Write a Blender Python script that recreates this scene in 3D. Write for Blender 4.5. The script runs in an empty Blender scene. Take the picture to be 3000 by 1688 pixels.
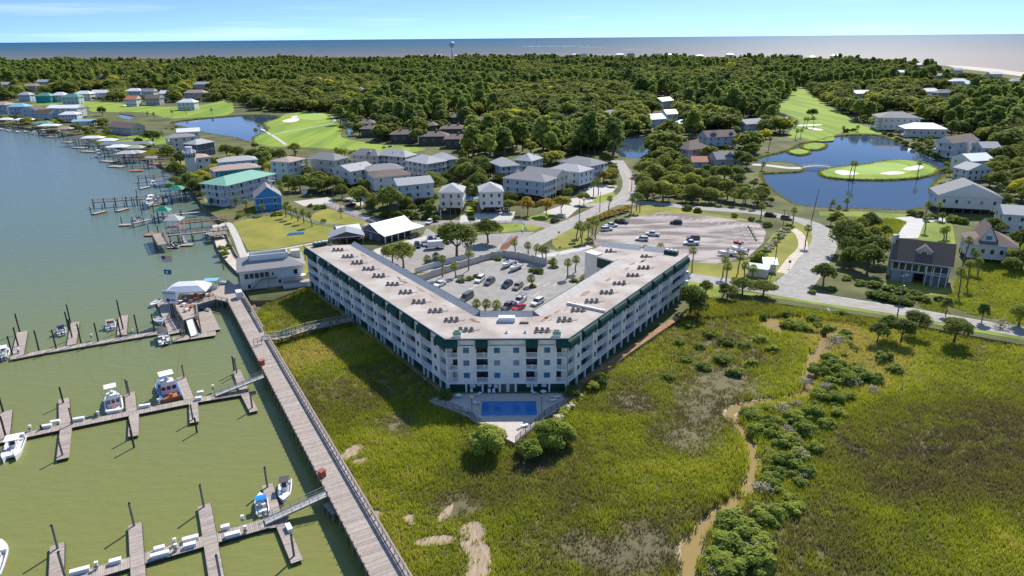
import bpy, bmesh, math, random
from math import sin, cos, pi, radians, atan2, hypot, sqrt
from mathutils import Vector, Matrix
from mathutils.geometry import delaunay_2d_cdt
random.seed(7)
S = bpy.context.scene
COL = S.collection

# ------------------------------------------------------------------ camera
CAM_H, FPX, PITCH, ROLL = 72.0, 2050.0, radians(19.7), radians(0.5)
_f = Vector((0, cos(PITCH), -sin(PITCH))); _u0 = Vector((0, sin(PITCH), cos(PITCH))); _r0 = Vector((1, 0, 0))
_r = _r0*cos(ROLL) - _u0*sin(ROLL); _u = _u0*cos(ROLL) + _r0*sin(ROLL)
cam = bpy.data.cameras.new('camera'); camo = bpy.data.objects.new('camera', cam); COL.objects.link(camo)
cam.sensor_width = 36; cam.lens = FPX/3000*36; cam.clip_start = 1; cam.clip_end = 90000
M = Matrix(((_r.x, _u.x, -_f.x, 0), (_r.y, _u.y, -_f.y, 0), (_r.z, _u.z, -_f.z, CAM_H), (0, 0, 0, 1)))
camo.matrix_world = M
S.camera = camo
S.render.resolution_x = 1024; S.render.resolution_y = 576

# ------------------------------------------------------------------ sky and sun
SUN = Vector((6.3, 12.9, 13.6)).normalized()
W = bpy.data.worlds.new('World'); S.world = W; W.use_nodes = True
nt = W.node_tree; nt.nodes.clear()
def N(nt, t, **k):
    n = nt.nodes.new(t)
    for a, b in k.items(): setattr(n, a, b)
    return n
wo = N(nt, 'ShaderNodeOutputWorld'); bg = N(nt, 'ShaderNodeBackground'); sky = N(nt, 'ShaderNodeTexSky')
sky.sky_type = 'NISHITA'; sky.sun_disc = False
sky.sun_elevation = math.asin(SUN.z); sky.sun_rotation = atan2(SUN.x, SUN.y)
sky.altitude = 100; sky.air_density = 1.0; sky.dust_density = 0.05; sky.ozone_density = 2.0
tc = N(nt, 'ShaderNodeTexCoord'); sx = N(nt, 'ShaderNodeSeparateXYZ'); cx = N(nt, 'ShaderNodeCombineXYZ')
mz = N(nt, 'ShaderNodeMath', operation='MULTIPLY_ADD'); mz.inputs[1].default_value = 4.5; mz.inputs[2].default_value = 0.27
nt.links.new(tc.outputs['Generated'], sx.inputs[0])
nt.links.new(sx.outputs[2], mz.inputs[0]); nt.links.new(sx.outputs[0], cx.inputs[0]); nt.links.new(sx.outputs[1], cx.inputs[1]); nt.links.new(mz.outputs[0], cx.inputs[2])
nt.links.new(cx.outputs[0], sky.inputs['Vector'])
# thin high cirrus, streaked, over the whole dome
mp = N(nt, 'ShaderNodeMapping'); mp.inputs['Scale'].default_value = (1.6, 1.6, 38); mp.inputs['Rotation'].default_value = (0.0, 0.03, 0)
nz = N(nt, 'ShaderNodeTexNoise'); nz.inputs['Scale'].default_value = 1.7; nz.inputs['Detail'].default_value = 6; nz.inputs['Roughness'].default_value = .55
rp = N(nt, 'ShaderNodeMapRange'); rp.inputs[1].default_value = .54; rp.inputs[2].default_value = .78; rp.inputs[3].default_value = 0; rp.inputs[4].default_value = .3
nt.links.new(tc.outputs['Generated'], mp.inputs[0]); nt.links.new(mp.outputs[0], nz.inputs['Vector']); nt.links.new(nz.outputs[0], rp.inputs[0])
mx = N(nt, 'ShaderNodeMix', data_type='RGBA'); mx.inputs[7].default_value = (5.6, 6.2, 6.8, 1)
nt.links.new(rp.outputs[0], mx.inputs[0]); nt.links.new(sky.outputs[0], mx.inputs[6])
hs = N(nt, 'ShaderNodeHueSaturation'); hs.inputs['Saturation'].default_value = 1.08; nt.links.new(mx.outputs[2], hs.inputs['Color'])
nt.links.new(hs.outputs[0], bg.inputs[0]); bg.inputs[1].default_value = 0.14
nt.links.new(bg.outputs[0], wo.inputs[0])
sl = bpy.data.lights.new('sun', 'SUN'); sl.energy = 3.8; sl.angle = radians(.53); sl.color = (1, .955, .88)
so = bpy.data.objects.new('sun', sl); COL.objects.link(so); so.rotation_euler = (-SUN).to_track_quat('-Z', 'Y').to_euler()
so.location = SUN*300
S.view_settings.view_transform = 'Standard'; S.view_settings.look = 'None'; S.view_settings.gamma = 1
S.view_settings.exposure = 0.85; S.view_settings.use_curve_mapping = False
S.render.engine = 'CYCLES'
S.cycles.max_bounces = 6; S.cycles.transparent_max_bounces = 8

# ------------------------------------------------------------------ placing: a point of the photograph laid on a level z
def g(px, py, z=1.5):
    d = _r*(px-1500) + _u*(844-py) + _f*FPX
    t = (z-CAM_H)/d.z
    return Vector((d.x*t, d.y*t, z))
def prj(p):
    v = Vector((p[0], p[1], p[2]-CAM_H)); c = v.dot(_f)
    if c < 1: return (-9999, 9999)
    return (1500+FPX*v.dot(_r)/c, 844-FPX*v.dot(_u)/c)
def inpoly(x, y, P):
    r = False; j = len(P)-1
    for i in range(len(P)):
        a, b = P[i], P[j]
        if (a[1] > y) != (b[1] > y) and x < (b[0]-a[0])*(y-a[1])/(b[1]-a[1])+a[0]: r = not r
        j = i
    return r

# ------------------------------------------------------------------ materials
MATS = {}
def mat(name, col, rough=.7, var=.0, scale=1.0, bump=0., bscale=4., spec=.3, metal=0., col2=None, tint=False, trans=0., detail=4, w=(.35, .65), stretch=None):
    col = tuple(x*.82 for x in col); col2 = col2 and tuple(x*.82 for x in col2)
    m = bpy.data.materials.new(name); m.use_nodes = True; t = m.node_tree; b = t.nodes['Principled BSDF']
    b.inputs['Roughness'].default_value = rough; b.inputs['Specular IOR Level'].default_value = spec; b.inputs['Metallic'].default_value = metal
    c = (*col, 1); b.inputs['Base Color'].default_value = c
    src = None
    if var or col2:
        geo = N(t, 'ShaderNodeNewGeometry'); no = N(t, 'ShaderNodeTexNoise')
        no.inputs['Scale'].default_value = scale; no.inputs['Detail'].default_value = detail; no.inputs['Roughness'].default_value = .6
        if stretch:
            mp = N(t, 'ShaderNodeMapping'); mp.inputs['Rotation'].default_value = (0, 0, stretch[2]); mp.inputs['Scale'].default_value = (stretch[0], stretch[1], 1)
            t.links.new(geo.outputs['Position'], mp.inputs[0]); t.links.new(mp.outputs[0], no.inputs['Vector'])
        else: t.links.new(geo.outputs['Position'], no.inputs['Vector'])
        mr = N(t, 'ShaderNodeMapRange'); mr.inputs[1].default_value = w[0]; mr.inputs[2].default_value = w[1]; t.links.new(no.outputs[0], mr.inputs[0])
        mi = N(t, 'ShaderNodeMix', data_type='RGBA'); t.links.new(mr.outputs[0], mi.inputs[0])
        lo = tuple(x*(1-var) for x in col); hi = col2 or tuple(min(1, x*(1+var)) for x in col)
        mi.inputs[6].default_value = (*lo, 1); mi.inputs[7].default_value = (*hi, 1); src = mi.outputs[2]
    if tint:
        at = N(t, 'ShaderNodeAttribute', attribute_name='tint'); hs = N(t, 'ShaderNodeMapRange'); hs.inputs[3].default_value = .8; hs.inputs[4].default_value = 1.16
        t.links.new(at.outputs['Fac'], hs.inputs[0])
        mu = N(t, 'ShaderNodeMix', data_type='RGBA', blend_type='MULTIPLY'); mu.inputs[0].default_value = 1
        if src: t.links.new(src, mu.inputs[6])
        else: mu.inputs[6].default_value = c
        t.links.new(hs.outputs[0], mu.inputs[7]); src = mu.outputs[2]
    if src: t.links.new(src, b.inputs['Base Color'])
    if bump:
        geo = N(t, 'ShaderNodeNewGeometry'); no = N(t, 'ShaderNodeTexNoise'); no.inputs['Scale'].default_value = bscale; no.inputs['Detail'].default_value = 3
        t.links.new(geo.outputs['Position'], no.inputs['Vector']); bu = N(t, 'ShaderNodeBump'); bu.inputs['Strength'].default_value = bump; bu.inputs['Distance'].default_value = .1
        t.links.new(no.outputs[0], bu.inputs['Height']); t.links.new(bu.outputs[0], b.inputs['Normal'])
    MATS[name] = m
    return m
def foliage(name, ramp, trans=.3, jitter=.25, nscale=.6, atype='OBJECT'):
    """leaf colour from a per-plant value, with clump variation"""
    m = bpy.data.materials.new(name); m.use_nodes = True; t = m.node_tree; b = t.nodes['Principled BSDF']; out = t.nodes['Material Output']
    b.inputs['Roughness'].default_value = .7; b.inputs['Specular IOR Level'].default_value = .08
    at = N(t, 'ShaderNodeAttribute', attribute_name='tint', attribute_type=atype)
    geo = N(t, 'ShaderNodeNewGeometry'); no = N(t, 'ShaderNodeTexNoise'); no.inputs['Scale'].default_value = nscale; no.inputs['Detail'].default_value = 3
    t.links.new(geo.outputs['Position'], no.inputs['Vector'])
    ma = N(t, 'ShaderNodeMath', operation='MULTIPLY_ADD'); ma.inputs[1].default_value = jitter*2; ma.inputs[2].default_value = -jitter
    t.links.new(no.outputs[0], ma.inputs[0])
    r2 = N(t, 'ShaderNodeMath', operation='MULTIPLY_ADD'); r2.inputs[1].default_value = jitter*.9; r2.inputs[2].default_value = -jitter*.45
    t.links.new(geo.outputs['Random Per Island'], r2.inputs[0])
    ad = N(t, 'ShaderNodeMath', operation='ADD'); t.links.new(at.outputs['Fac'], ad.inputs[0]); t.links.new(ma.outputs[0], ad.inputs[1])
    ad2 = N(t, 'ShaderNodeMath', operation='ADD'); t.links.new(ad.outputs[0], ad2.inputs[0]); t.links.new(r2.outputs[0], ad2.inputs[1])
    cr = N(t, 'ShaderNodeValToRGB'); e = cr.color_ramp.elements
    for i, (p, c) in enumerate(ramp):
        el = e[i] if i < 2 else e.new(p)
        el.position = p; el.color = (*c, 1)
    t.links.new(ad2.outputs[0], cr.inputs[0]); t.links.new(cr.outputs[0], b.inputs['Base Color'])
    tr = N(t, 'ShaderNodeBsdfTranslucent'); t.links.new(cr.outputs[0], tr.inputs[0]); ms = N(t, 'ShaderNodeMixShader'); ms.inputs[0].default_value = trans
    t.links.new(b.outputs[0], ms.inputs[1]); t.links.new(tr.outputs[0], ms.inputs[2]); t.links.new(ms.outputs[0], out.inputs[0])
    MATS[name] = m; return m
def water(name, ramp, rough=.08, bump=.25, scales=((.35, .5), (1.6, .35)), spec=.5, axis=None, stretch=.45):
    """turbid water: body colour along an axis (silt; on the river, far sky reflection painted in too), waves as relief"""
    m = bpy.data.materials.new(name); m.use_nodes = True; t = m.node_tree; b = t.nodes['Principled BSDF']
    b.inputs['Roughness'].default_value = rough; b.inputs['IOR'].default_value = 1.33; b.inputs['Specular IOR Level'].default_value = spec
    geo = N(t, 'ShaderNodeNewGeometry')
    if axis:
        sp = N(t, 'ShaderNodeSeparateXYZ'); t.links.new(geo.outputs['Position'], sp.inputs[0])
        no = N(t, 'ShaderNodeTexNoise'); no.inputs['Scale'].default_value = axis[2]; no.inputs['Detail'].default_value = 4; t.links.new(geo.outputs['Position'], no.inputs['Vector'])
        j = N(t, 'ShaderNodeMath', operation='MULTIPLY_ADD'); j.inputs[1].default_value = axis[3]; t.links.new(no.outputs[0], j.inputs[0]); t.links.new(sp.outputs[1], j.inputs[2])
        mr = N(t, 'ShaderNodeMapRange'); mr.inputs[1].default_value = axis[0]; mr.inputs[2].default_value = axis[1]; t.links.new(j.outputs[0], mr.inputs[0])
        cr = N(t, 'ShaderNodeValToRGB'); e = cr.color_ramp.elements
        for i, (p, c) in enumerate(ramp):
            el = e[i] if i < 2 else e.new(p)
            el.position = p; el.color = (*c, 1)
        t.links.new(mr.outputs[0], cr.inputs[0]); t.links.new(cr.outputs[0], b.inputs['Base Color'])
    else: b.inputs['Base Color'].default_value = (*ramp, 1)
    prev = None
    for sc, st in scales:
        mp = N(t, 'ShaderNodeMapping'); mp.inputs['Scale'].default_value = (1, stretch**-1, 1); mp.inputs['Rotation'].default_value = (0, 0, -.25); t.links.new(geo.outputs['Position'], mp.inputs[0])
        no = N(t, 'ShaderNodeTexNoise'); no.inputs['Scale'].default_value = sc; no.inputs['Detail'].default_value = 4; t.links.new(mp.outputs[0], no.inputs['Vector'])
        bu = N(t, 'ShaderNodeBump'); bu.inputs['Strength'].default_value = st*bump*2; bu.inputs['Distance'].default_value = .35/sc*.5
        t.links.new(no.outputs[0], bu.inputs['Height'])
        if prev: t.links.new(prev, bu.inputs['Normal'])
        prev = bu.outputs[0]
    t.links.new(prev, b.inputs['Normal'])
    MATS[name] = m; return m

mat('stucco', (.92, .855, .76), .8, .07, .8); mat('white_paint', (.82, .82, .80), .5, .04, 2); mat('trim_white', (.84, .85, .86), .5)
mat('green_panel', (.005, .055, .048), .45, .2, 3); mat('green_fabric', (.004, .062, .046), .55, .15, 3); mat('stripe_pale', (.55, .68, .60), .6)
mat('glass_dark', (.025, .032, .04), .08, spec=.8); mat('glass_blue', (.05, .17, .30), .12, spec=.8, var=.15, scale=1.5); mat('recess_dark', (.16, .14, .125), .8)
mat('roof_membrane', (.42, .35, .30), .85, .12, .16, .2, 3, col2=(.56, .49, .43), detail=8); mat('roof_stain', (.34, .24, .18), .9, .3, 1.2); mat('parapet_grey', (.42, .42, .43), .8, .12, 1.4)
mat('metal_grey', (.36, .35, .33), .5, .1, 4, metal=.3); mat('metal_dark', (.07, .07, .07), .5); mat('ac_metal', (.40, .385, .35), .5, .15, 6, metal=.2)
mat('asphalt', (.33, .305, .28), .9, .16, .35, .2, 8, detail=9); mat('asphalt_worn', (.19, .16, .145), .92, .0, .09, .2, 6, col2=(.46, .395, .355), detail=14, w=(.42, .57), stretch=(.5, 1.8, .12))
mat('road_grey', (.37, .345, .315), .9, .14, .5, detail=8); mat('road_brown', (.33, .27, .24), .9, .14, .5); mat('concrete', (.56, .535, .50), .85, .1, .9); mat('concrete_pale', (.55, .51, .46), .85, .08, .7)
mat('line_white', (.78, .77, .74), .7, .2, 3); mat('line_yellow', (.72, .42, .06), .7); mat('sand', (.62, .53, .42), .95, .15, .5); mat('bunker_sand', (.80, .74, .64), .95, .05, .5)
mat('land', (.085, .10, .028), .95, .3, .05, col2=(.17, .17, .055), detail=10); mat('lawn', (.22, .235, .03), .95, .12, .09, col2=(.32, .285, .05), detail=10)
mat('lawn_green', (.17, .26, .03), .95, .2, .08, col2=(.30, .33, .045), detail=10); mat('fairway', (.17, .27, .025), .95, .0, .05, col2=(.27, .36, .035), detail=3, w=(.42, .58), stretch=(1.8, .12, .5)); mat('green_turf', (.32, .44, .09), .95, .06, .05)
mat('rough_grass', (.22, .28, .04), .95, .3, .1, detail=8); mat('mulch', (.20, .075, .045), .95, .3, 1); mat('wood_weathered', (.36, .305, .26), .85, .12, 1.5, tint=True); mat('wood_deck', (.44, .365, .31), .85, .1, 1.2, tint=True)
mat('wood_red', (.45, .17, .09), .8, .15, 1, tint=True); mat('wood_grey_dark', (.15, .13, .11), .9, .3, 2); mat('piling_dark', (.055, .055, .05), .8, .3, 3); mat('piling_grey', (.24, .22, .19), .85, .25, 3)
mat('marsh_soil', (.14, .12, .06), .95, .0, .08, col2=(.19, .165, .075), detail=10); mat('mud', (.30, .215, .125), .6, .25, .4, .3, 2, detail=8); mat('wrack', (.40, .30, .20), .95, .25, .9, .5, 4, detail=10, stretch=(3, .7, .4))
mat('black_rubber', (.02, .02, .02), .8); mat('pool_water', (.03, .20, .48), .06, .1, 1.5, spec=.6, bump=.05, bscale=3); mat('pool_blue', (.08, .30, .62), .5)
mat('paver', (.58, .50, .43), .85, .08, 1.5); mat('brick_red', (.36, .11, .07), .85, .2, 4); mat('flag_red', (.55, .08, .09), .7); mat('flag_blue', (.04, .07, .22), .7); mat('sc_blue', (.03, .16, .33), .7)
mat('shingle_grey', (.30, .29, .285), .9, .12, 3, detail=8); mat('shingle_dark', (.15, .112, .088), .9, .2, 3); mat('shingle_brown', (.21, .155, .13), .9, .18, 3); mat('shingle_tan', (.46, .345, .28), .9, .1, 3); mat('shingle_light', (.47, .46, .455), .9, .1, 3)
mat('metal_white', (.88, .88, .86), .4, .03, 1); mat('metal_green', (.26, .50, .36), .4, .06, 1); mat('metal_teal', (.02, .27, .17), .45, .1, 2); mat('metal_pale_green', (.13, .34, .25), .45, .08, 2); mat('metal_lightblue', (.25, .52, .66), .45, .05, 1); mat('metal_slate', (.30, .31, .33), .45, .1, 1); mat('tile_red', (.42, .12, .07), .7, .15, 2); mat('metal_orange', (.62, .22, .12), .6)
mat('siding_white', (.74, .73, .69), .7, .04, 1); mat('siding_cream', (.76, .72, .60), .7, .04, 1); mat('siding_bluegrey', (.42, .50, .58), .7, .05, 1); mat('siding_blue', (.055, .29, .60), .7, .06, 1); mat('siding_lightblue', (.55, .64, .72), .7, .04, 1)
mat('siding_beige', (.60, .56, .50), .7, .05, 1); mat('siding_grey', (.46, .45, .43), .7, .06, 1); mat('siding_slate', (.13, .15, .18), .7, .08, 1); mat('siding_teal', (.02, .36, .38), .7, .06, 1); mat('siding_brown', (.12, .115, .10), .8, .15, 1); mat('lattice', (.33, .34, .36), .8, .12, 6)
mat('bark', (.16, .125, .095), .95, .3, 2); mat('palm_bark', (.24, .20, .16), .95, .25, 3); mat('dead_wood', (.40, .36, .33), .9, .15, 2); mat('stone', (.28, .27, .25), .9, .3, 1)
mat('gel_white', (.84, .84, .83), .25, spec=.5); mat('boat_deck', (.66, .65, .62), .6, .05, 2); mat('boat_blue', (.10, .20, .42), .25, spec=.5); mat('canvas_navy', (.03, .05, .16), .8); mat('canvas_blue', (.01, .25, .66), .8); mat('canvas_dark', (.09, .085, .085), .8); mat('canvas_white', (.85, .85, .84), .8, .03, 1); mat('teak', (.42, .17, .08), .6, .15, 3); mat('boat_navy', (.05, .08, .14), .3)
mat('car_white', (.80, .80, .80), .25, spec=.6); mat('car_black', (.018, .019, .022), .2, spec=.6); mat('car_grey', (.16, .165, .17), .25, spec=.6, metal=.3); mat('car_silver', (.45, .46, .47), .25, spec=.6, metal=.5); mat('car_navy', (.02, .05, .085), .2, spec=.6); mat('car_maroon', (.10, .012, .015), .25, spec=.6); mat('car_red', (.50, .03, .05), .25, spec=.6); mat('car_tan', (.26, .24, .21), .3, spec=.6); mat('lamp_red', (.45, .02, .02), .3); mat('lamp_clear', (.75, .75, .72), .15)
mat('adirondack_teal', (.10, .33, .38), .6); mat('kayak_blue', (.02, .25, .60), .4); mat('lounger_white', (.80, .81, .83), .6); mat('orange_cloth', (.75, .14, .04), .7); mat('kiosk_red', (.36, .10, .08), .7); mat('pine_straw', (.35, .20, .10), .95, .3, 1)
mat('foam_white', (.85, .86, .86), .9); mat('tower_blue', (.55, .65, .72), .5)
OAKR = [(0, (.125, .165, .045)), (.3, (.21, .25, .06)), (.6, (.33, .355, .075)), (.8, (.48, .47, .07)), (1, (.73, .66, .07))]
PINER = [(0, (.15, .205, .06)), (.5, (.29, .36, .08)), (1, (.47, .50, .10))]
foliage('leaf_oak', OAKR, .6, .30, .22); foliage('leaf_oak_far', OAKR, .6, .30, .12, 'INSTANCER')
foliage('leaf_pine', PINER, .55, .30, .3); foliage('leaf_pine_far', PINER, .55, .30, .15, 'INSTANCER')
foliage('leaf_shrub', [(0, (.12, .16, .035)), (.4, (.235, .29, .05)), (.7, (.38, .42, .07)), (1, (.58, .54, .13))], .45, .30, .6)
foliage('leaf_grey', [(0, (.26, .22, .16)), (.5, (.42, .38, .28)), (1, (.60, .58, .42))], .2, .3, .6)
foliage('leaf_palm', [(0, (.10, .13, .03)), (.4, (.21, .25, .045)), (.75, (.36, .38, .07)), (1, (.54, .46, .14))], .45, .3, 1.0)
foliage('leaf_rust', [(0, (.22, .29, .04)), (.5, (.46, .32, .05)), (1, (.64, .28, .07))], .45, .35, .7)
foliage('leaf_flower', [(0, (.20, .24, .07)), (.5, (.55, .50, .30)), (1, (.85, .80, .60))], .3, .4, 1.2)
foliage('marsh_blade', [(0, (.16, .135, .065)), (.25, (.235, .21, .06)), (.5, (.30, .325, .036)), (.75, (.44, .46, .038)), (1, (.58, .48, .13))], .4, .24, .3, 'INSTANCER')
water('river_water', [(0, (.195, .19, .046)), (.3, (.16, .175, .06)), (.65, (.115, .155, .105)), (1, (.11, .15, .125))], .12, .28, ((.28, .5), (1.1, .35)), .3, (60, 420, .02, 60))  # bluer far stops put the sky's reflection into the body colour
water('creek_water', (.27, .19, .065), .08, .1, ((.8, .3),))
water('pond_water', (.045, .075, .12), .05, .05, ((.5, .25), (1.8, .2)), .6)
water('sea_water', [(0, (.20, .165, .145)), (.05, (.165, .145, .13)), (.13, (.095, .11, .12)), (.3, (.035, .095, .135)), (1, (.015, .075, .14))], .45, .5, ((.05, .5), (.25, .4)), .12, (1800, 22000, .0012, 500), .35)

# ------------------------------------------------------------------ mesh building
class MB:
    def __init__(s): s.v = []; s.f = []; s.m = []; s.t = []
    def face(s, pts, mi=0, t=.5):
        n = len(s.v); s.v.extend(tuple(p) for p in pts); s.f.append(tuple(range(n, n+len(pts)))); s.m.append(mi); s.t.append(t)
    def add(s, vs, fs, mi=0, t=.5):
        n = len(s.v); s.v.extend(tuple(p) for p in vs)
        for f in fs: s.f.append(tuple(i+n for i in f)); s.m.append(mi); s.t.append(t)
    def hexa(s, p, mi=0, t=.5):   # p: 4 bottom ccw, 4 top ccw
        s.add(p, [(3, 2, 1, 0), (4, 5, 6, 7), (0, 1, 5, 4), (1, 2, 6, 5), (2, 3, 7, 6), (3, 0, 4, 7)], mi, t)
    def box(s, x0, x1, y0, y1, z0, z1, mi=0, t=.5):
        s.hexa([(x0, y0, z0), (x1, y0, z0), (x1, y1, z0), (x0, y1, z0), (x0, y0, z1), (x1, y0, z1), (x1, y1, z1), (x0, y1, z1)], mi, t)
    def obox(s, c, L, Wd, z0, z1, a, mi=0, t=.5):
        ca, sa = cos(a), sin(a); q = [(-L/2, -Wd/2), (L/2, -Wd/2), (L/2, Wd/2), (-L/2, Wd/2)]
        b = [(c[0]+x*ca-y*sa, c[1]+x*sa+y*ca) for x, y in q]
        s.hexa([(x, y, z0) for x, y in b]+[(x, y, z1) for x, y in b], mi, t)
    def prism(s, poly, z0, z1, mi=0, mside=None):
        n = len(poly); a = sum(poly[i][0]*poly[(i+1) % n][1]-poly[(i+1) % n][0]*poly[i][1] for i in range(n))
        if a < 0: poly = poly[::-1]
        s.face([(p[0], p[1], z1) for p in poly], mi); s.face([(p[0], p[1], z0) for p in poly[::-1]], mi)
        for i in range(n):
            p, q = poly[i], poly[(i+1) % n]
            s.face([(p[0], p[1], z0), (q[0], q[1], z0), (q[0], q[1], z1), (p[0], p[1], z1)], mi if mside is None else mside)
    def tube(s, p, q, r0, r1=None, n=6, mi=0, t=.5):
        r1 = r0 if r1 is None else r1; p = Vector(p); q = Vector(q); d = q-p
        if d.length < 1e-6: return
        d.normalize(); e = d.orthogonal().normalized(); h = d.cross(e); vs = []
        for c, r in ((p, r0), (q, r1)):
            for k in range(n):
                a = 2*pi*k/n; vs.append(c+e*(r*cos(a))+h*(r*sin(a)))
        s.add(vs, [(k, (k+1) % n, n+(k+1) % n, n+k) for k in range(n)]+[tuple(range(n-1, -1, -1)), tuple(range(n, 2*n))], mi, t)
    def ball(s, c, rx, ry, rz, n=8, m=5, mi=0):
        vs = [(c[0], c[1], c[2]-rz)]
        for j in range(1, m):
            a = -pi/2+pi*j/m
            for i in range(n): b = 2*pi*i/n; vs.append((c[0]+rx*cos(a)*cos(b), c[1]+ry*cos(a)*sin(b), c[2]+rz*sin(a)))
        vs.append((c[0], c[1], c[2]+rz)); fs = [(0, 1+(i+1) % n, 1+i) for i in range(n)]
        for j in range(m-2):
            for i in range(n): fs.append((1+j*n+i, 1+j*n+(i+1) % n, 1+(j+1)*n+(i+1) % n, 1+(j+1)*n+i))
        L = len(vs)-1; fs += [(L, 1+(m-2)*n+i, 1+(m-2)*n+(i+1) % n) for i in range(n)]
        s.add(vs, fs, mi)
    def mesh(s, name, mats, smooth=False):
        me = bpy.data.meshes.new(name); me.from_pydata(s.v, [], s.f)
        for m in ([mats] if isinstance(mats, str) else mats): me.materials.append(MATS[m])
        me.polygons.foreach_set('material_index', s.m)
        if smooth: me.polygons.foreach_set('use_smooth', [True]*len(s.f))
        a = me.attributes.new('tint', 'FLOAT', 'FACE'); a.data.foreach_set('value', s.t)
        me.update(); return me
    def build(s, name, mats, parent=None, smooth=False, kind=None, loc=None, rz=0):
        o = bpy.data.objects.new(name, s.mesh(name, mats, smooth)); COL.objects.link(o)
        if parent: o.parent = parent
        if loc is not None: o.location = loc
        if rz: o.rotation_euler[2] = rz
        if kind: o['kind'] = kind
        return o
def tag(o, label, cat, group=None, kind=None):
    o['label'] = label
    if cat: o['category'] = cat
    if group: o['group'] = group
    if kind: o['kind'] = kind
    return o
def thing(name, label, cat, loc=(0, 0, 0), rz=0, group=None):
    o = bpy.data.objects.new(name, None); COL.objects.link(o); o.empty_display_size = .5
    o.location = loc; o.rotation_euler[2] = rz
    return tag(o, label, cat, group)
_cube = {}
def bp(name, m, parent, x0, x1, y0, y1, z0, z1, rz=0):
    """a box-shaped part that shares one unit mesh per material"""
    if m not in _cube:
        b = MB(); b.box(-.5, .5, -.5, .5, -.5, .5); _cube[m] = b.mesh('box_'+m, m)
    o = bpy.data.objects.new(name, _cube[m]); COL.objects.link(o); o.parent = parent
    o.location = ((x0+x1)/2, (y0+y1)/2, (z0+z1)/2); o.scale = (abs(x1-x0), abs(y1-y0), abs(z1-z0)); o.rotation_euler[2] = rz
    return o
def bseg(name, m, parent, p, q, w, h):
    """a straight bar from p to q (shared unit mesh), w wide and h high"""
    o = bp(name, m, parent, 0, 1, 0, 1, 0, 1); p = Vector(p); q = Vector(q); d = q-p
    o.location = (p+q)/2; o.scale = (d.length, w, h)
    o.rotation_euler = (0, -atan2(d.z, hypot(d.x, d.y)), atan2(d.y, d.x)); return o
_cyl = {}
def cp(name, m, parent, x, y, z0, z1, r, top=1.0, lean=None):
    k = (m, top)
    if k not in _cyl:
        b = MB(); b.tube((0, 0, 0), (0, 0, 1), 1, top, 10); _cyl[k] = b.mesh('post_'+m, m)
    o = bpy.data.objects.new(name, _cyl[k]); COL.objects.link(o); o.parent = parent
    o.location = (x, y, z0); o.scale = (r, r, z1-z0)
    if lean: o.rotation_euler = (lean[0], lean[1], 0)
    return o
_kc = {}
def kids(o):
    if o.name not in _kc: _kc[o.name] = list(o.children)
    return _kc[o.name]
def copy_tree(o, parent=None, tint=None):
    c = o.copy(); COL.objects.link(c)
    if parent:
        c.parent = parent
        if tint is not None: c['tint'] = tint
    for ch in kids(o): copy_tree(ch, c, tint)
    return c
def inst(proto, loc, rz, label, group=None, sc=None, tint=None, cat=None):
    """a copy of a thing with copies of its parts"""
    c = copy_tree(proto, None, tint); c.location = loc; c.rotation_euler = (0, 0, rz)
    if sc: c.scale = sc if isinstance(sc, tuple) else (sc, sc, sc)
    tag(c, label, cat or proto['category'], group)
    return c
PROTOS = []
def sheet(name, polys_px, z, m, kind='structure', holes=(), skirt=None, world=False, mats=None):
    """a level sheet cut to an outline, with holes and a bank down to 'skirt'"""
    P = [[(p[0], p[1]) if world else tuple(g(p[0], p[1], z)[:2]) for p in q] for q in [polys_px]+list(holes)]
    vs = []; es = []; fcs = []
    for q in P:
        n = len(vs); vs += [Vector(p) for p in q]; es += [(n+i, n+(i+1) % len(q)) for i in range(len(q))]
    r = delaunay_2d_cdt(vs, es, [], 1, 1e-4)
    v2, f2 = r[0], r[2]
    b = MB()
    if holes:
        keep = []
        for f in f2:
            c = sum((v2[i] for i in f), Vector((0, 0)))/len(f)
            if not any(inpoly(c.x, c.y, h) for h in P[1:]): keep.append(f)
        f2 = keep
    b.add([(v.x, v.y, z) for v in v2], f2)
    if skirt is not None:
        for q in P:
            for i in range(len(q)):
                a, c = q[i], q[(i+1) % len(q)]
                b.face([(a[0], a[1], z), (c[0], c[1], z), (c[0], c[1], skirt), (a[0], a[1], skirt)], 1 if mats else 0)
    o = b.build(name, mats or m, kind=kind)
    # upward normals
    bm = bmesh.new(); bm.from_mesh(o.data)
    for f in bm.faces:
        if abs(f.normal.z) > .5 and f.normal.z < 0: f.normal_flip()
    bm.to_mesh(o.data); bm.free()
    return o
def smooth_px(P, n=3):
    """rounds an outline (closed Catmull-Rom)"""
    R = []; L = len(P)
    for i in range(L):
        p0, p1, p2, p3 = [Vector(P[(i+k) % L]) for k in (-1, 0, 1, 2)]
        for k in range(n):
            t = k/n; R.append(tuple(.5*((2*p1)+(p2-p0)*t+(2*p0-5*p1+4*p2-p3)*t*t+(3*p1-p0-3*p2+p3)*t**3)))
    return R
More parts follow.
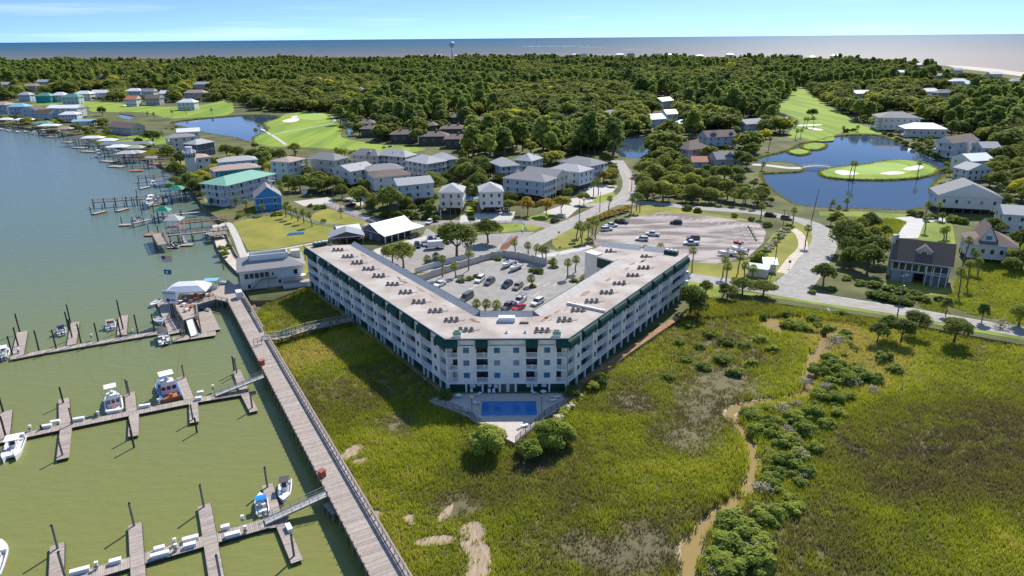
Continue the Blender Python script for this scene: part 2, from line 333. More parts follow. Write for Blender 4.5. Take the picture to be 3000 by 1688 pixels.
def band(name, pts, width, z, m, kind='structure', px=True, n=6, b=None):
    """a strip of ground along a path of photograph points"""
    P = [g(p[0], p[1], z) if px else Vector((p[0], p[1], z)) for p in pts]
    Q = []
    for i in range(len(P)-1):
        p0 = P[max(i-1, 0)]; p1 = P[i]; p2 = P[i+1]; p3 = P[min(i+2, len(P)-1)]
        for k in range(n):
            t = k/n; Q.append(.5*((2*p1)+(p2-p0)*t+(2*p0-5*p1+4*p2-p3)*t*t+(3*p1-p0-3*p2+p3)*t**3))
    Q.append(P[-1]); own = b is None; b = b or MB(); prev = None
    for i, q in enumerate(Q):
        d = (Q[min(i+1, len(Q)-1)]-Q[max(i-1, 0)]); d.z = 0; d.normalize(); nn = Vector((-d.y, d.x, 0))
        w = width if not callable(width) else width(i/(len(Q)-1))
        a = (q+nn*w/2, q-nn*w/2)
        if prev: b.face([prev[1], a[1], a[0], prev[0]])
        prev = a
    if own: return b.build(name, m, kind=kind), Q
    return Q
def scatter(name, pts, variants, label, cat, kind='stuff'):
    """many small plants as one object: points (x,y,z,rot,sx,sz,tint,variant) carrying instances"""
    me = bpy.data.meshes.new(name); me.from_pydata([p[:3] for p in pts], [], [])
    for nm, ty, fn in (('rot', 'FLOAT', lambda p: p[3]), ('tint', 'FLOAT', lambda p: p[6]), ('v', 'INT', lambda p: p[7])):
        a = me.attributes.new(nm, ty, 'POINT'); a.data.foreach_set('value', [fn(p) for p in pts])
    a = me.attributes.new('sc', 'FLOAT_VECTOR', 'POINT'); a.data.foreach_set('vector', [c for p in pts for c in (p[4], p[4], p[5])])
    o = bpy.data.objects.new(name, me); COL.objects.link(o); tag(o, label, cat, kind=kind)
    ng = bpy.data.node_groups.new(name, 'GeometryNodeTree')
    ng.interface.new_socket('Geometry', in_out='INPUT', socket_type='NodeSocketGeometry'); ng.interface.new_socket('Geometry', in_out='OUTPUT', socket_type='NodeSocketGeometry')
    gi = N(ng, 'NodeGroupInput'); go = N(ng, 'NodeGroupOutput'); jn = N(ng, 'GeometryNodeJoinGeometry')
    def na(n, ty):
        x = N(ng, 'GeometryNodeInputNamedAttribute', data_type=ty); x.inputs[0].default_value = n; return x.outputs[0]
    cz = N(ng, 'ShaderNodeCombineXYZ'); ng.links.new(na('rot', 'FLOAT'), cz.inputs[2]); scs = na('sc', 'FLOAT_VECTOR'); vs = na('v', 'INT')
    for k, vo in enumerate(variants):
        oi = N(ng, 'GeometryNodeObjectInfo'); oi.inputs['Object'].default_value = vo; oi.inputs['As Instance'].default_value = True
        ip = N(ng, 'GeometryNodeInstanceOnPoints'); cm = N(ng, 'FunctionNodeCompare', data_type='INT', operation='EQUAL')
        ci = [s for s in cm.inputs if s.type == 'INT']; ng.links.new(vs, ci[0]); ci[1].default_value = k
        ng.links.new(gi.outputs[0], ip.inputs['Points']); ng.links.new(cm.outputs[0], ip.inputs['Selection']); ng.links.new(oi.outputs['Geometry'], ip.inputs['Instance'])
        ng.links.new(cz.outputs[0], ip.inputs['Rotation']); ng.links.new(scs, ip.inputs['Scale']); ng.links.new(ip.outputs[0], jn.inputs[0])
    ng.links.new(jn.outputs[0], go.inputs[0])
    md = o.modifiers.new('scatter', 'NODES'); md.node_group = ng
    return o
ORD = ['first', 'second', 'third', 'fourth', 'fifth', 'sixth', 'seventh', 'eighth', 'ninth', 'tenth', 'eleventh', 'twelfth', 'thirteenth', 'fourteenth', 'fifteenth', 'sixteenth', 'seventeenth', 'eighteenth', 'nineteenth', 'twentieth'] + ['%d%s' % (i, {1: 'st', 2: 'nd', 3: 'rd'}.get(i % 10, 'th')) for i in range(21, 120)]
from mathutils import noise as mnoise
# ================================================================== SETTING
UP = 1.5          # level of the built-up land
MARSH = 0.6
def wpx(P, z): return [tuple(g(p[0], p[1], z)[:2]) for p in P]
# --- water
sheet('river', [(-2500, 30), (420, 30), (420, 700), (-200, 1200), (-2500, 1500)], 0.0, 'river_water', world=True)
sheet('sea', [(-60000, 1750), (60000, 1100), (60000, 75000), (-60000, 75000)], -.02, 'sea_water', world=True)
# --- built-up land with its ponds cut out
POND_R = smooth_px([(2450, 398), (2520, 394), (2574, 396), (2629, 413), (2707, 446), (2769, 474), (2782, 499), (2745, 530), (2728, 558), (2745, 592), (2668, 615), (2524, 611), (2349, 603), (2272, 565), (2226, 512), (2262, 506), (2345, 501), (2348, 489), (2300, 475), (2217, 476), (2222, 460), (2303, 441), (2342, 421), (2388, 413)], 3)
POND_L = smooth_px([(497, 361), (543, 352), (660, 341), (753, 336), (822, 343), (773, 363), (784, 384), (745, 402), (740, 420), (691, 404), (606, 391), (543, 373)], 3)
POND_S = [(349, 333), (398, 340), (380, 350), (350, 345)]
LAGOON = smooth_px([(1811, 409), (1860, 400), (1915, 402), (1900, 440), (1873, 464), (1815, 458), (1800, 430)], 2)
STREAM = smooth_px([(996, 338), (1018, 345), (1022, 362), (1034, 372), (1040, 392), (1018, 396), (1012, 376), (1002, 362)], 2)
POND_F = smooth_px([(2265, 328), (2300, 336), (2325, 352), (2318, 366), (2296, 352)], 2)
land_px = [(-700, 176), (700, 172), (1500, 168), (2100, 170), (2450, 176), (2650, 184), (2830, 197), (3000, 217), (3700, 330), (3700, 1110), (3000, 1010), (2800, 975), (2600, 935), (2440, 912), (2290, 890), (2130, 880), (2010, 905), (1960, 955), (1860, 1025), (1760, 1095), (1690, 1140)]
land_w = wpx(land_px, UP)
land_w += [(11.2, 131.0), (-13.5, 131.2), (-61.6, 200.6)]
land_w += wpx([(800, 880), (735, 880), (715, 845), (705, 800), (712, 770), (690, 745), (668, 700), (656, 668), (640, 640), (600, 612), (585, 590), (560, 560), (545, 520), (500, 500), (440, 470), (380, 445), (330, 420), (250, 400), (160, 385), (60, 372), (-60, 362), (-700, 330)], UP)
holes = [wpx(h, UP) for h in (POND_R, POND_L, POND_S, LAGOON, STREAM, POND_F)]
b = None
o = sheet('land', land_w, UP, None, holes=holes, skirt=-.6, world=True, mats=['land', 'mud'])
for nm, h in zip(('golf_pond', 'golf_lagoon', 'golf_pool', 'woodland_lagoon', 'golf_stream', 'fairway_pool'), holes):
    sheet(nm, h, .95, 'pond_water', world=True)
# --- beach and dunes on the far right
sheet('beach', [(2770, 191), (2830, 194), (2920, 202), (3010, 214), (3400, 275), (3400, 300), (3010, 226), (2900, 211), (2800, 200)], UP+.15, 'sand')
# --- marsh with its tidal creek
CREEK = [(2015, 1790), (2020, 1669), (2027, 1610), (2051, 1559), (2098, 1516), (2176, 1445), (2204, 1402), (2208, 1355), (2196, 1308), (2172, 1269), (2166, 1241), (2137, 1214), (2165, 1194), (2235, 1179), (2333, 1165), (2370, 1143), (2372, 1085), (2388, 1049), (2424, 1012), (2400, 985), (2330, 975), (2262, 962), (2256, 945), (2295, 936), (2350, 932), (2440, 934)]
CW = [2.8, 2.7, 2.5, 2.3, 2.1, 1.9, 2.2, 2.3, 2.0, 1.8, 2.0, 2.2, 2.0, 2.6, 3.2, 2.4, 2.4, 3.2, 3.3, 2.4, 3.0, 5.0, 4.8, 3.8, 2.4, 1.8]
def rib(pts, ws, extra, z, n=4):
    P = [g(p[0], p[1], z) for p in pts]; L = []; R = []; C = []
    Q = []; Wd = []
    for i in range(len(P)-1):
        p0 = P[max(i-1, 0)]; p1 = P[i]; p2 = P[i+1]; p3 = P[min(i+2, len(P)-1)]
        for k in range(n):
            t = k/n; Q.append(.5*((2*p1)+(p2-p0)*t+(2*p0-5*p1+4*p2-p3)*t*t+(3*p1-p0-3*p2+p3)*t**3)); Wd.append(ws[i]*(1-t)+ws[i+1]*t)
    Q.append(P[-1]); Wd.append(ws[-1])
    for i, q in enumerate(Q):
        d = Q[min(i+1, len(Q)-1)]-Q[max(i-1, 0)]; d.z = 0; d.normalize(); nn = Vector((-d.y, d.x, 0)); w = Wd[i]/2*(1+.55*mnoise.noise(q*.22+Vector((9, 0, 0)))+.25*mnoise.noise(q*.9))+extra*(.75+.8*mnoise.noise(q*.4))
        L.append(q+nn*w); R.append(q-nn*w)
    return Q, L, R
cq, cl, crr = rib(CREEK, CW, .45, .3)
def strip(name, L, R, z, m, kind='structure'):
    b = MB()
    for i in range(len(L)-1): b.face([(R[i].x, R[i].y, z), (R[i+1].x, R[i+1].y, z), (L[i+1].x, L[i+1].y, z), (L[i].x, L[i].y, z)])
    return b.build(name, m, kind=kind)
cq2, cl2, cr2 = rib(CREEK, CW, -.15, .3)
strip('creek_bed', [p+(p-c).normalized()*.8 for p, c in zip(cl, cq)], [p+(p-c).normalized()*.8 for p, c in zip(crr, cq)], .16, 'mud')
strip('creek', cl2, cr2, .24, 'creek_water')
marsh_w = wpx([(1235, 1780), (1003, 1351), (966, 1295), (880, 1150), (790, 999), (763, 967), (735, 905), (718, 868)], MARSH)
marsh_w += wpx([(905, 790)], MARSH) + [(-20, 215), (330, 215), (330, 12), (60, 12)]
def creek_d(x, y):
    best = 99
    for c, w in zip(cq, cw_i):
        d = hypot(x-c.x, y-c.y)-w
        if d < best: best = d
    return best
cw_i = [(a-b_).length/2 for a, b_ in zip(cl, crr)]
# the marsh sheet is a grid of small plates whose edge against the creek slopes down to the mud
def marsh_sheet():
    st = 1.1; vs = {}; b = MB(); pts = []; nx = int(330/st)
    xs = [p[0] for p in marsh_w]
    cc = {}
    for c, w in zip(cq, cw_i):
        for ix in range(int((c.x-14)//6), int((c.x+14)//6)+1):
            for iy in range(int((c.y-14)//6), int((c.y+14)//6)+1): cc.setdefault((ix, iy), []).append((c.x, c.y, w))
    def zz(x, y):
        d = 9
        for (a, c, w) in cc.get((int(x//6), int(y//6)), ()):
            q = hypot(x-a, y-c)-w
            if q < d: d = q
        e = mnoise.noise(Vector((x*.12, y*.12, 3)))*.12
        return -.15 if d < -.2 else (-.15+(MARSH+.15+e)*min(1, (d+.2)/.9) if d < .7 else MARSH+e)
    idx = {}
    for i in range(-62, 150):
        for j in range(50, 200):
            x, y = i*st, j*st
            if inpoly(x, y, marsh_w): idx[(i, j)] = len(pts); pts.append((x, y, zz(x, y)))
    fs = []
    for (i, j) in idx:
        q = [(i, j), (i+1, j), (i+1, j+1), (i, j+1)]
        if all(k in idx for k in q): fs.append(tuple(idx[k] for k in q))
    b.add(pts, fs); o = b.build('marsh_ground', 'marsh_soil', kind='structure', smooth=True)
    # coarse remainder beyond the frame and a bank towards the river
    return o
marsh_sheet()
# bank of mud along the boardwalk side of the marsh
bk = MB(); edge = wpx([(1235, 1780), (1003, 1351), (966, 1295), (880, 1150), (790, 999), (763, 967), (735, 905), (718, 868)], MARSH)
for i in range(len(edge)-1):
    a, c = Vector(edge[i]), Vector(edge[i+1]); n = max(1, int((c-a).length/1.5))
    for k in range(n):
        p = a+(c-a)*(k/n); q = a+(c-a)*((k+1)/n); dn = Vector((-(c-a).y, (c-a).x)).normalized()
        wob = lambda s: .8+.9*mnoise.noise(Vector((s.x*.3, s.y*.3, 0)))
        p2 = p+dn*wob(p)*1.0; q2 = q+dn*wob(q)*1.0; p3 = p-dn*1.6; q3 = q-dn*1.6
        bk.face([(p2.x, p2.y, -.35), (q2.x, q2.y, -.35), (q3.x, q3.y, MARSH-.02), (p3.x, p3.y, MARSH-.02)])
bk.build('marsh_bank', 'mud', kind='structure')
# --- grassed areas
LAWN1 = [(682, 653), (700, 645), (764, 634), (825, 626), (900, 640), (930, 657), (996, 664), (988, 695), (792, 732), (727, 734)]
LAWN1B = [(728, 741), (793, 739), (985, 703), (1010, 716), (930, 745), (900, 800), (800, 850), (740, 840)]
LAWN2 = [(905, 640), (924, 622), (960, 611), (999, 616), (1050, 632), (1096, 651), (1040, 660), (960, 655)]
LAWN3 = smooth_px([(1276, 662), (1310, 663), (1400, 661), (1480, 656), (1523, 654), (1538, 663), (1523, 677), (1402, 683), (1300, 688), (1285, 678)], 2)
LAWN4 = smooth_px([(1550, 655), (1585, 665), (1556, 677), (1540, 668)], 2)
LAWN5 = smooth_px([(1619, 698), (1650, 678), (1690, 668), (1740, 690), (1700, 716), (1629, 727)], 2)
LAWN6 = smooth_px([(1617, 738), (1725, 719), (1735, 735), (1720, 752), (1652, 750)], 2)
LAWN7 = [(1850, 612), (1900, 600), (2010, 613), (2070, 624), (2160, 637), (2225, 652), (2120, 640), (1940, 622), (1860, 634)]
LAWN8 = [(2016, 765), (2100, 775), (2190, 762), (2240, 720), (2262, 690), (2310, 652), (2345, 655), (2390, 680), (2385, 700), (2345, 750), (2300, 800), (2262, 830), (2180, 838), (2100, 830), (2014, 806)]
LAWN9 = [(2014, 822), (2120, 834), (2110, 868), (2012, 880), (2004, 850)]
LAWN10 = [(1536, 640), (1600, 622), (1660, 615), (1640, 640), (1575, 652)]
LAWN11 = [(1720, 590), (1795, 560), (1805, 575), (1755, 602)]
LAWN12 = [(2688, 700), (2712, 650), (2790, 655), (2800, 720), (2740, 715)]
LAWN13 = [(2590, 835), (2610, 800), (2800, 850), (2820, 790), (2870, 790), (2810, 870), (2690, 862)]
LAWN14 = [(2400, 620), (2520, 620), (2660, 628), (2640, 642), (2500, 634), (2400, 632)]
LAWN15 = smooth_px([(340, 408), (420, 396), (497, 404), (498, 420), (350, 432)], 2)
LAWN16 = [(590, 575), (640, 560), (650, 590), (600, 600)]
LAWN17 = [(500, 475), (555, 470), (560, 495), (510, 500)]
LAWN18 = [(1370, 590), (1390, 588), (1392, 640), (1365, 640)]
for nm, P, m in (('park_lawn', LAWN1, 'lawn'), ('park_lawn', LAWN1B, 'lawn'), ('park_lawn', LAWN2, 'lawn'), ('roadside_lawn', LAWN3, 'lawn_green'), ('roadside_lawn', LAWN4, 'lawn_green'), ('roadside_lawn', LAWN5, 'lawn'), ('roadside_lawn', LAWN6, 'lawn'), ('parking_verge', LAWN7, 'lawn'), ('parking_verge', LAWN8, 'lawn'), ('parking_verge', LAWN9, 'lawn_green'), ('roadside_lawn', LAWN10, 'lawn_green'), ('roadside_lawn', LAWN11, 'lawn_green'), ('garden_lawn', LAWN12, 'lawn_green'), ('garden_lawn', LAWN13, 'lawn'), ('pond_verge', LAWN14, 'lawn_green'), ('garden_lawn', LAWN15, 'fairway'), ('garden_lawn', LAWN16, 'lawn'), ('garden_lawn', LAWN17, 'lawn'), ('garden_lawn', LAWN18, 'lawn_green')):
    sheet(nm, P, UP+.012, m)
FAIR1 = smooth_px([(741, 407), (792, 376), (772, 360), (815, 347), (846, 333), (932, 329), (975, 340), (990, 362), (1003, 376), (1000, 402), (1060, 415), (1116, 424), (1245, 434), (1194, 448), (1078, 450), (1027, 440), (893, 432), (776, 427)], 3)
FAIR2 = smooth_px([(97, 300), (186, 294), (272, 298), (349, 302), (388, 309), (497, 313), (600, 306), (665, 293), (682, 308), (668, 336), (505, 347), (419, 329), (272, 328), (252, 310), (116, 309)], 3)
FAIR3 = smooth_px([(2322, 260), (2345, 255), (2388, 281), (2423, 308), (2481, 340), (2516, 363), (2590, 391), (2520, 390), (2448, 394), (2442, 412), (2384, 413), (2349, 404), (2310, 404), (2318, 380), (2342, 364), (2334, 348), (2300, 332), (2262, 320), (2299, 293), (2318, 275)], 3)
GREEN_I = smooth_px([(2402, 507), (2427, 494), (2490, 486), (2543, 480), (2590, 471), (2637, 468), (2699, 475), (2749, 499), (2699, 518), (2582, 526), (2446, 521)], 3)
ISL2 = smooth_px([(2308, 443), (2340, 436), (2375, 445), (2340, 453)], 3)
ISL3 = smooth_px([(2350, 426), (2385, 418), (2422, 424), (2400, 437), (2360, 436)], 3)
sheet('fairway', FAIR1, UP+.03, 'fairway'); sheet('fairway', FAIR2, UP+.03, 'fairway'); sheet('fairway', FAIR3, UP+.03, 'fairway')
for P in (GREEN_I, ISL2, ISL3): sheet('golf_island', P, UP+.1, None, skirt=.5, mats=['fairway', 'rough_grass'])
def inset_px(P, k, dx=0, dy=0):
    cx_ = sum(p[0] for p in P)/len(P)+dx; cy_ = sum(p[1] for p in P)/len(P)+dy
    return [(cx_+(p[0]-cx_)*k, cy_+(p[1]-cy_)*k) for p in P]
sheet('putting_green', inset_px(GREEN_I, .62, -8, -6), UP+.115, 'green_turf'); sheet('putting_green', smooth_px([(880, 336), (940, 332), (960, 342), (930, 352), (880, 348)], 3), UP+.045, 'green_turf')
for P in ([(826, 355), (846, 348), (862, 346), (878, 348), (870, 355), (845, 359)], [(852, 342), (870, 339), (872, 344), (858, 345)], [(2445, 503), (2465, 498), (2518, 509), (2470, 513)], [(2577, 508), (2620, 502), (2652, 507), (2610, 512)], [(2645, 495), (2690, 484), (2706, 490), (2680, 499)], [(2342, 366), (2400, 364), (2404, 367), (2345, 370)], [(2366, 374), (2400, 377), (2412, 382), (2380, 381)], [(655, 290), (690, 287), (688, 292), (660, 294)], [(362, 309), (392, 308), (390, 312), (366, 312)]):
    sheet('bunker', smooth_px(P, 3), UP+.125, 'bunker_sand')
band('cart_path', [(765, 378), (800, 398), (838, 424)], 2.4, UP+.05, 'concrete'); band('cart_path', [(786, 396), (850, 384), (930, 370), (978, 358), (975, 344), (965, 337)], 1.8, UP+.05, 'concrete')
band('cart_path', [(2205, 482), (2260, 486), (2310, 492), (2350, 492)], 6, UP+.03, 'concrete')
# --- roads, drives and parking
band('street', [(1808, 470), (1822, 492), (1843, 522), (1843, 556), (1815, 584), (1757, 612), (1699, 640), (1640, 668), (1590, 692), (1545, 714), (1500, 738)], lambda t: 7.5+4.5*max(0, t-.6)/.4, UP+.02, 'road_grey')
band('street', [(1070, 655), (1150, 660), (1245, 654), (1330, 651), (1430, 649), (1530, 649), (1600, 660), (1635, 672)], 7.0, UP+.016, 'road_brown')
band('street', [(905, 585), (960, 598), (1010, 615), (1060, 635), (1120, 655), (1180, 660)], 6.5, UP+.013, 'road_brown')
band('street', [(1700, 602), (1790, 597), (1885, 594), (1980, 603), (2062, 611), (2194, 620), (2300, 636), (2375, 656), (2412, 685), (2412, 720), (2380, 770), (2335, 825), (2300, 850)], lambda t: 6.5+4.5*max(0, t-.45)/.55, UP+.016, 'road_grey')
rd, ROADQ = band('street', [(1880, 800), (2015, 812), (2130, 828), (2279, 853), (2466, 884), (2660, 915), (2854, 950), (3000, 974), (3350, 1030)], 8.0, UP+.022, 'road_grey')
band('verge_sand', [(2040, 845), (2279, 871), (2466, 900), (2660, 931), (2854, 967), (3000, 992), (3350, 1050)], 2.2, UP+.03, 'rough_grass')
for off, c in ((.12, 'line_yellow'), (-.12, 'line_yellow')):
    b = MB(); qs = [q for q in ROADQ if prj(q)[0] > 2330]
    for i in range(len(qs)-1):
        d = (qs[i+1]-qs[i]).normalized(); n = Vector((-d.y, d.x, 0)); z = Vector((0, 0, .008))
        b.face([qs[i]+n*(off-.06)+z, qs[i+1]+n*(off-.06)+z, qs[i+1]+n*(off+.06)+z, qs[i]+n*(off+.06)+z])
    b.build('centre_line', c, kind='structure')
for off in (3.5, -3.5):
    b = MB(); qs = [q for q in ROADQ if prj(q)[0] > 2330]
    for i in range(len(qs)-1):
        d = (qs[i+1]-qs[i]).normalized(); n = Vector((-d.y, d.x, 0)); z = Vector((0, 0, .008))
        b.face([qs[i]+n*(off-.07)+z, qs[i+1]+n*(off-.07)+z, qs[i+1]+n*(off+.07)+z, qs[i]+n*(off+.07)+z])
    b.build('edge_line', 'line_white', kind='structure')
b = MB(); Q = band('x', [(1822, 492), (1843, 522), (1843, 556), (1815, 584), (1757, 612)], .3, UP+.03, '', b=b); b.build('centre_line', 'line_yellow', kind='structure')
PARK = [(1764, 672), (1848, 637), (1936, 622), (2076, 633), (2225, 656), (2244, 680), (2236, 712), (2193, 752), (2099, 774), (2015, 766), (1990, 775), (1850, 760), (1752, 740), (1735, 700)]
sheet('parking_lot', PARK, UP+.024, 'asphalt_worn')
COURT = [(1085, 760), (1150, 800), (1300, 905), (1420, 935), (1560, 935), (1700, 850), (1830, 775), (1740, 728), (1650, 742), (1560, 715), (1500, 724), (1460, 762), (1380, 768), (1250, 800), (1175, 830), (1120, 790)]
sheet('courtyard_paving', COURT, UP+.028, 'asphalt')
sheet('service_yard', [(1090, 735), (1130, 722), (1235, 695), (1250, 668), (1285, 690), (1400, 690), (1530, 680), (1565, 680), (1490, 720), (1420, 750), (1300, 790), (1210, 800), (1130, 790)], UP+.014, 'asphalt')
sheet('pavilion_apron', [(1095, 731), (1128, 722), (1200, 702), (1255, 690), (1260, 698), (1105, 748)], UP+.032, 'concrete_pale')
sheet('planting_bed', [(1462, 740), (1468, 722), (1512, 690), (1520, 694), (1478, 738)], UP+.04, 'mulch')
for P in ([(1345, 655), (1350, 632), (1370, 628), (1372, 650)], [(1380, 650), (1392, 625), (1510, 620), (1500, 648)], [(1590, 622), (1650, 600), (1700, 606), (1660, 640)], [(1690, 560), (1745, 540), (1810, 545), (1795, 562), (1740, 580)], [(1650, 585), (1720, 575), (1740, 590), (1680, 605)], [(1010, 580), (1060, 575), (1100, 596), (1050, 603)], [(860, 590), (960, 578), (985, 592), (890, 604)]):
    sheet('driveway', P, UP+.026, 'concrete_pale')
sheet('driveway', [(2656, 645), (2712, 643), (2690, 698), (2626, 698)], UP+.026, 'concrete'); sheet('driveway', [(2620, 638), (2700, 632), (2800, 640), (2800, 650), (2660, 650)], UP+.02, 'concrete')
band('footpath', [(600, 690), (640, 665), (668, 655), (690, 690), (702, 720), (712, 745), (722, 765)], 2.6, UP+.03, 'concrete_pale')
band('footpath', [(722, 745), (790, 736), (900, 716), (990, 698)], 1.6, UP+.034, 'concrete_pale')
band('footpath', [(2290, 800), (2320, 760), (2352, 725), (2345, 690), (2322, 670)], lambda t: 3.2, UP+.03, 'sand')
band('kerb_strip', [(1500, 745), (1560, 752), (1640, 742), (1730, 722)], 3.4, UP+.034, 'concrete')
band('marsh_path', [(1700, 1120), (1790, 1062), (1880, 1000), (1985, 930)], 1.8, UP+.03, 'pine_straw')
# bay markings: each painted line a part of the lot it lies on
def bays(parent_name, p0, p1, n, dirpx, L, m='line_white', skip=()):
    a, c = g(*p0, UP), g(*p1, UP); e = g(*dirpx[1], UP)-g(*dirpx[0], UP); e.normalize()
    for i in range(n):
        if i in skip: continue
        p = a+(c-a)*(i/(n-1)); q = p+e*L
        o = bseg('bay_line', m, None, (p.x, p.y, UP+.034), (q.x, q.y, UP+.034), .14, .012); o['kind'] = 'structure'
bays('p', (1925, 626), (2225, 662), 15, ((2070, 640), (2050, 655)), 4.6)
bays('p', (2440, 706), (2330, 806), 10, ((2410, 715), (2450, 728)), 4.6)
bays('p', (1345, 868), (1400, 830), 5, ((1290, 870), (1340, 845)), 4.8)
bays('p', (1400, 905), (1560, 870), 5, ((1400, 880), (1450, 850)), 4.6, skip=(2,))
bays('p', (1470, 850), (1620, 838), 6, ((1480, 850), (1530, 820)), 4.8)
# wrack mats and bare mud in the marsh
WRACK = [[(1350, 1545), (1392, 1528), (1425, 1545), (1420, 1585), (1440, 1620), (1430, 1690), (1365, 1700), (1372, 1640), (1350, 1600)], [(1215, 1585), (1270, 1570), (1335, 1572), (1320, 1592), (1260, 1600), (1222, 1598)], [(1000, 1330), (1040, 1302), (1065, 1308), (1040, 1340), (1010, 1350)], [(1028, 1350), (1075, 1340), (1070, 1352), (1040, 1365)], [(1095, 1500), (1115, 1498), (1118, 1520), (1100, 1525)], [(1280, 1520), (1305, 1490), (1328, 1478), (1318, 1510), (1290, 1530)], [(1180, 1512), (1210, 1510), (1215, 1535), (1190, 1535)]]
WR_W = []
for P in WRACK:
    P = smooth_px(P, 3); WR_W.append(wpx(P, MARSH)); sheet('wrack_mat', P, MARSH+.16, 'wrack', skirt=MARSH-.1)
SALT = [(2105, 1150, 9), (2060, 1215, 9), (2000, 1290, 7), (2130, 1110, 6), (1900, 1600, 6), (1800, 1640, 5), (1700, 1600, 4), (1560, 1360, 4), (1150, 1240, 5), (1330, 1490, 4), (1850, 1180, 5)]
DULL_W = [(*g(a, c, MARSH)[:2], r, k) for a, c, r, k in ((2880, 1330, 22, .34), (2700, 1450, 14, .26), (2960, 1180, 14, .2), (2450, 1600, 10, .2), (1500, 1500, 10, .2), (1350, 1420, 9, .16), (1700, 1400, 9, .16), (1060, 1180, 7, .2), (1850, 1150, 8, .2), (2600, 1250, 12, -.14), (2500, 1010, 14, -.12), (1900, 1400, 9, -.12), (900, 1050, 9, -.14))]
SALT_W = [(*g(a, c, MARSH)[:2], r) for a, c, r in SALT]
sheet('river_bank', smooth_px([(622, 660), (650, 664), (672, 705), (695, 748), (716, 790), (700, 800), (672, 775), (640, 735), (628, 700)], 2), 1.1, None, skirt=-.6, mats=['sand', 'mud'])
# ================================================================== THE APARTMENT BUILDING
Lf, Lc, Rc, Rf = Vector((-61.3, 200.3)), Vector((-13.8, 131.8)), Vector((11.5, 131.6)), Vector((49.7, 189.0))
bL, bLi, bRi, bRo = Vector((-46.9, 201.9)), Vector((-7.1, 144.6)), Vector((4.55, 144.4)), Vector((29.0, 182.3))
e4, e3, e2, e1 = Vector((23.6, 187.8)), Vector((20.9, 191.0)), Vector((27.0, 199.3)), Vector((48.6, 190.8))
condo = thing('apartment_building', 'four-storey V-shaped cream apartment block with green awnings around a parking courtyard', 'building')
RZ, FL = 14.0, (3.82, 6.68, 9.54)
RECESS = 1.5
class Face:   # a facade: u runs along it, d points outward
    def __init__(s, a, c):
        s.a = a; s.e = (c-a).normalized(); s.n = Vector((s.e.y, -s.e.x)); s.L = (c-a).length; s.ang = atan2(s.e.y, s.e.x)
    def p(s, u, d, z): q = s.a+s.e*u+s.n*d; return Vector((q.x, q.y, z))
    def box(s, name, m, u0, u1, d0, d1, z0, z1, parent=None):
        q = s.p((u0+u1)/2, (d0+d1)/2, (z0+z1)/2); o = bp(name, m, parent or condo, 0, 1, 0, 1, 0, 1, s.ang)
        o.location = q; o.scale = (u1-u0, abs(d1-d0), z1-z0); return o
    def put(s, name, me, u, d, z, parent=None):
        o = bpy.data.objects.new(name, me); COL.objects.link(o); o.parent = parent or condo; o.location = s.p(u, d, z); o.rotation_euler[2] = s.ang; return o
FLf, FC, FR = Face(Lf, Lc), Face(Lc, Rc), Face(Rc, Rf)
def isect(f1, d1, f2, d2):
    p, q = f1.p(0, d1, 0), f2.p(0, d2, 0); r, s = f1.e, f2.e
    t = ((q.x-p.x)*s.y-(q.y-p.y)*s.x)/(r.x*s.y-r.y*s.x); return Vector((p.x+r.x*t, p.y+r.y*t))
Li, Ri = isect(FLf, -RECESS, FC, -RECESS), isect(FC, -RECESS, FR, -RECESS)
ins = 0.35
core = [FLf.p(.2, -RECESS, 0), Li, Ri, FR.p(FR.L-.2, -RECESS, 0), e1, e2, e3, e4, bRo, bRi, bLi, bL]
b = MB(); b.prism([(p[0], p[1]) for p in core], UP-.9, 13.7); b.build('wall', 'stucco', condo)
roof_poly = [FLf.p(-.15, .18, 0), isect(FLf, .18, FC, .18), isect(FC, .18, FR, .18), FR.p(FR.L+.15, .18, 0), e1, e2, e3, e4, bRo, bRi, bLi, bL]
b = MB(); b.prism([(p[0], p[1]) for p in roof_poly], 13.78, RZ, 0, 1); roof = b.build('roof', ['roof_membrane', 'trim_white'], condo)
b = MB()
for f in (FLf, FC, FR):
    a0 = f.p(-.05, .1, 13.60); a1 = f.p(f.L+.05, .1, 13.60); z = Vector((0, 0, .17)); i0 = f.p(-.05, .26, 13.60); i1 = f.p(f.L+.05, .26, 13.6)
    b.hexa([a0, i0, i1, a1, a0+z, i0+z, i1+z, a1+z])
b.build('gutter', 'green_panel', condo)
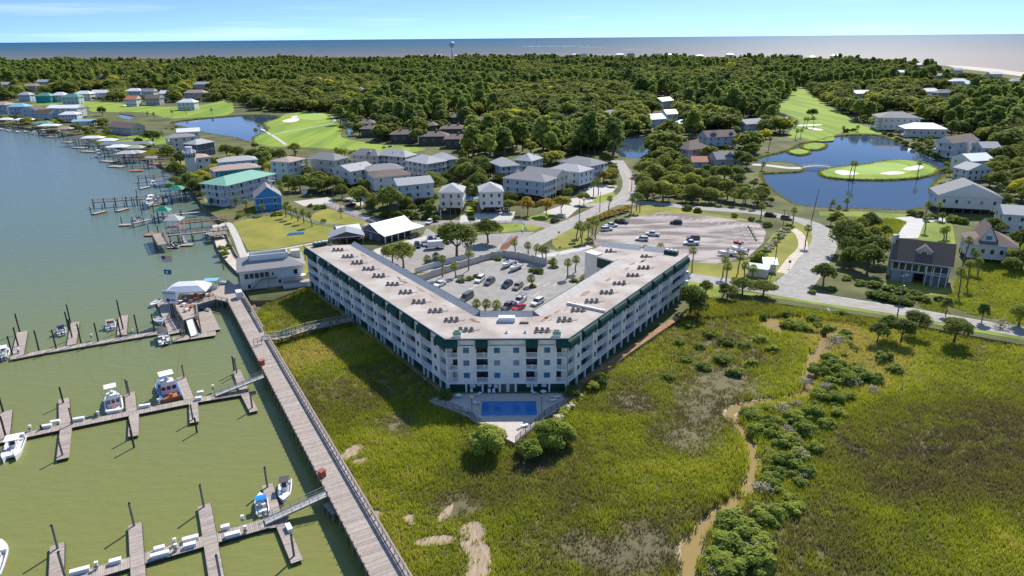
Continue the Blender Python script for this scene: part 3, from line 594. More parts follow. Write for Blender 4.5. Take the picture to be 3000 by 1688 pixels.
# railing and awning meshes are shared by bays of one width
RC = {}
def rail_mesh(w):
    k = ('r', round(w, 2))
    if k not in RC:
        b = MB(); b.box(0, w, -.05, .05, 1.02, 1.12); b.box(0, w, -.04, .04, .10, .19); n = int(w/.19)
        for i in range(n+1): x = .03+(w-.06)*i/n; b.box(x-.035, x+.035, -.03, .03, .19, 1.02)
        for x in [0, w]+([w/2] if w > 3.5 else []): b.box(x-.07, x+.07, -.07, .07, 0, 1.14)
        RC[k] = b.mesh('railing', 'trim_white')
    return RC[k]
def awn_mesh(w, curved):
    k = ('a', round(w, 2), curved)
    if k not in RC:
        b = MB(); n = max(6, int(w/.14)); prof = []
        for j in range(7):
            t = j/6*pi/2*.94
            prof.append((sin(t)*1.0, 13.58-12.0 - (1-cos(t))*1.42) if curved else (1.15*j/6, 1.58-1.62*j/6-.12*sin(pi*j/6)*-1))
        prof.append((prof[-1][0]+.02, prof[-1][1]-.2))
        rows = []
        for i in range(n+1):
            off = .05 if (i//2) % 2 else 0
            rows.append([(w*i/n, -(d+off*min(1, j)), z+off*.6) for j, (d, z) in enumerate(prof)])
        vs = [p for r in rows for p in r]; m = len(prof)
        fs = [(i*m+j, i*m+j+1, (i+1)*m+j+1, (i+1)*m+j) for i in range(n) for j in range(m-1)]
        b.add(vs, fs)
        for i in (0, n): b.face([(w*i/n, 0, rows[i][-1][2])]+rows[i])
        RC[k] = b.mesh('awning', 'green_fabric')
    return RC[k]
def door_part(f, u0, u1, fl, rng):
    f.box('sliding_door', 'glass_dark', u0, u1, -RECESS, -RECESS+.06, fl+.1, fl+2.45)
def window_part(f, u0, u1, z0, z1, m, out=0.0):
    fr = f.box('window', 'trim_white', u0-.07, u1+.07, out-.04, out+.05, z0-.07, z1+.07)
    p = f.box('pane', m, u0, u1, out, out+.07, z0, z1); p.parent = None; p.parent = fr
    p.matrix_parent_inverse = (Matrix.Translation(fr.location) @ Matrix.Rotation(f.ang, 4, 'Z') @ Matrix.Diagonal((*fr.scale, 1))).inverted()
rng = random.Random(3)
def facade(f, opens, small, big):
    """opens: (u0,u1) balcony stacks; small/big: windows per floor"""
    us = sorted(opens); cur = 0.0; piers = []
    for a, c in us:
        if a-cur > .05: piers.append((cur, a))
        cur = c
    if f.L-cur > .05: piers.append((cur, f.L))
    for a, c in piers: f.box('wall_pier', 'stucco', a, c, -RECESS-.1, 0, 3.45, 13.62)
    for a, c in us:
        f.box('fascia', 'stucco', a, c, -RECESS-.1, -.02, 12.25, 13.615)
        for fl in FL:
            f.box('balcony_slab', 'trim_white', a, c, -RECESS-.05, .03, fl-.28, fl)
            f.put('railing', rail_mesh(c-a-.04), a+.02, -.03, fl)
            w = c-a; cu_ = a+.5+rng.random()*(w-1.4)
            if rng.random() < .6: f.box('balcony_chair', rng.choice(['lounger_white', 'metal_dark', 'teak']), cu_, cu_+.6, -1.1, -.5, fl+.02, fl+.85)
            if rng.random() < .85: door_part(f, a+.05, c-(.05 if rng.random() < .75 else w*.25), fl, rng)
            else: f.box('sliding_door', 'glass_blue', a+.3, c-.9, -RECESS, -RECESS+.06, fl+.12, fl+2.2)
    for u in small:
        for fl in FL: window_part(f, u-.45, u+.45, fl+1.1, fl+2.1, 'glass_dark')
    for u in big:
        for fl in FL: window_part(f, u-.62, u+.62, fl+1.08, fl+2.28, 'glass_blue')
sL = lambda s: FLf.L-s
opL = [(sL(2.9), FLf.L-.2)]+[(sL(6.4+7.45*k+4.9), sL(6.4+7.45*k)) for k in range(9)]+[(.6, 8.6)]
facade(FLf, opL, [sL(4.6)]+[sL(12.5+7.45*k) for k in range(9)], [])
opR = [(.2, 2.9)]+[(5.9+7.5*k, 11.1+7.5*k) for k in range(7)]+[(58.3, 68.2)]
facade(FR, opR, [4.5]+[12.3+7.5*k for k in range(7)], [])
cu = lambda t: t*FC.L
opC = [(.2, cu(.093)), (cu(.246), cu(.342)), (cu(.655), cu(.749)), (cu(.905), FC.L-.2)]
facade(FC, opC, [], [cu(.165), cu(.418), cu(.575), cu(.828)])
# awnings
for f, ops in ((FLf, opL), (FR, opR), (FC, opC)):
    for a, c in ops:
        a2, c2 = (a-.08, c+.08)
        if f is FLf and c > f.L-1: a2, c2 = a-.5, f.L+.55
        if f is FR and a < 1: a2, c2 = -.55, c+.5
        if f is FC and a < 1: a2, c2 = -.45, c+.15
        if f is FC and c > f.L-1: a2, c2 = a-.15, f.L+.45
        f.put('awning', awn_mesh(c2-a2, True), a2, .03, 12.0)
b = MB()
for f in (FC,):
    for a, c in ((cu(.115), cu(.23)), (cu(.36), cu(.64)), (cu(.765), cu(.885))):
        q = [f.p(a, .02, 12.3), f.p(a, .06, 12.3), f.p(c, .06, 12.3), f.p(c, .02, 12.3)]; b.hexa(q+[p+Vector((0, 0, .14)) for p in q])
b.build('band_trim', 'green_panel', condo)
for f, ops, smalls in ((FLf, opL, None), (FR, opR, None)):
    us = sorted(ops)
    for i in range(len(us)-1):
        f.box('band_trim', 'green_panel', us[i][1]+.4, us[i+1][0]-.4, .0, .05, 12.3, 12.42)
# corner posts
for f, u in ((FLf, FLf.L-.12), (FC, FC.L-.12)):
    f.box('corner_post', 'trim_white', u-.13, u+.13, -.26, 0, 3.5, 12.3)
# ground storey: green panels between white columns
def ground(f, cols, skip=()):
    cs = sorted(cols)
    for u in cs: f.box('column', 'trim_white', u-.18, u+.18, -.36, .02, UP-.75, 3.5)
    for i in range(len(cs)-1):
        if i in skip: continue
        f.box('garage_panel', 'green_panel', cs[i]+.19, cs[i+1]-.19, -.5, -.3, UP-.7, 3.48)
    f.box('ground_beam', 'stucco', 0.02, f.L-.02, -.55, -.05, 3.40, 3.56)
ground(FLf, [.3, 4.2]+[FLf.L-.35]+[sL(x) for k in range(10) for x in (3.1+7.45*k, 6.2+7.45*k, 8.7+7.45*k) if 3.1 <= x < 78 and not (k % 2 and x == 6.2+7.45*k)])
ground(FR, [.35, FR.L-.3]+[4.2+3.75*k for k in range(17)])
ck = lambda X: (X-595)/(1950-595)*FC.L
ground(FC, [ck(612), ck(808), ck(993), ck(1184), ck(1278), ck(1369), ck(1550), ck(1745), ck(1932)], skip=(3, 4))
for a, c in ((1200, 1256), (1297, 1353)):
    d = FC.box('door', 'recess_dark', ck(a), ck(c), -.55, -.42, UP, 3.4); 
    FC.box('door_frame', 'trim_white', ck(a)-.12, ck(a), -.5, -.2, UP, 3.4); FC.box('door_frame', 'trim_white', ck(c), ck(c)+.12, -.5, -.2, UP, 3.4)
for a, c, z0, z1 in ((850, 910, 2.5, 3.35), (932, 970, 2.85, 3.3), (1053, 1093, 2.6, 3.4), (1120, 1163, 2.3, 3.4), (1490, 1530, 2.6, 3.4), (1570, 1610, 2.7, 3.4), (1660, 1712, 2.6, 3.5-.15)):
    s_ = FC.box('notice_board', 'trim_white', ck(a), ck(c), -.3, -.24, z0, z1)
    for r in range(3):
        h = (z1-z0)
        q = FC.box('notice_text', 'glass_blue', ck(a)+.1+.05*r, ck(c)-.1-.08*(r % 2), -.25, -.233, z1-h*(.22+.26*r)-h*.07, z1-h*(.22+.26*r))
# plinth at the marsh edge
b = MB()
for f in (FLf, FR):
    q = [f.p(-.2, -.6, -.4), f.p(-.2, .35, -.4), f.p(f.L, .35, -.4), f.p(f.L, -.6, -.4)]; b.hexa(q+[Vector((p.x, p.y, UP-.7)) for p in q])
b.build('plinth', 'concrete', condo)
# sloping parapet along the courtyard side
def parapet(name, pts, m, w=1.5, h=.95, side=1):
    P = [Vector((p[0], p[1], 0)) for p in pts]; b = MB(); prev = None; cap = []
    for i, p in enumerate(P):
        d0 = (P[i]-P[i-1]).normalized() if i else (P[1]-P[0]).normalized(); d1 = (P[i+1]-P[i]).normalized() if i < len(P)-1 else d0
        d = (d0+d1).normalized(); n = Vector((-d.y, d.x, 0))*side; k = 1/max(.4, d.dot(d0))
        r = [p+Vector((0, 0, RZ+h)), p+n*(.28*k)+Vector((0, 0, RZ+h)), p+n*(w*k)+Vector((0, 0, RZ+.01)), p+Vector((0, 0, RZ-.35))]
        if prev:
            for a in range(4): b.face([prev[a], r[a], r[(a+1) % 4], prev[(a+1) % 4]], 1 if a == 0 else 0)
        else: b.face(r)
        prev = r
    b.face(prev[::-1]); return b.build(name, [m, 'green_panel'], condo)
parapet('parapet', [bL, bLi], 'parapet_grey', side=-1); parapet('parapet', [bLi, bRi], 'parapet_grey', side=-1); parapet('parapet', [bRi, bRo], 'concrete_pale', 2.0, .95, side=-1)
parapet('parapet', [e2, Vector((37.5, 195.0))], 'parapet_grey', 2.2, 1.0, side=-1)
parapet('parapet', [Vector((38.5, 194.5)), Vector((44.5, 192.1))], 'parapet_grey', 2.2, 1.0, side=-1)
# stair tower and entrance recess on the courtyard side of the right wing
b = MB(); b.prism([(20.9, 191.0), (23.8, 187.6), (25.6, 189.6), (22.9, 193.2)], UP-.5, 14.35); b.build('stair_tower', 'stucco', condo)
b = MB(); b.prism([(23.9, 187.2), (28.6, 182.7), (28.9, 183.1), (24.3, 187.6)], 11.0, 13.6); b.build('entrance_awning', 'green_fabric', condo)
# expansion step across the right roof
p0 = FR.p(16.5, .1, RZ); p1 = FR.p(16.5, -9.6, RZ); bseg('roof_step', 'stucco', condo, (p0.x, p0.y, RZ+.28), (p1.x, p1.y, RZ+.28), .5, .55)
# hatch and roof curbs
o = bp('roof_hatch', 'trim_white', condo, -3.0, .6, 139.9, 141.6, RZ, RZ+1.05); o.rotation_euler[2] = -.02
bp('roof_curb', 'roof_stain', condo, 1.6, 3.5, 139.1, 139.7, RZ, RZ+.4)
for x in (-1.2, 2.7):
    cp('roof_vent', 'trim_white', condo, x, 134.2, RZ, RZ+.15, .45); cp('roof_vent', 'metal_grey', condo, x, 134.2, RZ+.15, RZ+.45, .26)
for u in (2.4, 22.9):   # chimney boxes over the chamfer
    FC.box('chimney', 'stucco', u-.8, u+.8, -1.1, -.1, RZ, RZ+.7); FC.box('chimney_cap', 'metal_green', u-.8-.04, u+.8+.04, -1.14, -.06, RZ+.7, RZ+1.25)
    FC.box('chimney_top', 'metal_dark', u-.55, u+.55, -.85, -.35, RZ+1.25, RZ+1.4)
for q, a in ((FLf.p(3, -4.5, 0), FLf.ang), (FLf.p(7.2, -3.2, 0), FLf.ang)): pass
# rusty ponding marks: thin films of rust on the membrane
for i in range(24):
    k = .06+.9*rng.random(); f, s_ = (FLf, -9.6) if i % 2 else (FR, -9.0)
    q = f.p(f.L*k, s_+rng.uniform(-.6, 1.0), 0); n = 10; R = rng.uniform(.4, 1.5); P = []
    for j in range(n):
        a = 2*pi*j/n; rr = R*rng.uniform(.6, 1.2); v = f.e*(cos(a)*rr*rng.uniform(1.4, 2.2))+f.n*(sin(a)*rr*.5); P.append((q.x+v.x, q.y+v.y))
    b = MB(); b.face([(p[0], p[1], RZ+.012) for p in P]); b.build('rust_stain', 'roof_stain', condo)
# end-wall balconies of the right wing
b = MB()
for fl in FL: o = FR.box('side_shutter', 'trim_white', FR.L+.02, FR.L+.9, -.5, .5, fl+.9, fl+2.2)
# --- condenser units, three to a curb
pr_ac = thing('condenser_unit', 'grey round air conditioner on roof', 'air conditioner')
b = MB(); b.tube((0, 0, .05), (0, 0, .85), .42, .42, 14); b.tube((0, 0, .85), (0, 0, .92), .44, .40, 14, 1)
for k in range(14):
    a = 2*pi*k/14; b.tube((.43*cos(a), .43*sin(a), .1), (.43*cos(a), .43*sin(a), .82), .02, .02, 4, 1)
b.build('casing', ['ac_metal', 'metal_dark'], pr_ac); b = MB(); b.tube((0, 0, .92), (0, 0, .95), .30, .30, 12); b.build('fan_grille', 'metal_dark', pr_ac)
PROTOS.append(pr_ac)
def trio(f, u, d, text, n=3, size=.78, ang=.25):
    u += rng.uniform(-.5, .5); q = f.p(u, d+rng.uniform(-.3, .3), RZ); cb = thing('equipment_curb', 'wooden curb with pipes under the '+text, 'curb', q, 0.0, 'equipment curbs on the flat roof')
    b = MB(); b.box(-1.7, 1.7, -.55, -.35, .0, .18); b.box(-1.7, 1.7, .35, .55, 0, .18); b.build('sleeper', 'wood_weathered', cb)
    b = MB(); b.tube((1.6, .1, .1), (2.7, .35, .1), .06, .06, 6); b.tube((2.7, .35, .1), (2.9, .35, .35), .06, .06, 6); b.build('pipe', 'concrete_pale', cb)
    for k in range(n):
        s_ = size*rng.uniform(.75, 1.2)
        inst(pr_ac, (q.x-1.15+1.15*k, q.y+rng.uniform(-.08, .08), RZ+.18), rng.random()*6, '%s condenser of the %s' % (('left', 'middle', 'right')[k], text), 'condensers on the flat roof', (size, size, s_))
for k in range(11):
    trio(FLf, sL(7.0+7.35*k), -5.4-.05*k, 'left-wing trio, %s from the pool end' % ORD[k])
trio(FC, 3.6, -3.4, 'trio behind the left green chimney', size=.85)
trio(FC, 19.8, -3.2, 'trio behind the right green chimney')
for k, u in enumerate((7.5, 14.0, 20.5, 28.0, 35.5, 43.0, 50.0)):
    trio(FR, u, -5.2, 'right-wing trio, %s from the pool end' % ORD[k], n=3)
trio(FR, 60.5, -8.5, 'pair by the far parapet of the right wing', n=2)
trio(FR, 60.0, -19.5, 'pair on the stair tower roof', n=2)
for lab, q, a in (('left wing far corner', FLf.p(2.2, -3.6, RZ), FLf.ang), ('right wing far corner', FR.p(FR.L-2.4, -4.0, RZ), FR.ang)):
    t = thing('rooftop_chiller', 'long green box chiller with white fan cowls at %s' % lab, 'chiller', q, a+pi/2, 'box chillers on the roof')
    b = MB(); b.box(-1.9, 1.9, -.8, .8, .1, 1.1); b.build('casing', 'green_panel', t)
    for x in (-1.2, 0, 1.2): cp('fan_cowl', 'trim_white', t, x, 0, 1.1, 1.4, .42)
# ------------------------------------------------------------------ pool terrace
DECKP = [(-17.3, 128.7), (-14.0, 131.3), (11.7, 131.2), (14.6, 130.6), (6.4, 121.6), (.3, 112.0), (-5.0, 117.0), (-8.7, 122.2)]
b = MB(); b.prism(DECKP, -.2, UP-.02); terr = b.build('pool_terrace', 'paver'); tag(terr, 'sand-coloured paved terrace around the swimming pool', 'terrace')
pool = thing('swimming_pool', 'rectangular blue swimming pool in front of the apartment block', 'pool', (-.8, 124.8, UP))
bp('coping', 'concrete_pale', pool, -5.9, 5.9, -3.3, -2.95, -.1, .06); bp('coping', 'concrete_pale', pool, -5.9, 5.9, 2.95, 3.3, -.1, .06); bp('coping', 'concrete_pale', pool, -5.9, -5.55, -2.95, 2.95, -.1, .06); bp('coping', 'concrete_pale', pool, 5.55, 5.9, -2.95, 2.95, -.1, .06)
bp('water', 'pool_water', pool, -5.55, 5.55, -2.95, 2.95, -.3, .015)
def chain(name, pts, label, cat, h, m, step, rails, post=.05, thick=.05, z=UP, group=None, picket=0):
    """a fence along world points: each post and rail a part"""
    t = thing(name, label, cat, (pts[0][0], pts[0][1], z), 0, group); o0 = Vector((pts[0][0], pts[0][1]))
    for i in range(len(pts)-1):
        a, c = Vector(pts[i][:2])-o0, Vector(pts[i+1][:2])-o0; L = (c-a).length; n = max(1, round(L/step)); ang = atan2(c.y-a.y, c.x-a.x)
        for k in range(n+(1 if i == len(pts)-2 else 0)):
            p = a+(c-a)*(k/n); bp('post', m, t, p.x-post, p.x+post, p.y-post, p.y+post, 0, h, ang)
        for r in rails: bseg('rail', m, t, (a.x, a.y, h*r), (c.x, c.y, h*r), thick, thick*1.6)
        if picket:
            b = MB(); n = int(L/picket)
            for k in range(n): p = a+(c-a)*((k+.5)/n); b.obox((p.x, p.y), .03, .03, h*.08, h*.95, ang)
            b.build('picket_panel', m, t, kind='stuff')
    return t
chain('pool_fence', [(-17.0, 128.6), (-8.9, 122.5), (-5.2, 117.2)], 'dark metal fence on the left edge of the pool terrace', 'fence', 1.25, 'metal_dark', 1.9, (.08, .95), .04, .035, picket=.18)
chain('pool_fence', [(14.2, 130.4), (6.2, 121.8), (.4, 112.4)], 'dark metal fence on the right edge of the pool terrace', 'fence', 1.25, 'metal_dark', 1.9, (.08, .95), .04, .035, picket=.18)
def lounger(px, py, rz, label):
    q = g(px, py, UP); t = thing('sun_lounger', label, 'sun lounger', q, rz, 'sun loungers on the pool terrace')
    b = MB()
    for k in range(9): b.box(-.32, .32, -.9+.15*k, -.9+.15*k+.12, .32, .37)
    b.build('seat', 'lounger_white', t); b = MB()
    for k in range(6): y = .48+.11*k; z = .37+.09*k; b.hexa([(-.32, y, z), (.32, y, z), (.32, y+.09, z+.07), (-.32, y+.09, z+.07), (-.32, y-.03, z+.04), (.32, y-.03, z+.04), (.32, y+.06, z+.11), (-.32, y+.06, z+.11)])
    b.build('backrest', 'lounger_white', t)
    for x in (-.3, .3):
        bp('side_rail', 'lounger_white', t, x-.03, x+.03, -.95, .5, .28, .36)
        for y in (-.8, .4): bp('leg', 'lounger_white', t, x-.03, x+.03, y-.03, y+.03, 0, .3)
for px, py, rz, l in ((1402, 1158, 2.6, 'white lounger left of the doors, below the round table'), (1394, 1184, -2.6, 'white lounger beside the left lamp post on the pool terrace'), (1563, 1154, 2.2+1.3, 'white lounger right of the doors, near the right round table'), (1630, 1166, 1.9, 'white lounger by the right-hand fence, upper of two'), (1618, 1176, 1.9, 'white lounger by the right-hand fence, lower of two'), (1372, 1208, 1.0, 'white lounger inside the left fence corner'), (1535, 1250, 2.0, 'white lounger on the sunlit end of the terrace')):
    lounger(px, py, rz, l)
for px, py, l in ((1382, 1152, 'left of the pair at the wall left of pool'), (1434, 1153, 'left of the two beside the left door'), (1447, 1153, 'right of the two beside the left door')):
    t = thing('patio_chair', 'white plastic patio chair, '+l, 'chair', g(px, py, UP), .2, 'patio chairs by the pool doors')
    bp('seat', 'lounger_white', t, -.28, .28, -.28, .28, .38, .44); bp('backrest', 'lounger_white', t, -.28, .28, .24, .30, .44, 1.0)
    for x in (-.25, .25):
        for y in (-.25, .25): bp('leg', 'lounger_white', t, x-.025, x+.025, y-.025, y+.025, 0, .4)
for px, py, l in ((1344, 1166, 'left'), (1592, 1155, 'right')):
    t = thing('patio_table', 'round white patio table at the %s end of the pool terrace' % l, 'table', g(px, py, UP), 0, 'round patio tables')
    b = MB(); b.tube((0, 0, .68), (0, 0, .74), .62, .62, 18); b.build('table_top', 'lounger_white', t)
    for k in range(4): a = k*pi/2+.4; bseg('leg', 'lounger_white', t, (.1*cos(a), .1*sin(a), .68), (.45*cos(a), .45*sin(a), .02), .05, .05)
for px, py, l in ((1383, 1212, 'left'), (1587, 1206, 'right')):
    t = thing('lamp_post', 'thin black lamp post with square lantern, %s of the pool' % l, 'lamp post', g(px, py, UP), 0, 'lamp posts on the pool terrace')
    cp('pole', 'metal_dark', t, 0, 0, 0, 3.6, .06); bp('lantern', 'stripe_pale', t, -.25, .25, -.2, .2, 3.6, 3.85); bp('lantern_cap', 'metal_dark', t, -.3, .3, -.25, .25, 3.85, 3.92)
# ================================================================== PLANT LIBRARY
def rdir(r):
    while True:
        v = Vector((r.uniform(-1, 1), r.uniform(-1, 1), r.uniform(-1, 1)))
        if .05 < v.length < 1: return v.normalized()
def leaves(b, lumps, n, size, r, mi=0, up=.7, flat=.8):
    tot = sum(l[3]**2 for l in lumps)
    for (cx_, cy_, cz_, R) in lumps:
        for _ in range(max(4, int(n*R*R/tot))):
            d = rdir(r)
            if d.z < -.35 and r.random() < .7: d.z = -d.z
            rr = R*(1.14-.5*r.random())
            p = Vector((cx_, cy_, cz_))+Vector((d.x, d.y, d.z*flat))*rr
            nrm = (d+rdir(r)*.8+Vector((0, 0, up))).normalized(); s = size*r.uniform(.6, 1.25)
            a = nrm.orthogonal().normalized(); q = nrm.cross(a); th = r.random()*6.3; e = a*cos(th)+q*sin(th); f = nrm.cross(e)
            b.face([p-e*s*.5-f*s*.32, p+e*s*.1-f*s*.5, p+e*s*.55, p+e*s*.1+f*s*.5, p-e*s*.5+f*s*.3], mi)
def oak_lumps(r, R, zc, zh, n):
    L = []
    for i in range(n):
        a = 2*pi*(i*.618+.2*r.random()); q = sqrt((i+.5)/n); rr = R*.74*q
        L.append((rr*cos(a), rr*sin(a), zc+zh*(1-q*q)*r.uniform(.5, 1.1)+r.uniform(-.5, .5), R*r.uniform(.26, .42)))
    return L
def limbs(b, r, lumps, zt, r0, mi=0, k=6):
    b.tube((0, 0, -.4), (.15, .1, zt), r0*1.15, r0*.75, 7, mi)
    for (x, y, z, R) in r.sample(lumps, min(k, len(lumps))):
        m = Vector((x*.45, y*.45, zt+(z-zt)*.55)); b.tube((.15, .1, zt-.2), m, r0*.5, r0*.32, 5, mi); b.tube(m, (x, y, z), r0*.32, r0*.12, 5, mi)
def plant(name, cat, lumps, nleaf, size, leaf, zt, r0, seed, bark='bark', flat=.8, k=6):
    r = random.Random(seed); t = thing(name, name, cat); PROTOS.append(t)
    b = MB(); limbs(b, r, lumps, zt, r0, 0, k); b.build('trunk', bark, t)
    b = MB(); leaves(b, lumps, nleaf, size, r, flat=flat); b.build('crown', leaf, t); return t
def plant_mesh(name, lumps, nleaf, size, leaf, zt, r0, seed, bark='bark', flat=.8, k=4):
    r = random.Random(seed); b = MB(); limbs(b, r, lumps, zt, r0, 1, k); leaves(b, lumps, nleaf, size, r, flat=flat)
    return bpy.data.objects.new(name, b.mesh(name, [leaf, bark]))
def pine_lumps(r, H):
    L = [(0, 0, H-.6, 1.1)]
    for i in range(13):
        z = H*(.52+.45*i/13); R = (1.15-.8*i/13)*H*.17; a = i*2.4; L.append((R*cos(a), R*sin(a), z+r.uniform(-.3, .3), r.uniform(1.1, 1.7)))
    return L
def shrub_lumps(r, R, H, n):
    L = []
    for i in range(n):
        a = i*2.4+r.random(); q = sqrt((i+.5)/n)*r.uniform(.75, 1.15); L.append((R*.75*q*cos(a), R*.75*q*sin(a), H*(.42*(1.2-.7*min(1, q*q))+r.uniform(-.12, .2)), R*r.uniform(.2, .42)))
    return L
R_ = random.Random
OAK = [plant('oak_tree', 'tree', oak_lumps(R_(s), 5.4, 5.6, 2.6, 19), 3800, .52, 'leaf_oak', 3.0, .38, s) for s in (11, 12, 13, 14)]
PINE = [plant('pine_tree', 'tree', pine_lumps(R_(s), 14), 2600, .5, 'leaf_pine', 12.5, .26, s, k=9) for s in (21, 22)]
RUST = [plant('crape_tree', 'tree', oak_lumps(R_(s), 3.2, 4.0, 1.5, 13), 2600, .34, 'leaf_rust', 2.0, .16, s, k=8) for s in (31, 32)]
SHRUB = [plant('shrub', 'shrub', shrub_lumps(R_(s), 1.6, 2.0, 13), 2300, .22, 'leaf_shrub', .5, .08, s) for s in (41, 42, 43, 44)]
GREYB = [plant('dry_bush', 'shrub', shrub_lumps(R_(s), 1.6, 1.9, 22), 330, .16, 'leaf_grey', .5, .07, s, 'dead_wood', k=22) for s in (51, 52)]
CEDAR = [plant('cedar_tree', 'tree', shrub_lumps(R_(s), 3.3, 6.0, 34), 11000, .27, 'leaf_shrub', 2.0, .22, s) for s in (61, 62)]
FLOWER = plant('flowering_bush', 'shrub', shrub_lumps(R_(71), 1.6, 2.2, 9), 1600, .26, 'leaf_flower', .5, .07, 71)
OAKF = [plant_mesh('oak_far%d' % s, oak_lumps(R_(s), 5.4, 5.0, 2.8, 13), 1300, 1.0, 'leaf_oak_far', 3.0, .4, s) for s in (15, 16, 17, 18)]
PINEF = [plant_mesh('pine_far%d' % s, pine_lumps(R_(s), 14), 1000, 1.0, 'leaf_pine_far', 12, .3, s) for s in (23, 24)]
# cabbage palm: globe of fan leaves on a bare stem
def palm_proto(seed, H, lean):
    r = R_(seed); t = thing('cabbage_palm', 'palm', 'palm tree'); PROTOS.append(t); b = MB(); prev = Vector((0, 0, -.3)); n = 7
    for i in range(1, n+1):
        q = Vector((lean*(i/n)**2, .2*sin(i*.8), H*i/n)); b.tube(prev, q, .24-.05*i/n, .235-.05*i/n, 8); prev = q
    b.build('trunk', 'palm_bark', t); b = MB(); top = prev
    for i in range(34):
        el = radians(80-130*((i+.5)/34)); az = i*2.4; d = Vector((cos(el)*cos(az), cos(el)*sin(az), sin(el))); Lp = r.uniform(.7, 1.0)
        tip = top+d*Lp; side = d.cross(Vector((0, 0, 1))); side = side.normalized() if side.length > .05 else Vector((1, 0, 0)); up = side.cross(d)
        b.tube(top, tip, .03, .02, 3)
        for k in range(9):
            a = radians(-105+210*k/8); bd = (d*cos(a*.75)+side*sin(a)).normalized(); ln = r.uniform(.75, 1.05)*(1.1-.35*abs(a)/1.9)
            m = tip+bd*ln*.6+up*.03; e = tip+bd*ln-Vector((0, 0, .22+.12*r.random())); w = bd.cross(up).normalized()*.075
            b.face([tip-w*.4, m-w, m+w, tip+w*.4]); b.face([m-w, e, m+w])
    b.build('crown', 'leaf_palm', t); return t
PALM = [palm_proto(81, 5.0, .3), palm_proto(82, 5.0, -.2), palm_proto(83, 5.0, .8)]
def tuft(name, seed, n, h, spread, w):
    r = R_(seed); b = MB()
    for i in range(n):
        a = r.random()*6.28; q = spread*sqrt(r.random()); p = Vector((q*cos(a), q*sin(a), -.1)); hh = h*r.uniform(.65, 1.15); ln = Vector((r.uniform(-.35, .35), r.uniform(-.35, .35), 0))*hh
        th = r.random()*6.3; e = Vector((cos(th), sin(th), 0))*w*r.uniform(.6, 1.2)
        b.face([p-e, p+e, p+ln*.4+e*.8+Vector((0, 0, hh*.6)), p+ln*.4-e*.8+Vector((0, 0, hh*.6))]); b.face([p+ln*.4-e*.8+Vector((0, 0, hh*.6)), p+ln*.4+e*.8+Vector((0, 0, hh*.6)), p+ln+Vector((0, 0, hh))])
    return bpy.data.objects.new(name, b.mesh(name, ['marsh_blade']))
TUFT = [tuft('tuft%d' % s, s, 26, 1.05, .62, .055) for s in (91, 92, 93)]
CLEAR = []
def put_tree(P, px, py, label, sc=1.0, szf=1.0, tint=.4, group=None, z=UP, cat=None, rz=None):
    q = g(px, py, z); c = inst(random.choice(P) if isinstance(P, list) else P, q, random.random()*6.28 if rz is None else rz, label, group, (sc, sc, sc*szf), tint, cat); return c
def palm(px, py, H, label, tint=None, group='cabbage palms', z=UP, w=1.0):
    p = random.choice(PALM); q = g(px, py, z); c = inst(p, q, random.random()*6.28, label, group, None, random.uniform(.3, .6) if tint is None else tint)
    tr, cr = [k for k in c.children if k.name.startswith('trunk')][0], [k for k in c.children if k.name.startswith('crown')][0]
    s = H/5.0; tr.scale = (1, 1, s); top_ = {0: (.3, 5), 1: (-.2, 5), 2: (.8, 5)}[PALM.index(p)]
    cr.location = (top_[0]*(1-w), .2*sin(7*.8)*(1-w), 5*s-5*w); cr.scale = (w, w, w); return c
# ================================================================== HOUSES
def roof_mesh(w, d, e, zr, rise, kind, ov, th=.22, porch=(0, 0, 0)):
    """kind: hip / gx (ridge along x) / gy (ridge along y) / shed; porch: extra overhang front, left, right"""
    x0, x1, y0, y1 = -w/2-ov-porch[1], w/2+ov+porch[2], -ov-porch[0], d+ov; b = MB()
    W_, D_ = x1-x0, y1-y0; cx_, cy_ = (x0+x1)/2, (y0+y1)/2
    E_ = [(x0, y0, zr), (x1, y0, zr), (x1, y1, zr), (x0, y1, zr)]; zt = zr+rise
    if kind == 'hip':
        if W_ >= D_: r0, r1 = (x0+D_/2*.9, cy_, zt), (x1-D_/2*.9, cy_, zt)
        else: r0, r1 = (cx_, y0+W_/2*.9, zt), (cx_, y1-W_/2*.9, zt)
        if W_ >= D_: F_ = [[E_[0], E_[1], r1, r0], [E_[1], E_[2], r1], [E_[2], E_[3], r0, r1], [E_[3], E_[0], r0]]
        else: F_ = [[E_[0], E_[1], r0], [E_[1], E_[2], r1, r0], [E_[2], E_[3], r1], [E_[3], E_[0], r0, r1]]
    elif kind == 'gx': r0, r1 = (x0, cy_, zt), (x1, cy_, zt); F_ = [[E_[0], E_[1], r1, r0], [E_[2], E_[3], r0, r1], [E_[1], E_[2], r1], [E_[3], E_[0], r0]]
    elif kind == 'gy': r0, r1 = (cx_, y0, zt), (cx_, y1, zt); F_ = [[E_[1], E_[2], r1, r0], [E_[3], E_[0], r0, r1], [E_[0], E_[1], r0], [E_[2], E_[3], r1]]
    else: F_ = [[E_[0], E_[1], (x1, y1, zt), (x0, y1, zt)], [E_[1], E_[2], (x1, y1, zt)], [E_[3], E_[0], (x0, y1, zt)], [E_[2], E_[3], (x0, y1, zt), (x1, y1, zt)]]
    up = Vector((0, 0, th))
    for i, f in enumerate(F_):
        slope = not (kind in ('gx', 'gy') and i >= 2)
        b.face([Vector(p)+up for p in f], 0 if slope else 2)
    for i in range(4):
        p, q = Vector(E_[i]), Vector(E_[(i+1) % 4]); b.face([p, q, q+up, p+up], 1)
    b.face(E_[::-1], 1); return b
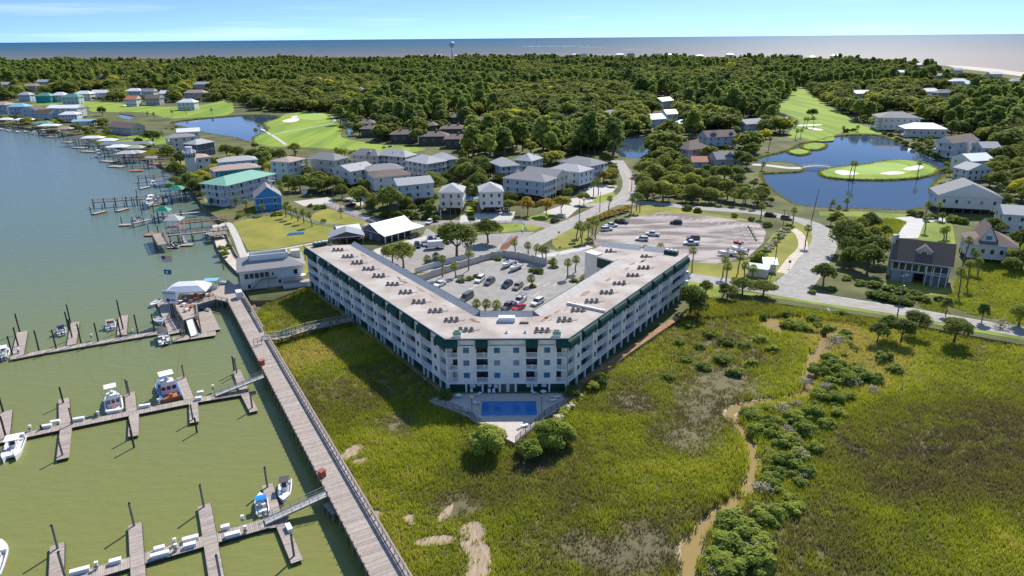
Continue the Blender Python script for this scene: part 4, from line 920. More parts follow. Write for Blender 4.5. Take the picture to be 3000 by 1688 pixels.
def rails_mesh(w, h=1.0):
    k = ('hr', round(w, 1))
    if k not in RC:
        b = MB(); b.box(0, w, -.04, .04, h-.1, h); b.box(0, w, -.03, .03, .08, .15); n = max(2, int(w/.22))
        for i in range(n+1): x = w*i/n; b.box(x-.03, x+.03, -.025, .025, .1, h-.05)
        RC[k] = b.mesh('railing', 'trim_white')
    return RC[k]
NH = [0]
def house(name, label, L, R, d, zr=None, stilt=0., wallh=6., roof='hip', rise=2.4, wall='siding_white', rm='shingle_grey', storeys=2, win=(3, 2, 2), porch='', pd=2.2, chim=(), dormers=(), ov=.5, group=None, reveal=None, base=UP, cat='house', glass='glass_dark', gable=None, band=True, trunkm='wood_grey_dark', clear=True, w=None):
    zr = base if zr is None else zr
    a, c = g(*L, zr), g(*R, zr); v = c-a; yaw = atan2(v.y, v.x)
    if w: m_ = (a+c)/2
    else: w = v.length; m_ = (a+c)/2
    t = thing(name, label, cat, (m_.x, m_.y, base), yaw, group); z0, z1 = stilt, stilt+wallh
    b = MB(); b.box(-w/2, w/2, 0, d, z0, z1)
    b.build('wall', wall, t)
    pf = (pd if 'f' in porch else 0, pd if 'l' in porch else 0, pd if 'r' in porch else 0)
    rf = roof_mesh(w, d, None, z1, rise, roof, ov, porch=pf).build('roof', [rm, 'trim_white', gable or wall], t)
    sides = {'f': (Vector((-w/2, 0)), Vector((1, 0)), w, Vector((0, -1))), 'r': (Vector((w/2, 0)), Vector((0, 1)), d, Vector((1, 0))), 'l': (Vector((-w/2, d)), Vector((0, -1)), d, Vector((-1, 0)))}
    sh = wallh/storeys
    for si, key in enumerate('flr'):
        o_, e_, L_, n_ = sides[key]; nw = win[si] if si < len(win) else 0; ang = atan2(e_.y, e_.x)
        def P(u, dd): q = o_+e_*u+n_*dd; return q
        for s_ in range(storeys):
            zb = z0+sh*s_
            for k in range(nw):
                u = L_*(k+.5)/nw; ww = min(1.0, L_/nw*.5); hh = min(1.45, sh*.55); zc = zb+sh*.55
                tall = key in porch and k % 2
                if tall: zc = zb+1.1; hh = 2.0; ww *= 1.4
                q = P(u, .03); fr = bp('door' if tall else 'window', 'trim_white', t, 0, 1, 0, 1, 0, 1, ang); fr.location = (q.x, q.y, zc); fr.scale = (ww+.2, .1, hh+.2)
                pn = bp('pane', glass, fr, -.5+.1/(ww+.2), .5-.1/(ww+.2), -.75, .2, -.5+.1/(hh+.2), .5-.1/(hh+.2))
        if band and storeys > 1 and key not in porch:
            q0, q1 = P(0, .03), P(L_, .03); bseg('trim_band', 'trim_white', t, (q0.x, q0.y, z0+sh), (q1.x, q1.y, z0+sh), .1, .22)
        if band:
            q = P(L_-.06, .03); bp('corner_board', 'trim_white', t, q.x-.09, q.x+.09, q.y-.09, q.y+.09, z0+.02, z1-.02)
        if key in porch:
            n = max(2, round(L_/2.8))
            for s_ in range(storeys):
                zb = z0+sh*s_; q = P(L_/2, pd/2); sl = bp('porch_floor', 'trim_white', t, 0, 1, 0, 1, 0, 1, ang); sl.location = (q.x, q.y, zb-.1); sl.scale = (L_, pd, .24)
                r_ = bpy.data.objects.new('railing', rails_mesh(L_)); COL.objects.link(r_); r_.parent = t; q = P(0, pd-.1); r_.location = (q.x, q.y, zb); r_.rotation_euler[2] = ang
            for k in range(n+1):
                q = P(.1+(L_-.2)*k/n, pd-.12); bp('porch_post', 'trim_white', t, q.x-.1, q.x+.1, q.y-.1, q.y+.1, 0, z1, ang)
    if stilt > 1:
        nx, ny = max(2, round(w/3.2)), max(2, round(d/3.6))
        for i in range(nx+1):
            for j in range(ny+1):
                if 0 < i < nx and 0 < j < ny: continue
                x, y = -w/2+.2+(w-.4)*i/nx, .2+(d-.4)*j/ny; bp('stilt', trunkm, t, x-.16, x+.16, y-.16, y+.16, -.3, stilt)
        bp('store_room', 'siding_brown', t, -w*.3, w*.3, d*.45, d*.8, 0, stilt-.02)
    if clear:
        bp('roof_vent', 'metal_grey', t, w*.2, w*.2+.35, d*.62, d*.62+.35, z1+rise*.5, z1+rise*.85); bp('condenser', 'ac_metal', t, w/2+.3, w/2+1.1, d*.3, d*.3+.8, 0, .9)
        if stilt > 1:
            for i in range(9): bp('step', 'wood_weathered', t, -w/2-1.3, -w/2-.1, d*.2+.3*i, d*.2+.3*i+.3, stilt/9*i, stilt/9*(i+1))
    for (x, y, h) in chim:
        ch = bp('chimney', 'siding_brown' if wall == 'siding_brown' else 'siding_grey', t, x*w-.55, x*w+.55, y*d-.55, y*d+.55, z1, z1+rise+h)
        bp('chimney_cap', 'shingle_tan', ch, -.56, .56, -.56, .56, .5, .56)
    for (x, sc_) in dormers:
        dm = MB(); dw = 1.5*sc_; y0_ = d*.18; zb = z1+rise*.18; yb = d*.5; zt = z1+rise*.62
        dm.box(x*w-dw, x*w+dw, y0_, yb, zb-.5, zt, 0)
        dm.build('dormer', wall, t); q = MB(); r0, r1 = (x*w, y0_-.35, zt+dw*.8), (x*w, yb+.9, zt+dw*.8)
        e = [(x*w-dw-.3, y0_-.35, zt-.1), (x*w+dw+.3, y0_-.35, zt-.1), (x*w+dw+.3, yb+.9, zt-.1), (x*w-dw-.3, yb+.9, zt-.1)]
        q.face([e[1], e[2], r1, r0]); q.face([e[3], e[0], r0, r1]); q.face([e[0], e[1], r0], 1); q.build('dormer_roof', [rm, wall], t)
        fr = bp('dormer_window', 'trim_white', t, x*w-dw*.45, x*w+dw*.45, y0_-.06, y0_+.02, zb+.1, zt-.05); bp('pane', glass, fr, -.4, .4, -.9, .3, -.4, .4)
    if clear:
        zlo = reveal if reveal is not None else z0+wallh*.35; xs = []; ys = []
        for x in (-w*.4-pf[1], w*.4+pf[2]):
            for y in (-pf[0], d):
                for z in (zlo, z1+rise*.6):
                    ca, sa = cos(yaw), sin(yaw); p = prj((m_.x+x*ca-y*sa, m_.y+x*sa+y*ca, base+z)); xs.append(p[0]); ys.append(p[1])
        CLEAR.append([(min(xs), min(ys)), (max(xs), min(ys)), (max(xs), max(ys)), (min(xs), max(ys))])
    return t
GH = 'raised houses behind the road'
# --- row of raised houses in the middle
house('raised_house', 'white raised house with grey hip roof, left of the two facing the road', (1289, 609), (1356, 609), 12, 4.5, 3, 6.4, 'hip', 2.6, win=(3, 3, 3), ov=.4, rm='shingle_light', group=GH, wall='siding_cream')
house('raised_house', 'white raised house with shuttered windows, right of the two facing the road', (1407, 608), (1474, 606), 12, 4.5, 3, 6.4, 'hip', 2.8, win=(3, 3, 3), rm='shingle_light', group=GH, wall='siding_white')
house('raised_house', 'pale blue raised house with blank long side left of the white pair', (1178, 587), (1271, 577), 10, 4.5, 3, 6.4, 'gx', 2.4, win=(3, 2, 1), rm='shingle_light', wall='siding_lightblue', porch='l', pd=1.4, group=GH)
house('raised_house', 'blue-grey raised house with dark roof right of the white pair', (1475, 562), (1587, 575), 11, 4.5, 3, 6.4, 'hip', 2.4, win=(4, 1, 2), rm='shingle_grey', wall='siding_bluegrey', porch='r', pd=1.6, group=GH)
house('raised_house', 'beige raised house with dark roof directly behind the blue-grey one', (1530, 549), (1627, 561), 12, 4.5, 3, 6.4, 'gx', 2.6, win=(3, 1, 3), rm='shingle_grey', wall='siding_beige', group=GH)
house('raised_house', 'pale grey raised house, third in the right-hand row from the road corner', (1610, 533), (1697, 545), 12, 4.5, 3, 6.4, 'hip', 2.4, win=(3, 1, 3), rm='shingle_light', wall='siding_lightblue', group=GH)
house('raised_house', 'lavender grey raised house, last in the right-hand row by the road bend', (1640, 511), (1724, 525), 13, 4.5, 3, 6.6, 'hip', 2.6, win=(2, 1, 3), rm='shingle_grey', wall='siding_lightblue', porch='r', pd=1.4, group=GH)
house('raised_house', 'raised house with brown-grey roof, nearer of two behind the pale blue one', (1100, 560), (1205, 549), 11, 4.5, 3, 6.2, 'hip', 2.2, win=(3, 2, 1), rm='shingle_brown', wall='siding_white', group=GH)
house('raised_house', 'raised house with brown-grey roof, farther of two behind the pale blue one', (1082, 540), (1185, 530), 11, 4.5, 3, 6.2, 'hip', 2.2, win=(3, 2, 1), rm='shingle_grey', wall='siding_white', group=GH)
house('raised_house', 'white raised house with gable end towards the river lawn', (980, 531), (1029, 541), 15, 4.5, 3, 6.2, 'gy', 2.4, win=(2, 2, 3), rm='shingle_light', wall='siding_white', group=GH)
house('raised_house', 'beige raised house with grey hip roof behind the spreading oak', (905, 505), (985, 512), 11, 3.0, 1.5, 7.5, 'hip', 2.8, win=(3, 2, 2), rm='shingle_grey', wall='siding_beige', group=GH)
house('raised_house', 'white three-storey house with pink hip roof and stacked balconies', (846, 530), (894, 517), 11, 1.5, .3, 9.4, 'hip', 1.8, storeys=3, win=(3, 2, 2), rm='shingle_tan', wall='siding_white', porch='f', pd=1.8, group=GH)
house('raised_house', 'grey-roofed raised house at the left of the back row by the fairway', (1030, 481), (1108, 486), 9, 4.5, 3, 5.4, 'hip', 3, win=(4, 2, 2), dormers=((.15, .6),), rm='shingle_grey', wall='siding_beige', group=GH)
house('raised_house', 'white raised house with solar panel on its roof, back row second from left', (1108, 481), (1194, 489), 9, 4.5, 3, 5.4, 'hip', 3, win=(5, 2, 2), dormers=((.0, .5), (.3, .5)), rm='shingle_light', wall='siding_white', porch='f', pd=1.6, group=GH)
house('raised_house', 'raised house with two tiers of porches, back row third from left', (1196, 501), (1254, 512), 12, 4.5, 3, 5.8, 'hip', 3, win=(4, 2, 4), rm='shingle_light', wall='siding_white', porch='fr', pd=1.6, group=GH)
house('raised_house', 'raised house half hidden by the big oak, back row fourth from left', (1285, 502), (1340, 496), 12, 4.5, 3, 5.8, 'hip', 3, win=(3, 2, 2), rm='shingle_light', wall='siding_lightblue', porch='f', pd=1.6, group=GH)
house('raised_house', 'raised house right of the big oak, back row with white side porch', (1436, 508), (1466, 521), 10, 4.5, 3, 5.8, 'hip', 3, win=(2, 2, 3), rm='shingle_light', wall='siding_bluegrey', porch='r', pd=1.6, group=GH)
house('raised_house', 'raised house at the right end of the back row with small dormers', (1509, 497), (1560, 502), 11, 4.5, 3, 5.4, 'hip', 3, win=(3, 2, 3), rm='shingle_light', wall='siding_bluegrey', porch='f', pd=1.4, dormers=((.1, .6),), group=GH)
# --- river front, left
GW = 'river-front houses on the left'
house('porch_house', 'white river house with pale green metal roof and wrap-around porches', (672, 603), (800, 567), 13, 1.5, 0.2, 9.4, 'hip', 2.6, storeys=3, win=(5, 3, 2), rm='metal_green', porch='fl', pd=2.4, wall='siding_white', group=GW, ov=.7)
house('gabled_house', 'bright blue gabled house with white windows beside the park lawn', (752, 620), (828, 613), 12, 1.5, 0, 5.6, 'gy', 4.6, win=(2, 3, 2), rm='shingle_grey', wall='siding_blue', group=GW)
house('terrace_house', 'teal house with tan hip roof behind the green-roofed porch house', (648, 556), (768, 543), 11, 1.5, 0, 9.2, 'hip', 1.8, storeys=3, win=(3, 2, 2), rm='shingle_tan', wall='siding_teal', porch='l', pd=2, group=GW)
house('terrace_house', 'white house with pale grey hip roof behind the teal house', (650, 530), (760, 520), 10, 1.5, 0, 9.6, 'hip', 1.8, storeys=3, win=(4, 2, 2), rm='shingle_light', wall='siding_lightblue', group=GW)
tw = house('turret_house', 'white river house with round glazed turret and roof terrace', (560, 503), (620, 497), 12, 1.5, 0, 7.2, 'hip', 1.4, win=(3, 3, 2), rm='shingle_tan', wall='siding_white', group=GW)
b = MB(); b.tube((-5, 0, 0), (-5, 0, 10.6), 3.0, 3.0, 12); b.build('turret', 'siding_white', tw); b = MB(); b.tube((-5, 0, 10.6), (-5, 0, 11.0), 3.6, 3.6, 12); b.build('turret_roof', 'trim_white', tw)
b = MB(); b.tube((-5, 0, 11.0), (-5, 0, 14.0), 2.0, 2.0, 10); b.build('lantern_room', 'siding_white', tw)
for k in range(8):
    a = pi+k*pi/7; bp('turret_window', 'glass_dark', tw, -5+3.0*cos(a)-.4, -5+3.0*cos(a)+.4, 3.0*sin(a)-.05, 3.0*sin(a)+.05, 8.2, 9.9, a+pi/2)
for k in range(9):
    a = pi*.8+k*pi*1.4/8; bp('terrace_rail', 'trim_white', tw, -5+3.5*cos(a)-.6, -5+3.5*cos(a)+.6, 3.5*sin(a)-.05, 3.5*sin(a)+.05, 11.0, 11.9, a+pi/2)
house('tall_house', 'cream three-storey river house with white corner porches', (510, 447), (580, 441), 10, 1.5, 0, 9.4, 'hip', 1.8, storeys=3, win=(3, 3, 2), rm='shingle_grey', wall='siding_cream', porch='l', pd=2.6, group=GW)
house('tall_house', 'house under a long white metal roof behind the cream one', (525, 424), (590, 420), 10, 1.5, 0, 8.4, 'gx', 2.2, win=(3, 2, 2), rm='metal_white', wall='siding_white', group=GW)
house('tall_house', 'slate blue house with grey roof behind the turret', (582, 462), (632, 452), 11, 1.5, 0, 8.0, 'hip', 2.4, win=(3, 2, 2), rm='shingle_light', wall='siding_slate', group=GW)
house('cottage', 'grey cottage with brown gable roof by the far river bend', (318, 391), (388, 397), 12, 1.5, 0, 5.5, 'gx', 3.4, win=(1, 1, 1), rm='shingle_brown', wall='siding_grey', group=GW)
house('long_house', 'long white house with flat white roof on the far river bank', (150, 349), (231, 349), 14, 1.5, 2, 8.0, 'gx', 2.6, win=(5, 2, 1), rm='metal_white', wall='siding_white', porch='l', pd=2.5, group=GW)
house('river_cottage', 'white hip-roofed house in front of the long white one', (176, 360), (229, 359), 10, 1.5, 1, 6.0, 'hip', 2.4, win=(6, 2, 2), rm='metal_white', wall='siding_white', group=GW)
house('boat_house', 'low pale blue metal-roofed boat house on the far bank', (213, 368), (275, 366), 9, 1.5, 0, 3.2, 'gx', 1.4, storeys=1, win=(2, 1, 1), rm='metal_lightblue', wall='siding_white', group=GW)
house('river_cottage', 'brown-roofed gable house left of the long white house', (105, 350), (145, 352), 10, 1.5, 1, 4.6, 'gx', 3.2, win=(3, 2, 1), rm='shingle_dark', wall='siding_lightblue', group=GW)
house('river_cottage', 'lavender gable house with brown roof on the far left bank', (66, 346), (112, 348), 10, 1.5, 1.5, 6.4, 'gy', 3.4, win=(2, 2, 2), rm='shingle_brown', wall='siding_lightblue', group=GW)
house('river_cottage', 'light blue house with sky-blue hip roof on the far left bank', (30, 342), (84, 341), 12, 1.5, 1, 8.4, 'hip', 3, win=(4, 2, 2), rm='metal_lightblue', wall='siding_lightblue', porch='f', pd=2, group=GW)
house('river_cottage', 'white porch house with cream roof at the left edge of the picture', (-30, 338), (28, 339), 12, 1.5, 1, 9.5, 'hip', 2.6, win=(4, 2, 2), rm='shingle_tan', wall='siding_lightblue', porch='f', pd=2, group=GW)
# --- right-hand houses
GR = 'houses by the pond on the right'
house('shingled_house', 'grey marsh house with dark roof, white dormer and glazed porch', (2604, 820), (2774, 843), 11.5, 1.5, 3.2, 3.1, 'gx', 5.4, storeys=1, win=(0, 2, 2), rm='shingle_dark', wall='siding_grey', chim=((-.49, .5, .8),), dormers=((.02, 1.35),), ov=.6, band=False, group=GR, clear=False)
MH = [o for o in bpy.data.objects if o.get('label', '').startswith('grey marsh house')][0]
wm = (g(2774, 843, 1.5)-g(2604, 820, 1.5)).length
bp('wall', 'lattice', MH, -wm/2, -wm*.1, .05, 6, 0, 3.15); bp('wall', 'lattice', MH, wm*.08, wm/2, 1.8, 10, 0, 3.15)
for i in range(6):
    u = -wm/2+.3+i*1.75; fr = bp('porch_window', 'trim_white', MH, u, u+1.6, -.08, .04, 3.6, 5.9); bp('pane', 'glass_dark', fr, -.42, .42, -.8, .2, -.44, .44)
bp('porch_recess', 'metal_dark', MH, wm*.14, wm*.46, -.05, .1, 3.4, 5.9); r_ = bpy.data.objects.new('railing', rails_mesh(wm*.42)); COL.objects.link(r_); r_.parent = MH; r_.location = (wm*.12, -.5, 3.2)
for k in range(4): bp('porch_post', 'trim_white', MH, wm*(.1+.12*k), wm*(.1+.12*k)+.22, -.7, -.48, 0, 6.2)
bp('porch_floor', 'wood_weathered', MH, wm*.1, wm*.49, -.8, 0, 3.0, 3.2)
for i in range(9): bp('step', 'wood_weathered', MH, wm*.22, wm*.32, -3.4+.28*i, -3.1+.28*i, .1+.3*i, .2+.3*i)
for x in (.2, .335):
    for k in (0, 1): bseg('stair_rail', 'trim_white', MH, (wm*x, -3.4, .6+.5*k), (wm*x, -.7, 3.7+.4*k), .07, .09)
q = MB(); q.face([(-wm/2-.5, -.9, 6.15), (wm*.42, -.9, 6.15), (wm*.42, 3.4, 9.0), (-wm/2-.5, 3.4, 9.0)]); q.face([(wm*.42, -.9, 6.0), (-wm/2-.5, -.9, 6.0), (-wm/2-.5, 3.4, 8.8), (wm*.42, 3.4, 8.8)]); q.face([(-wm/2-.5, -.9, 6.0), (wm*.42, -.9, 6.0), (wm*.42, -.9, 6.15), (-wm/2-.5, -.9, 6.15)]); q.build('porch_roof', 'shingle_brown', MH)
bp('chimney_stack', 'concrete_pale', MH, -wm/2-1.0, -wm/2-.05, 4.0, 5.6, 0, 13.0)
h2 = house('shingled_house', 'white house with brown cross-gabled roof behind the dark-roofed marsh house', (2830, 768), (2940, 778), 13, 1.5, 1.6, 4.6, 'hip', 3.4, storeys=1, win=(4, 2, 3), rm='shingle_brown', wall='siding_white', porch='r', pd=2.6, group=GR, clear=False)
w2 = (g(2940, 778, 1.5)-g(2830, 768, 1.5)).length
q = MB(); q.box(-w2*.22, w2*.2, 1.2, 11, 5.5, 8.0); q.face([(-w2*.22, 1.2, 8), (w2*.2, 1.2, 8), (-w2*.01, 1.2, 12)]); q.build('cross_gable', 'siding_white', h2)
q = MB(); q.face([(-w2*.27, .8, 7.4), (-w2*.01, .8, 12.4), (-w2*.01, 12, 12.4), (-w2*.27, 12, 7.4)]); q.face([(w2*.25, .8, 7.4), (w2*.25, 12, 7.4), (-w2*.01, 12, 12.4), (-w2*.01, .8, 12.4)]); q.build('gable_roof', 'shingle_brown', h2)
fr = bp('gable_window', 'trim_white', h2, -1.2, 1.0, 1.1, 1.22, 7.6, 9.2); bp('pane', 'glass_blue', fr, -.4, .4, -.8, .2, -.4, .4)
house('gabled_house', 'wide white gabled house with grey roof at the near end of the pond', (2741, 622), (2925, 632), 14, 1.5, 2.2, 5.0, 'gy', 5.2, storeys=1, win=(5, 2, 2), rm='shingle_grey', wall='siding_white', group=GR, clear=False)
house('gabled_house', 'white house with grey roof cut by the right edge of the picture', (2930, 682), (3040, 690), 12, 1.5, .5, 6.5, 'gx', 2.4, win=(3, 2, 2), rm='shingle_light', wall='siding_white', group=GR, clear=False)
house('pond_house', 'three-storey white pond house with dark screened corner porches', (2790, 466), (2858, 455), 11, 1.5, 1.0, 8.2, 'gx', 3.4, win=(2, 2, 2), rm='shingle_brown', wall='siding_white', porch='l', pd=2.6, group=GR)
house('pond_house', 'white pond house with white metal roof behind the near hedge', (2838, 512), (2905, 508), 13, 1.5, .5, 6.4, 'gx', 3.0, win=(4, 2, 2), rm='metal_white', wall='siding_white', group=GR)
house('pond_house', 'white house with grey gabled roof in front of the white metal roof', (2830, 532), (2898, 528), 9, 1.5, .3, 5.2, 'gy', 2.8, win=(4, 2, 2), rm='shingle_light', wall='siding_white', group=GR)
house('pond_house', 'grey roof among trees above the white metal-roofed pond house', (2872, 470), (2925, 470), 11, 1.5, 0, 7, 'gx', 3.0, win=(2, 2, 2), rm='shingle_light', wall='siding_white', group=GR)
house('pond_villa', 'low villa with several white metal roofs at the pond head', (2665, 403), (2770, 405), 16, 1.5, .5, 5.6, 'hip', 3.4, storeys=1, win=(5, 2, 2), rm='metal_white', wall='siding_white', porch='l', pd=4, group=GR)
house('pond_villa', 'large white house with dark hipped roof and balconies above the pond', (2582, 384), (2690, 386), 22, 1.5, 1, 9.0, 'hip', 3.6, win=(6, 3, 2), rm='shingle_grey', wall='siding_white', porch='l', pd=3, group=GR)
GM = 'houses in the trees left of the pond'
house('wood_house', 'grey house with reddish brown hip roof and red garage roof', (2016, 475), (2078, 468), 14, 1.5, 1, 6.0, 'hip', 4.2, win=(2, 2, 2), rm='shingle_brown', wall='siding_grey', group=GM)
house('wood_house', 'grey house with brown roof and two white-trimmed gables', (2070, 437), (2156, 433), 12, 1.5, 1.5, 6.0, 'gx', 3.6, win=(4, 2, 2), rm='shingle_brown', wall='siding_lightblue', dormers=((-.25, 1.4), (.35, .9)), group=GM)
house('wood_house', 'low house with dark grey cross gable near the cart path', (2098, 492), (2172, 490), 12, 1.5, 0, 4.6, 'gx', 3.4, storeys=1, win=(2, 1, 1), rm='shingle_grey', wall='siding_grey', dormers=((.05, 1.5),), group=GM, reveal=3)
house('garage', 'small outbuilding with red tile roof below the brown-roofed house', (2028, 489), (2072, 489), 9, 1.5, 0, 2.6, 'gx', 2.6, storeys=1, win=(1, 1, 1), rm='tile_red', wall='siding_beige', group=GM, reveal=0)
house('wood_house', 'small white gabled house alone among trees left of the fairway', (2184, 386), (2238, 381), 11, 1.5, 0, 5.4, 'gx', 3.2, win=(2, 2, 1), rm='shingle_light', wall='siding_lightblue', group=GM, reveal=2)
house('wood_house', 'pale teal house with green roof in the trees', (1902, 374), (1950, 370), 12, 1.5, 0, 6, 'gx', 4.0, win=(2, 2, 2), rm='metal_pale_green', wall='siding_lightblue', group=GM, reveal=2)
house('wood_house', 'white house with bright white roof right of the green-roofed one', (1952, 364), (1985, 362), 10, 1.5, 0, 8, 'gx', 3.4, win=(2, 2, 2), rm='metal_white', wall='siding_white', group=GM, reveal=3)
house('wood_house', 'small white house with pale hip roof below the bright white roof', (1978, 386), (2015, 386), 9, 1.5, 0, 6, 'hip', 2.6, win=(3, 1, 1), rm='metal_white', wall='siding_lightblue', group=GM, reveal=2)
house('wood_house', 'white gabled house at the top of the centre-right trees', (1938, 322), (1972, 318), 11, 1.5, 0, 8, 'gx', 3.4, win=(2, 2, 2), rm='metal_white', wall='siding_white', group=GM, reveal=3)
# --- brown cottages beyond the fairway
k = 0
for X, Y, w_, l in ((195, 770, 13, 'with swept-up ridge beside the stream'), (215, 810, 12, 'nearest the stream and the fairway'), (480, 850, 19, 'with two chimneys, left of the pair facing the fairway'), (700, 865, 19, 'with two chimneys, right of the pair facing the fairway'), (650, 785, 14, 'behind the left one of the fairway pair'), (845, 810, 18, 'behind the right one of the fairway pair'), (870, 885, 15, 'rightmost at the fairway edge, half hidden'), (855, 725, 12, 'with one tall chimney deep in trees'), (1050, 750, 17, 'centre back, longest ridge'), (1430, 805, 11, 'with steep hip roof right of the big oak'), (1530, 755, 14, 'second from the right end'), (1675, 715, 11, 'at the right end of the group'), (980, 825, 11, 'low one between oaks')):
    cx_, cy_ = 1000+X*.3882, 60+Y*.3882; q = g(cx_, cy_, 8.0); p0 = prj((q.x-w_/2, q.y-5, 8)); p1 = prj((q.x+w_/2, q.y-5, 8))
    house('cottage', 'brown-roofed cottage '+l, p0, p1, 11, 8.0, 0, 6.2, 'hip', 2.6, storeys=1, win=(3, 1, 1), rm='shingle_brown', wall='siding_brown', chim=((-.15, .45, .9), (.22, .5, .9)) if k % 3 else ((.1, .5, 1.2),), group='brown cottages beyond the fairway', reveal=2.5 if k not in (2, 3) else 0, band=False, ov=1.0); k += 1
# --- houses showing through the far woods
far = [(1700, 228, 15, 'metal_white', 'siding_white', 'white house alone in the middle of the woods'), (210, 284, 20, 'metal_pale_green', 'siding_lightblue', 'green-roofed house at the left fairway head'), (175, 279, 16, 'metal_white', 'siding_white', 'second house left of the white-roofed one at fairway head'), (75, 278, 14, 'shingle_light', 'siding_lightblue', 'pale grey house at the left fairway end'), (130, 281, 18, 'metal_pale_green', 'siding_teal', 'teal house with greenish hip roof left of the fairway'), (245, 275, 20, 'metal_white', 'siding_white', 'white hip-roofed house left of centre along the fairway'), (293, 272, 18, 'metal_white', 'siding_white', 'white-porched house with dark upper gable by the fairway'), (393, 267, 20, 'metal_white', 'siding_white', 'house with bright white gable roof above the left fairway'), (435, 268, 16, 'shingle_grey', 'siding_white', 'white gabled house with grey roof right of the white gable'), (450, 287, 16, 'shingle_brown', 'siding_grey', 'low brown-roofed house behind the left fairway oak'), (388, 290, 12, 'metal_orange', 'siding_white', 'small house with orange roof behind the left fairway'), (485, 274, 12, 'metal_white', 'siding_white', 'white house in trees right of the grey gable'), (548, 300, 18, 'metal_white', 'siding_white', 'white hip-roofed pavilion house on the left fairway'), (572, 272, 26, 'shingle_tan', 'siding_beige', 'long low tan-roofed house in the left woods'), (128, 240, 18, 'shingle_light', 'siding_lightblue', 'grey-blue hip-roofed house far left in woods'), (92, 252, 16, 'shingle_tan', 'siding_beige', 'tan-roofed house far left in woods'), (12, 248, 16, 'shingle_light', 'siding_grey', 'grey roof at the far left edge'), (290, 224, 20, 'shingle_light', 'siding_beige', 'pale roof deep in the left woods'), (355, 222, 18, 'shingle_light', 'siding_beige', 'pale gabled roof right of another in left woods'), (590, 247, 24, 'shingle_light', 'siding_beige', 'wide flat pale roof above the left pond'), (480, 215, 14, 'shingle_light', 'siding_white', 'small pale gable deep in the woods left of centre'),
 (2640, 212, 18, 'metal_white', 'siding_white', 'white-roofed house near the beach, left group'), (2725, 268, 20, 'metal_white', 'siding_white', 'white roof above the far right woods, lower'), (2810, 238, 22, 'metal_white', 'siding_white', 'pair of white roofs right, left one'), (2850, 246, 22, 'metal_white', 'siding_white', 'pair of white roofs right, right one'), (2765, 272, 18, 'shingle_grey', 'siding_grey', 'grey roof beside the lower far right white roof'), (2525, 274, 18, 'metal_white', 'siding_white', 'white roof in trees right of the far fairway'), (2915, 217, 20, 'metal_white', 'siding_white', 'white roof below the dunes'), (2980, 238, 18, 'shingle_light', 'siding_white', 'pale roof at the right edge below dunes'), (2700, 190, 22, 'metal_white', 'siding_white', 'beach house with wide white roof'), (2745, 222, 16, 'shingle_light', 'siding_grey', 'grey house right of the beach houses'), (2530, 212, 16, 'metal_white', 'siding_white', 'white gabled house among yellow trees right'), (2805, 206, 16, 'shingle_light', 'siding_white', 'white house at the dune edge'), (1035, 306, 10, 'shingle_light', 'siding_white', 'white gable peeping left of the brown cottages'), (1055, 263, 10, 'shingle_grey', 'siding_white', 'tiny grey roof in woods above the left cottages'), (1790, 335, 14, 'shingle_light', 'siding_white', 'pale roofs in the woods right of the cottages'), (1540, 222, 12, 'shingle_light', 'siding_beige', 'small pale roof in the central woods')]
for px, py, w_, rm_, wl, lab in far:
    q = g(px, py, 9.5); s_ = q.y/500; p0 = prj((q.x-w_/2, q.y-4, 9.5)); p1 = prj((q.x+w_/2, q.y-4, 9.5))
    house('woodland_house', lab, p0, p1, 11, 9.5, 0, 8.0, 'hip' if len(lab) % 2 else 'gx', 3.4, win=(4, 1, 1), rm=rm_, wall=wl, group='houses in the far woods', reveal=5.0, band=False, ov=.8)
# --- a line of beach houses on the horizon, too small to show parts beyond wall and roof
for i, (px, w_, rm_, h) in enumerate(((1214, 26, 'shingle_grey', 12), (1240, 20, 'metal_white', 9), (1286, 20, 'metal_white', 11), (1338, 18, 'metal_white', 9), (1408, 24, 'shingle_grey', 11), (1465, 20, 'metal_white', 10), (1492, 26, 'metal_white', 12), (1542, 24, 'metal_white', 9), (1590, 16, 'metal_white', 11), (1665, 22, 'shingle_grey', 10), (1686, 24, 'metal_white', 12), (1711, 20, 'shingle_dark', 13), (1706, 18, 'metal_white', 8), (1785, 20, 'shingle_light', 9), (1816, 28, 'metal_white', 12), (1848, 24, 'shingle_dark', 14), (1925, 34, 'shingle_dark', 12), (1930, 24, 'metal_white', 9), (1966, 26, 'metal_white', 11), (2050, 22, 'metal_white', 8), (2138, 22, 'metal_white', 12), (2190, 18, 'metal_white', 9), (2222, 18, 'shingle_light', 10), (2308, 20, 'shingle_grey', 12), (2340, 22, 'shingle_dark', 11), (2448, 26, 'metal_white', 12), (2380, 18, 'metal_white', 8))):
    h += 3; q = g(px, 174.5 if px < 2200 else 176+.02*(px-2200), UP); q = Vector((q.x*1.0, q.y, UP)); t = thing('beach_house', 'small %s beach house on the skyline, %s from the water tower side' % ({'metal_white': 'white-roofed', 'shingle_grey': 'grey-roofed', 'shingle_dark': 'dark-roofed', 'shingle_light': 'pale-roofed'}[rm_], ORD[i]), 'house', q, 0, 'beach houses along the sea front')
    b = MB(); b.box(-w_/2, w_/2, 0, 12, 0, h); b.build('wall', 'siding_white' if i % 3 else 'siding_grey', t); roof_mesh(w_, 12, None, h, 3, 'hip', .6).build('roof', [rm_, 'trim_white', 'siding_white'], t)
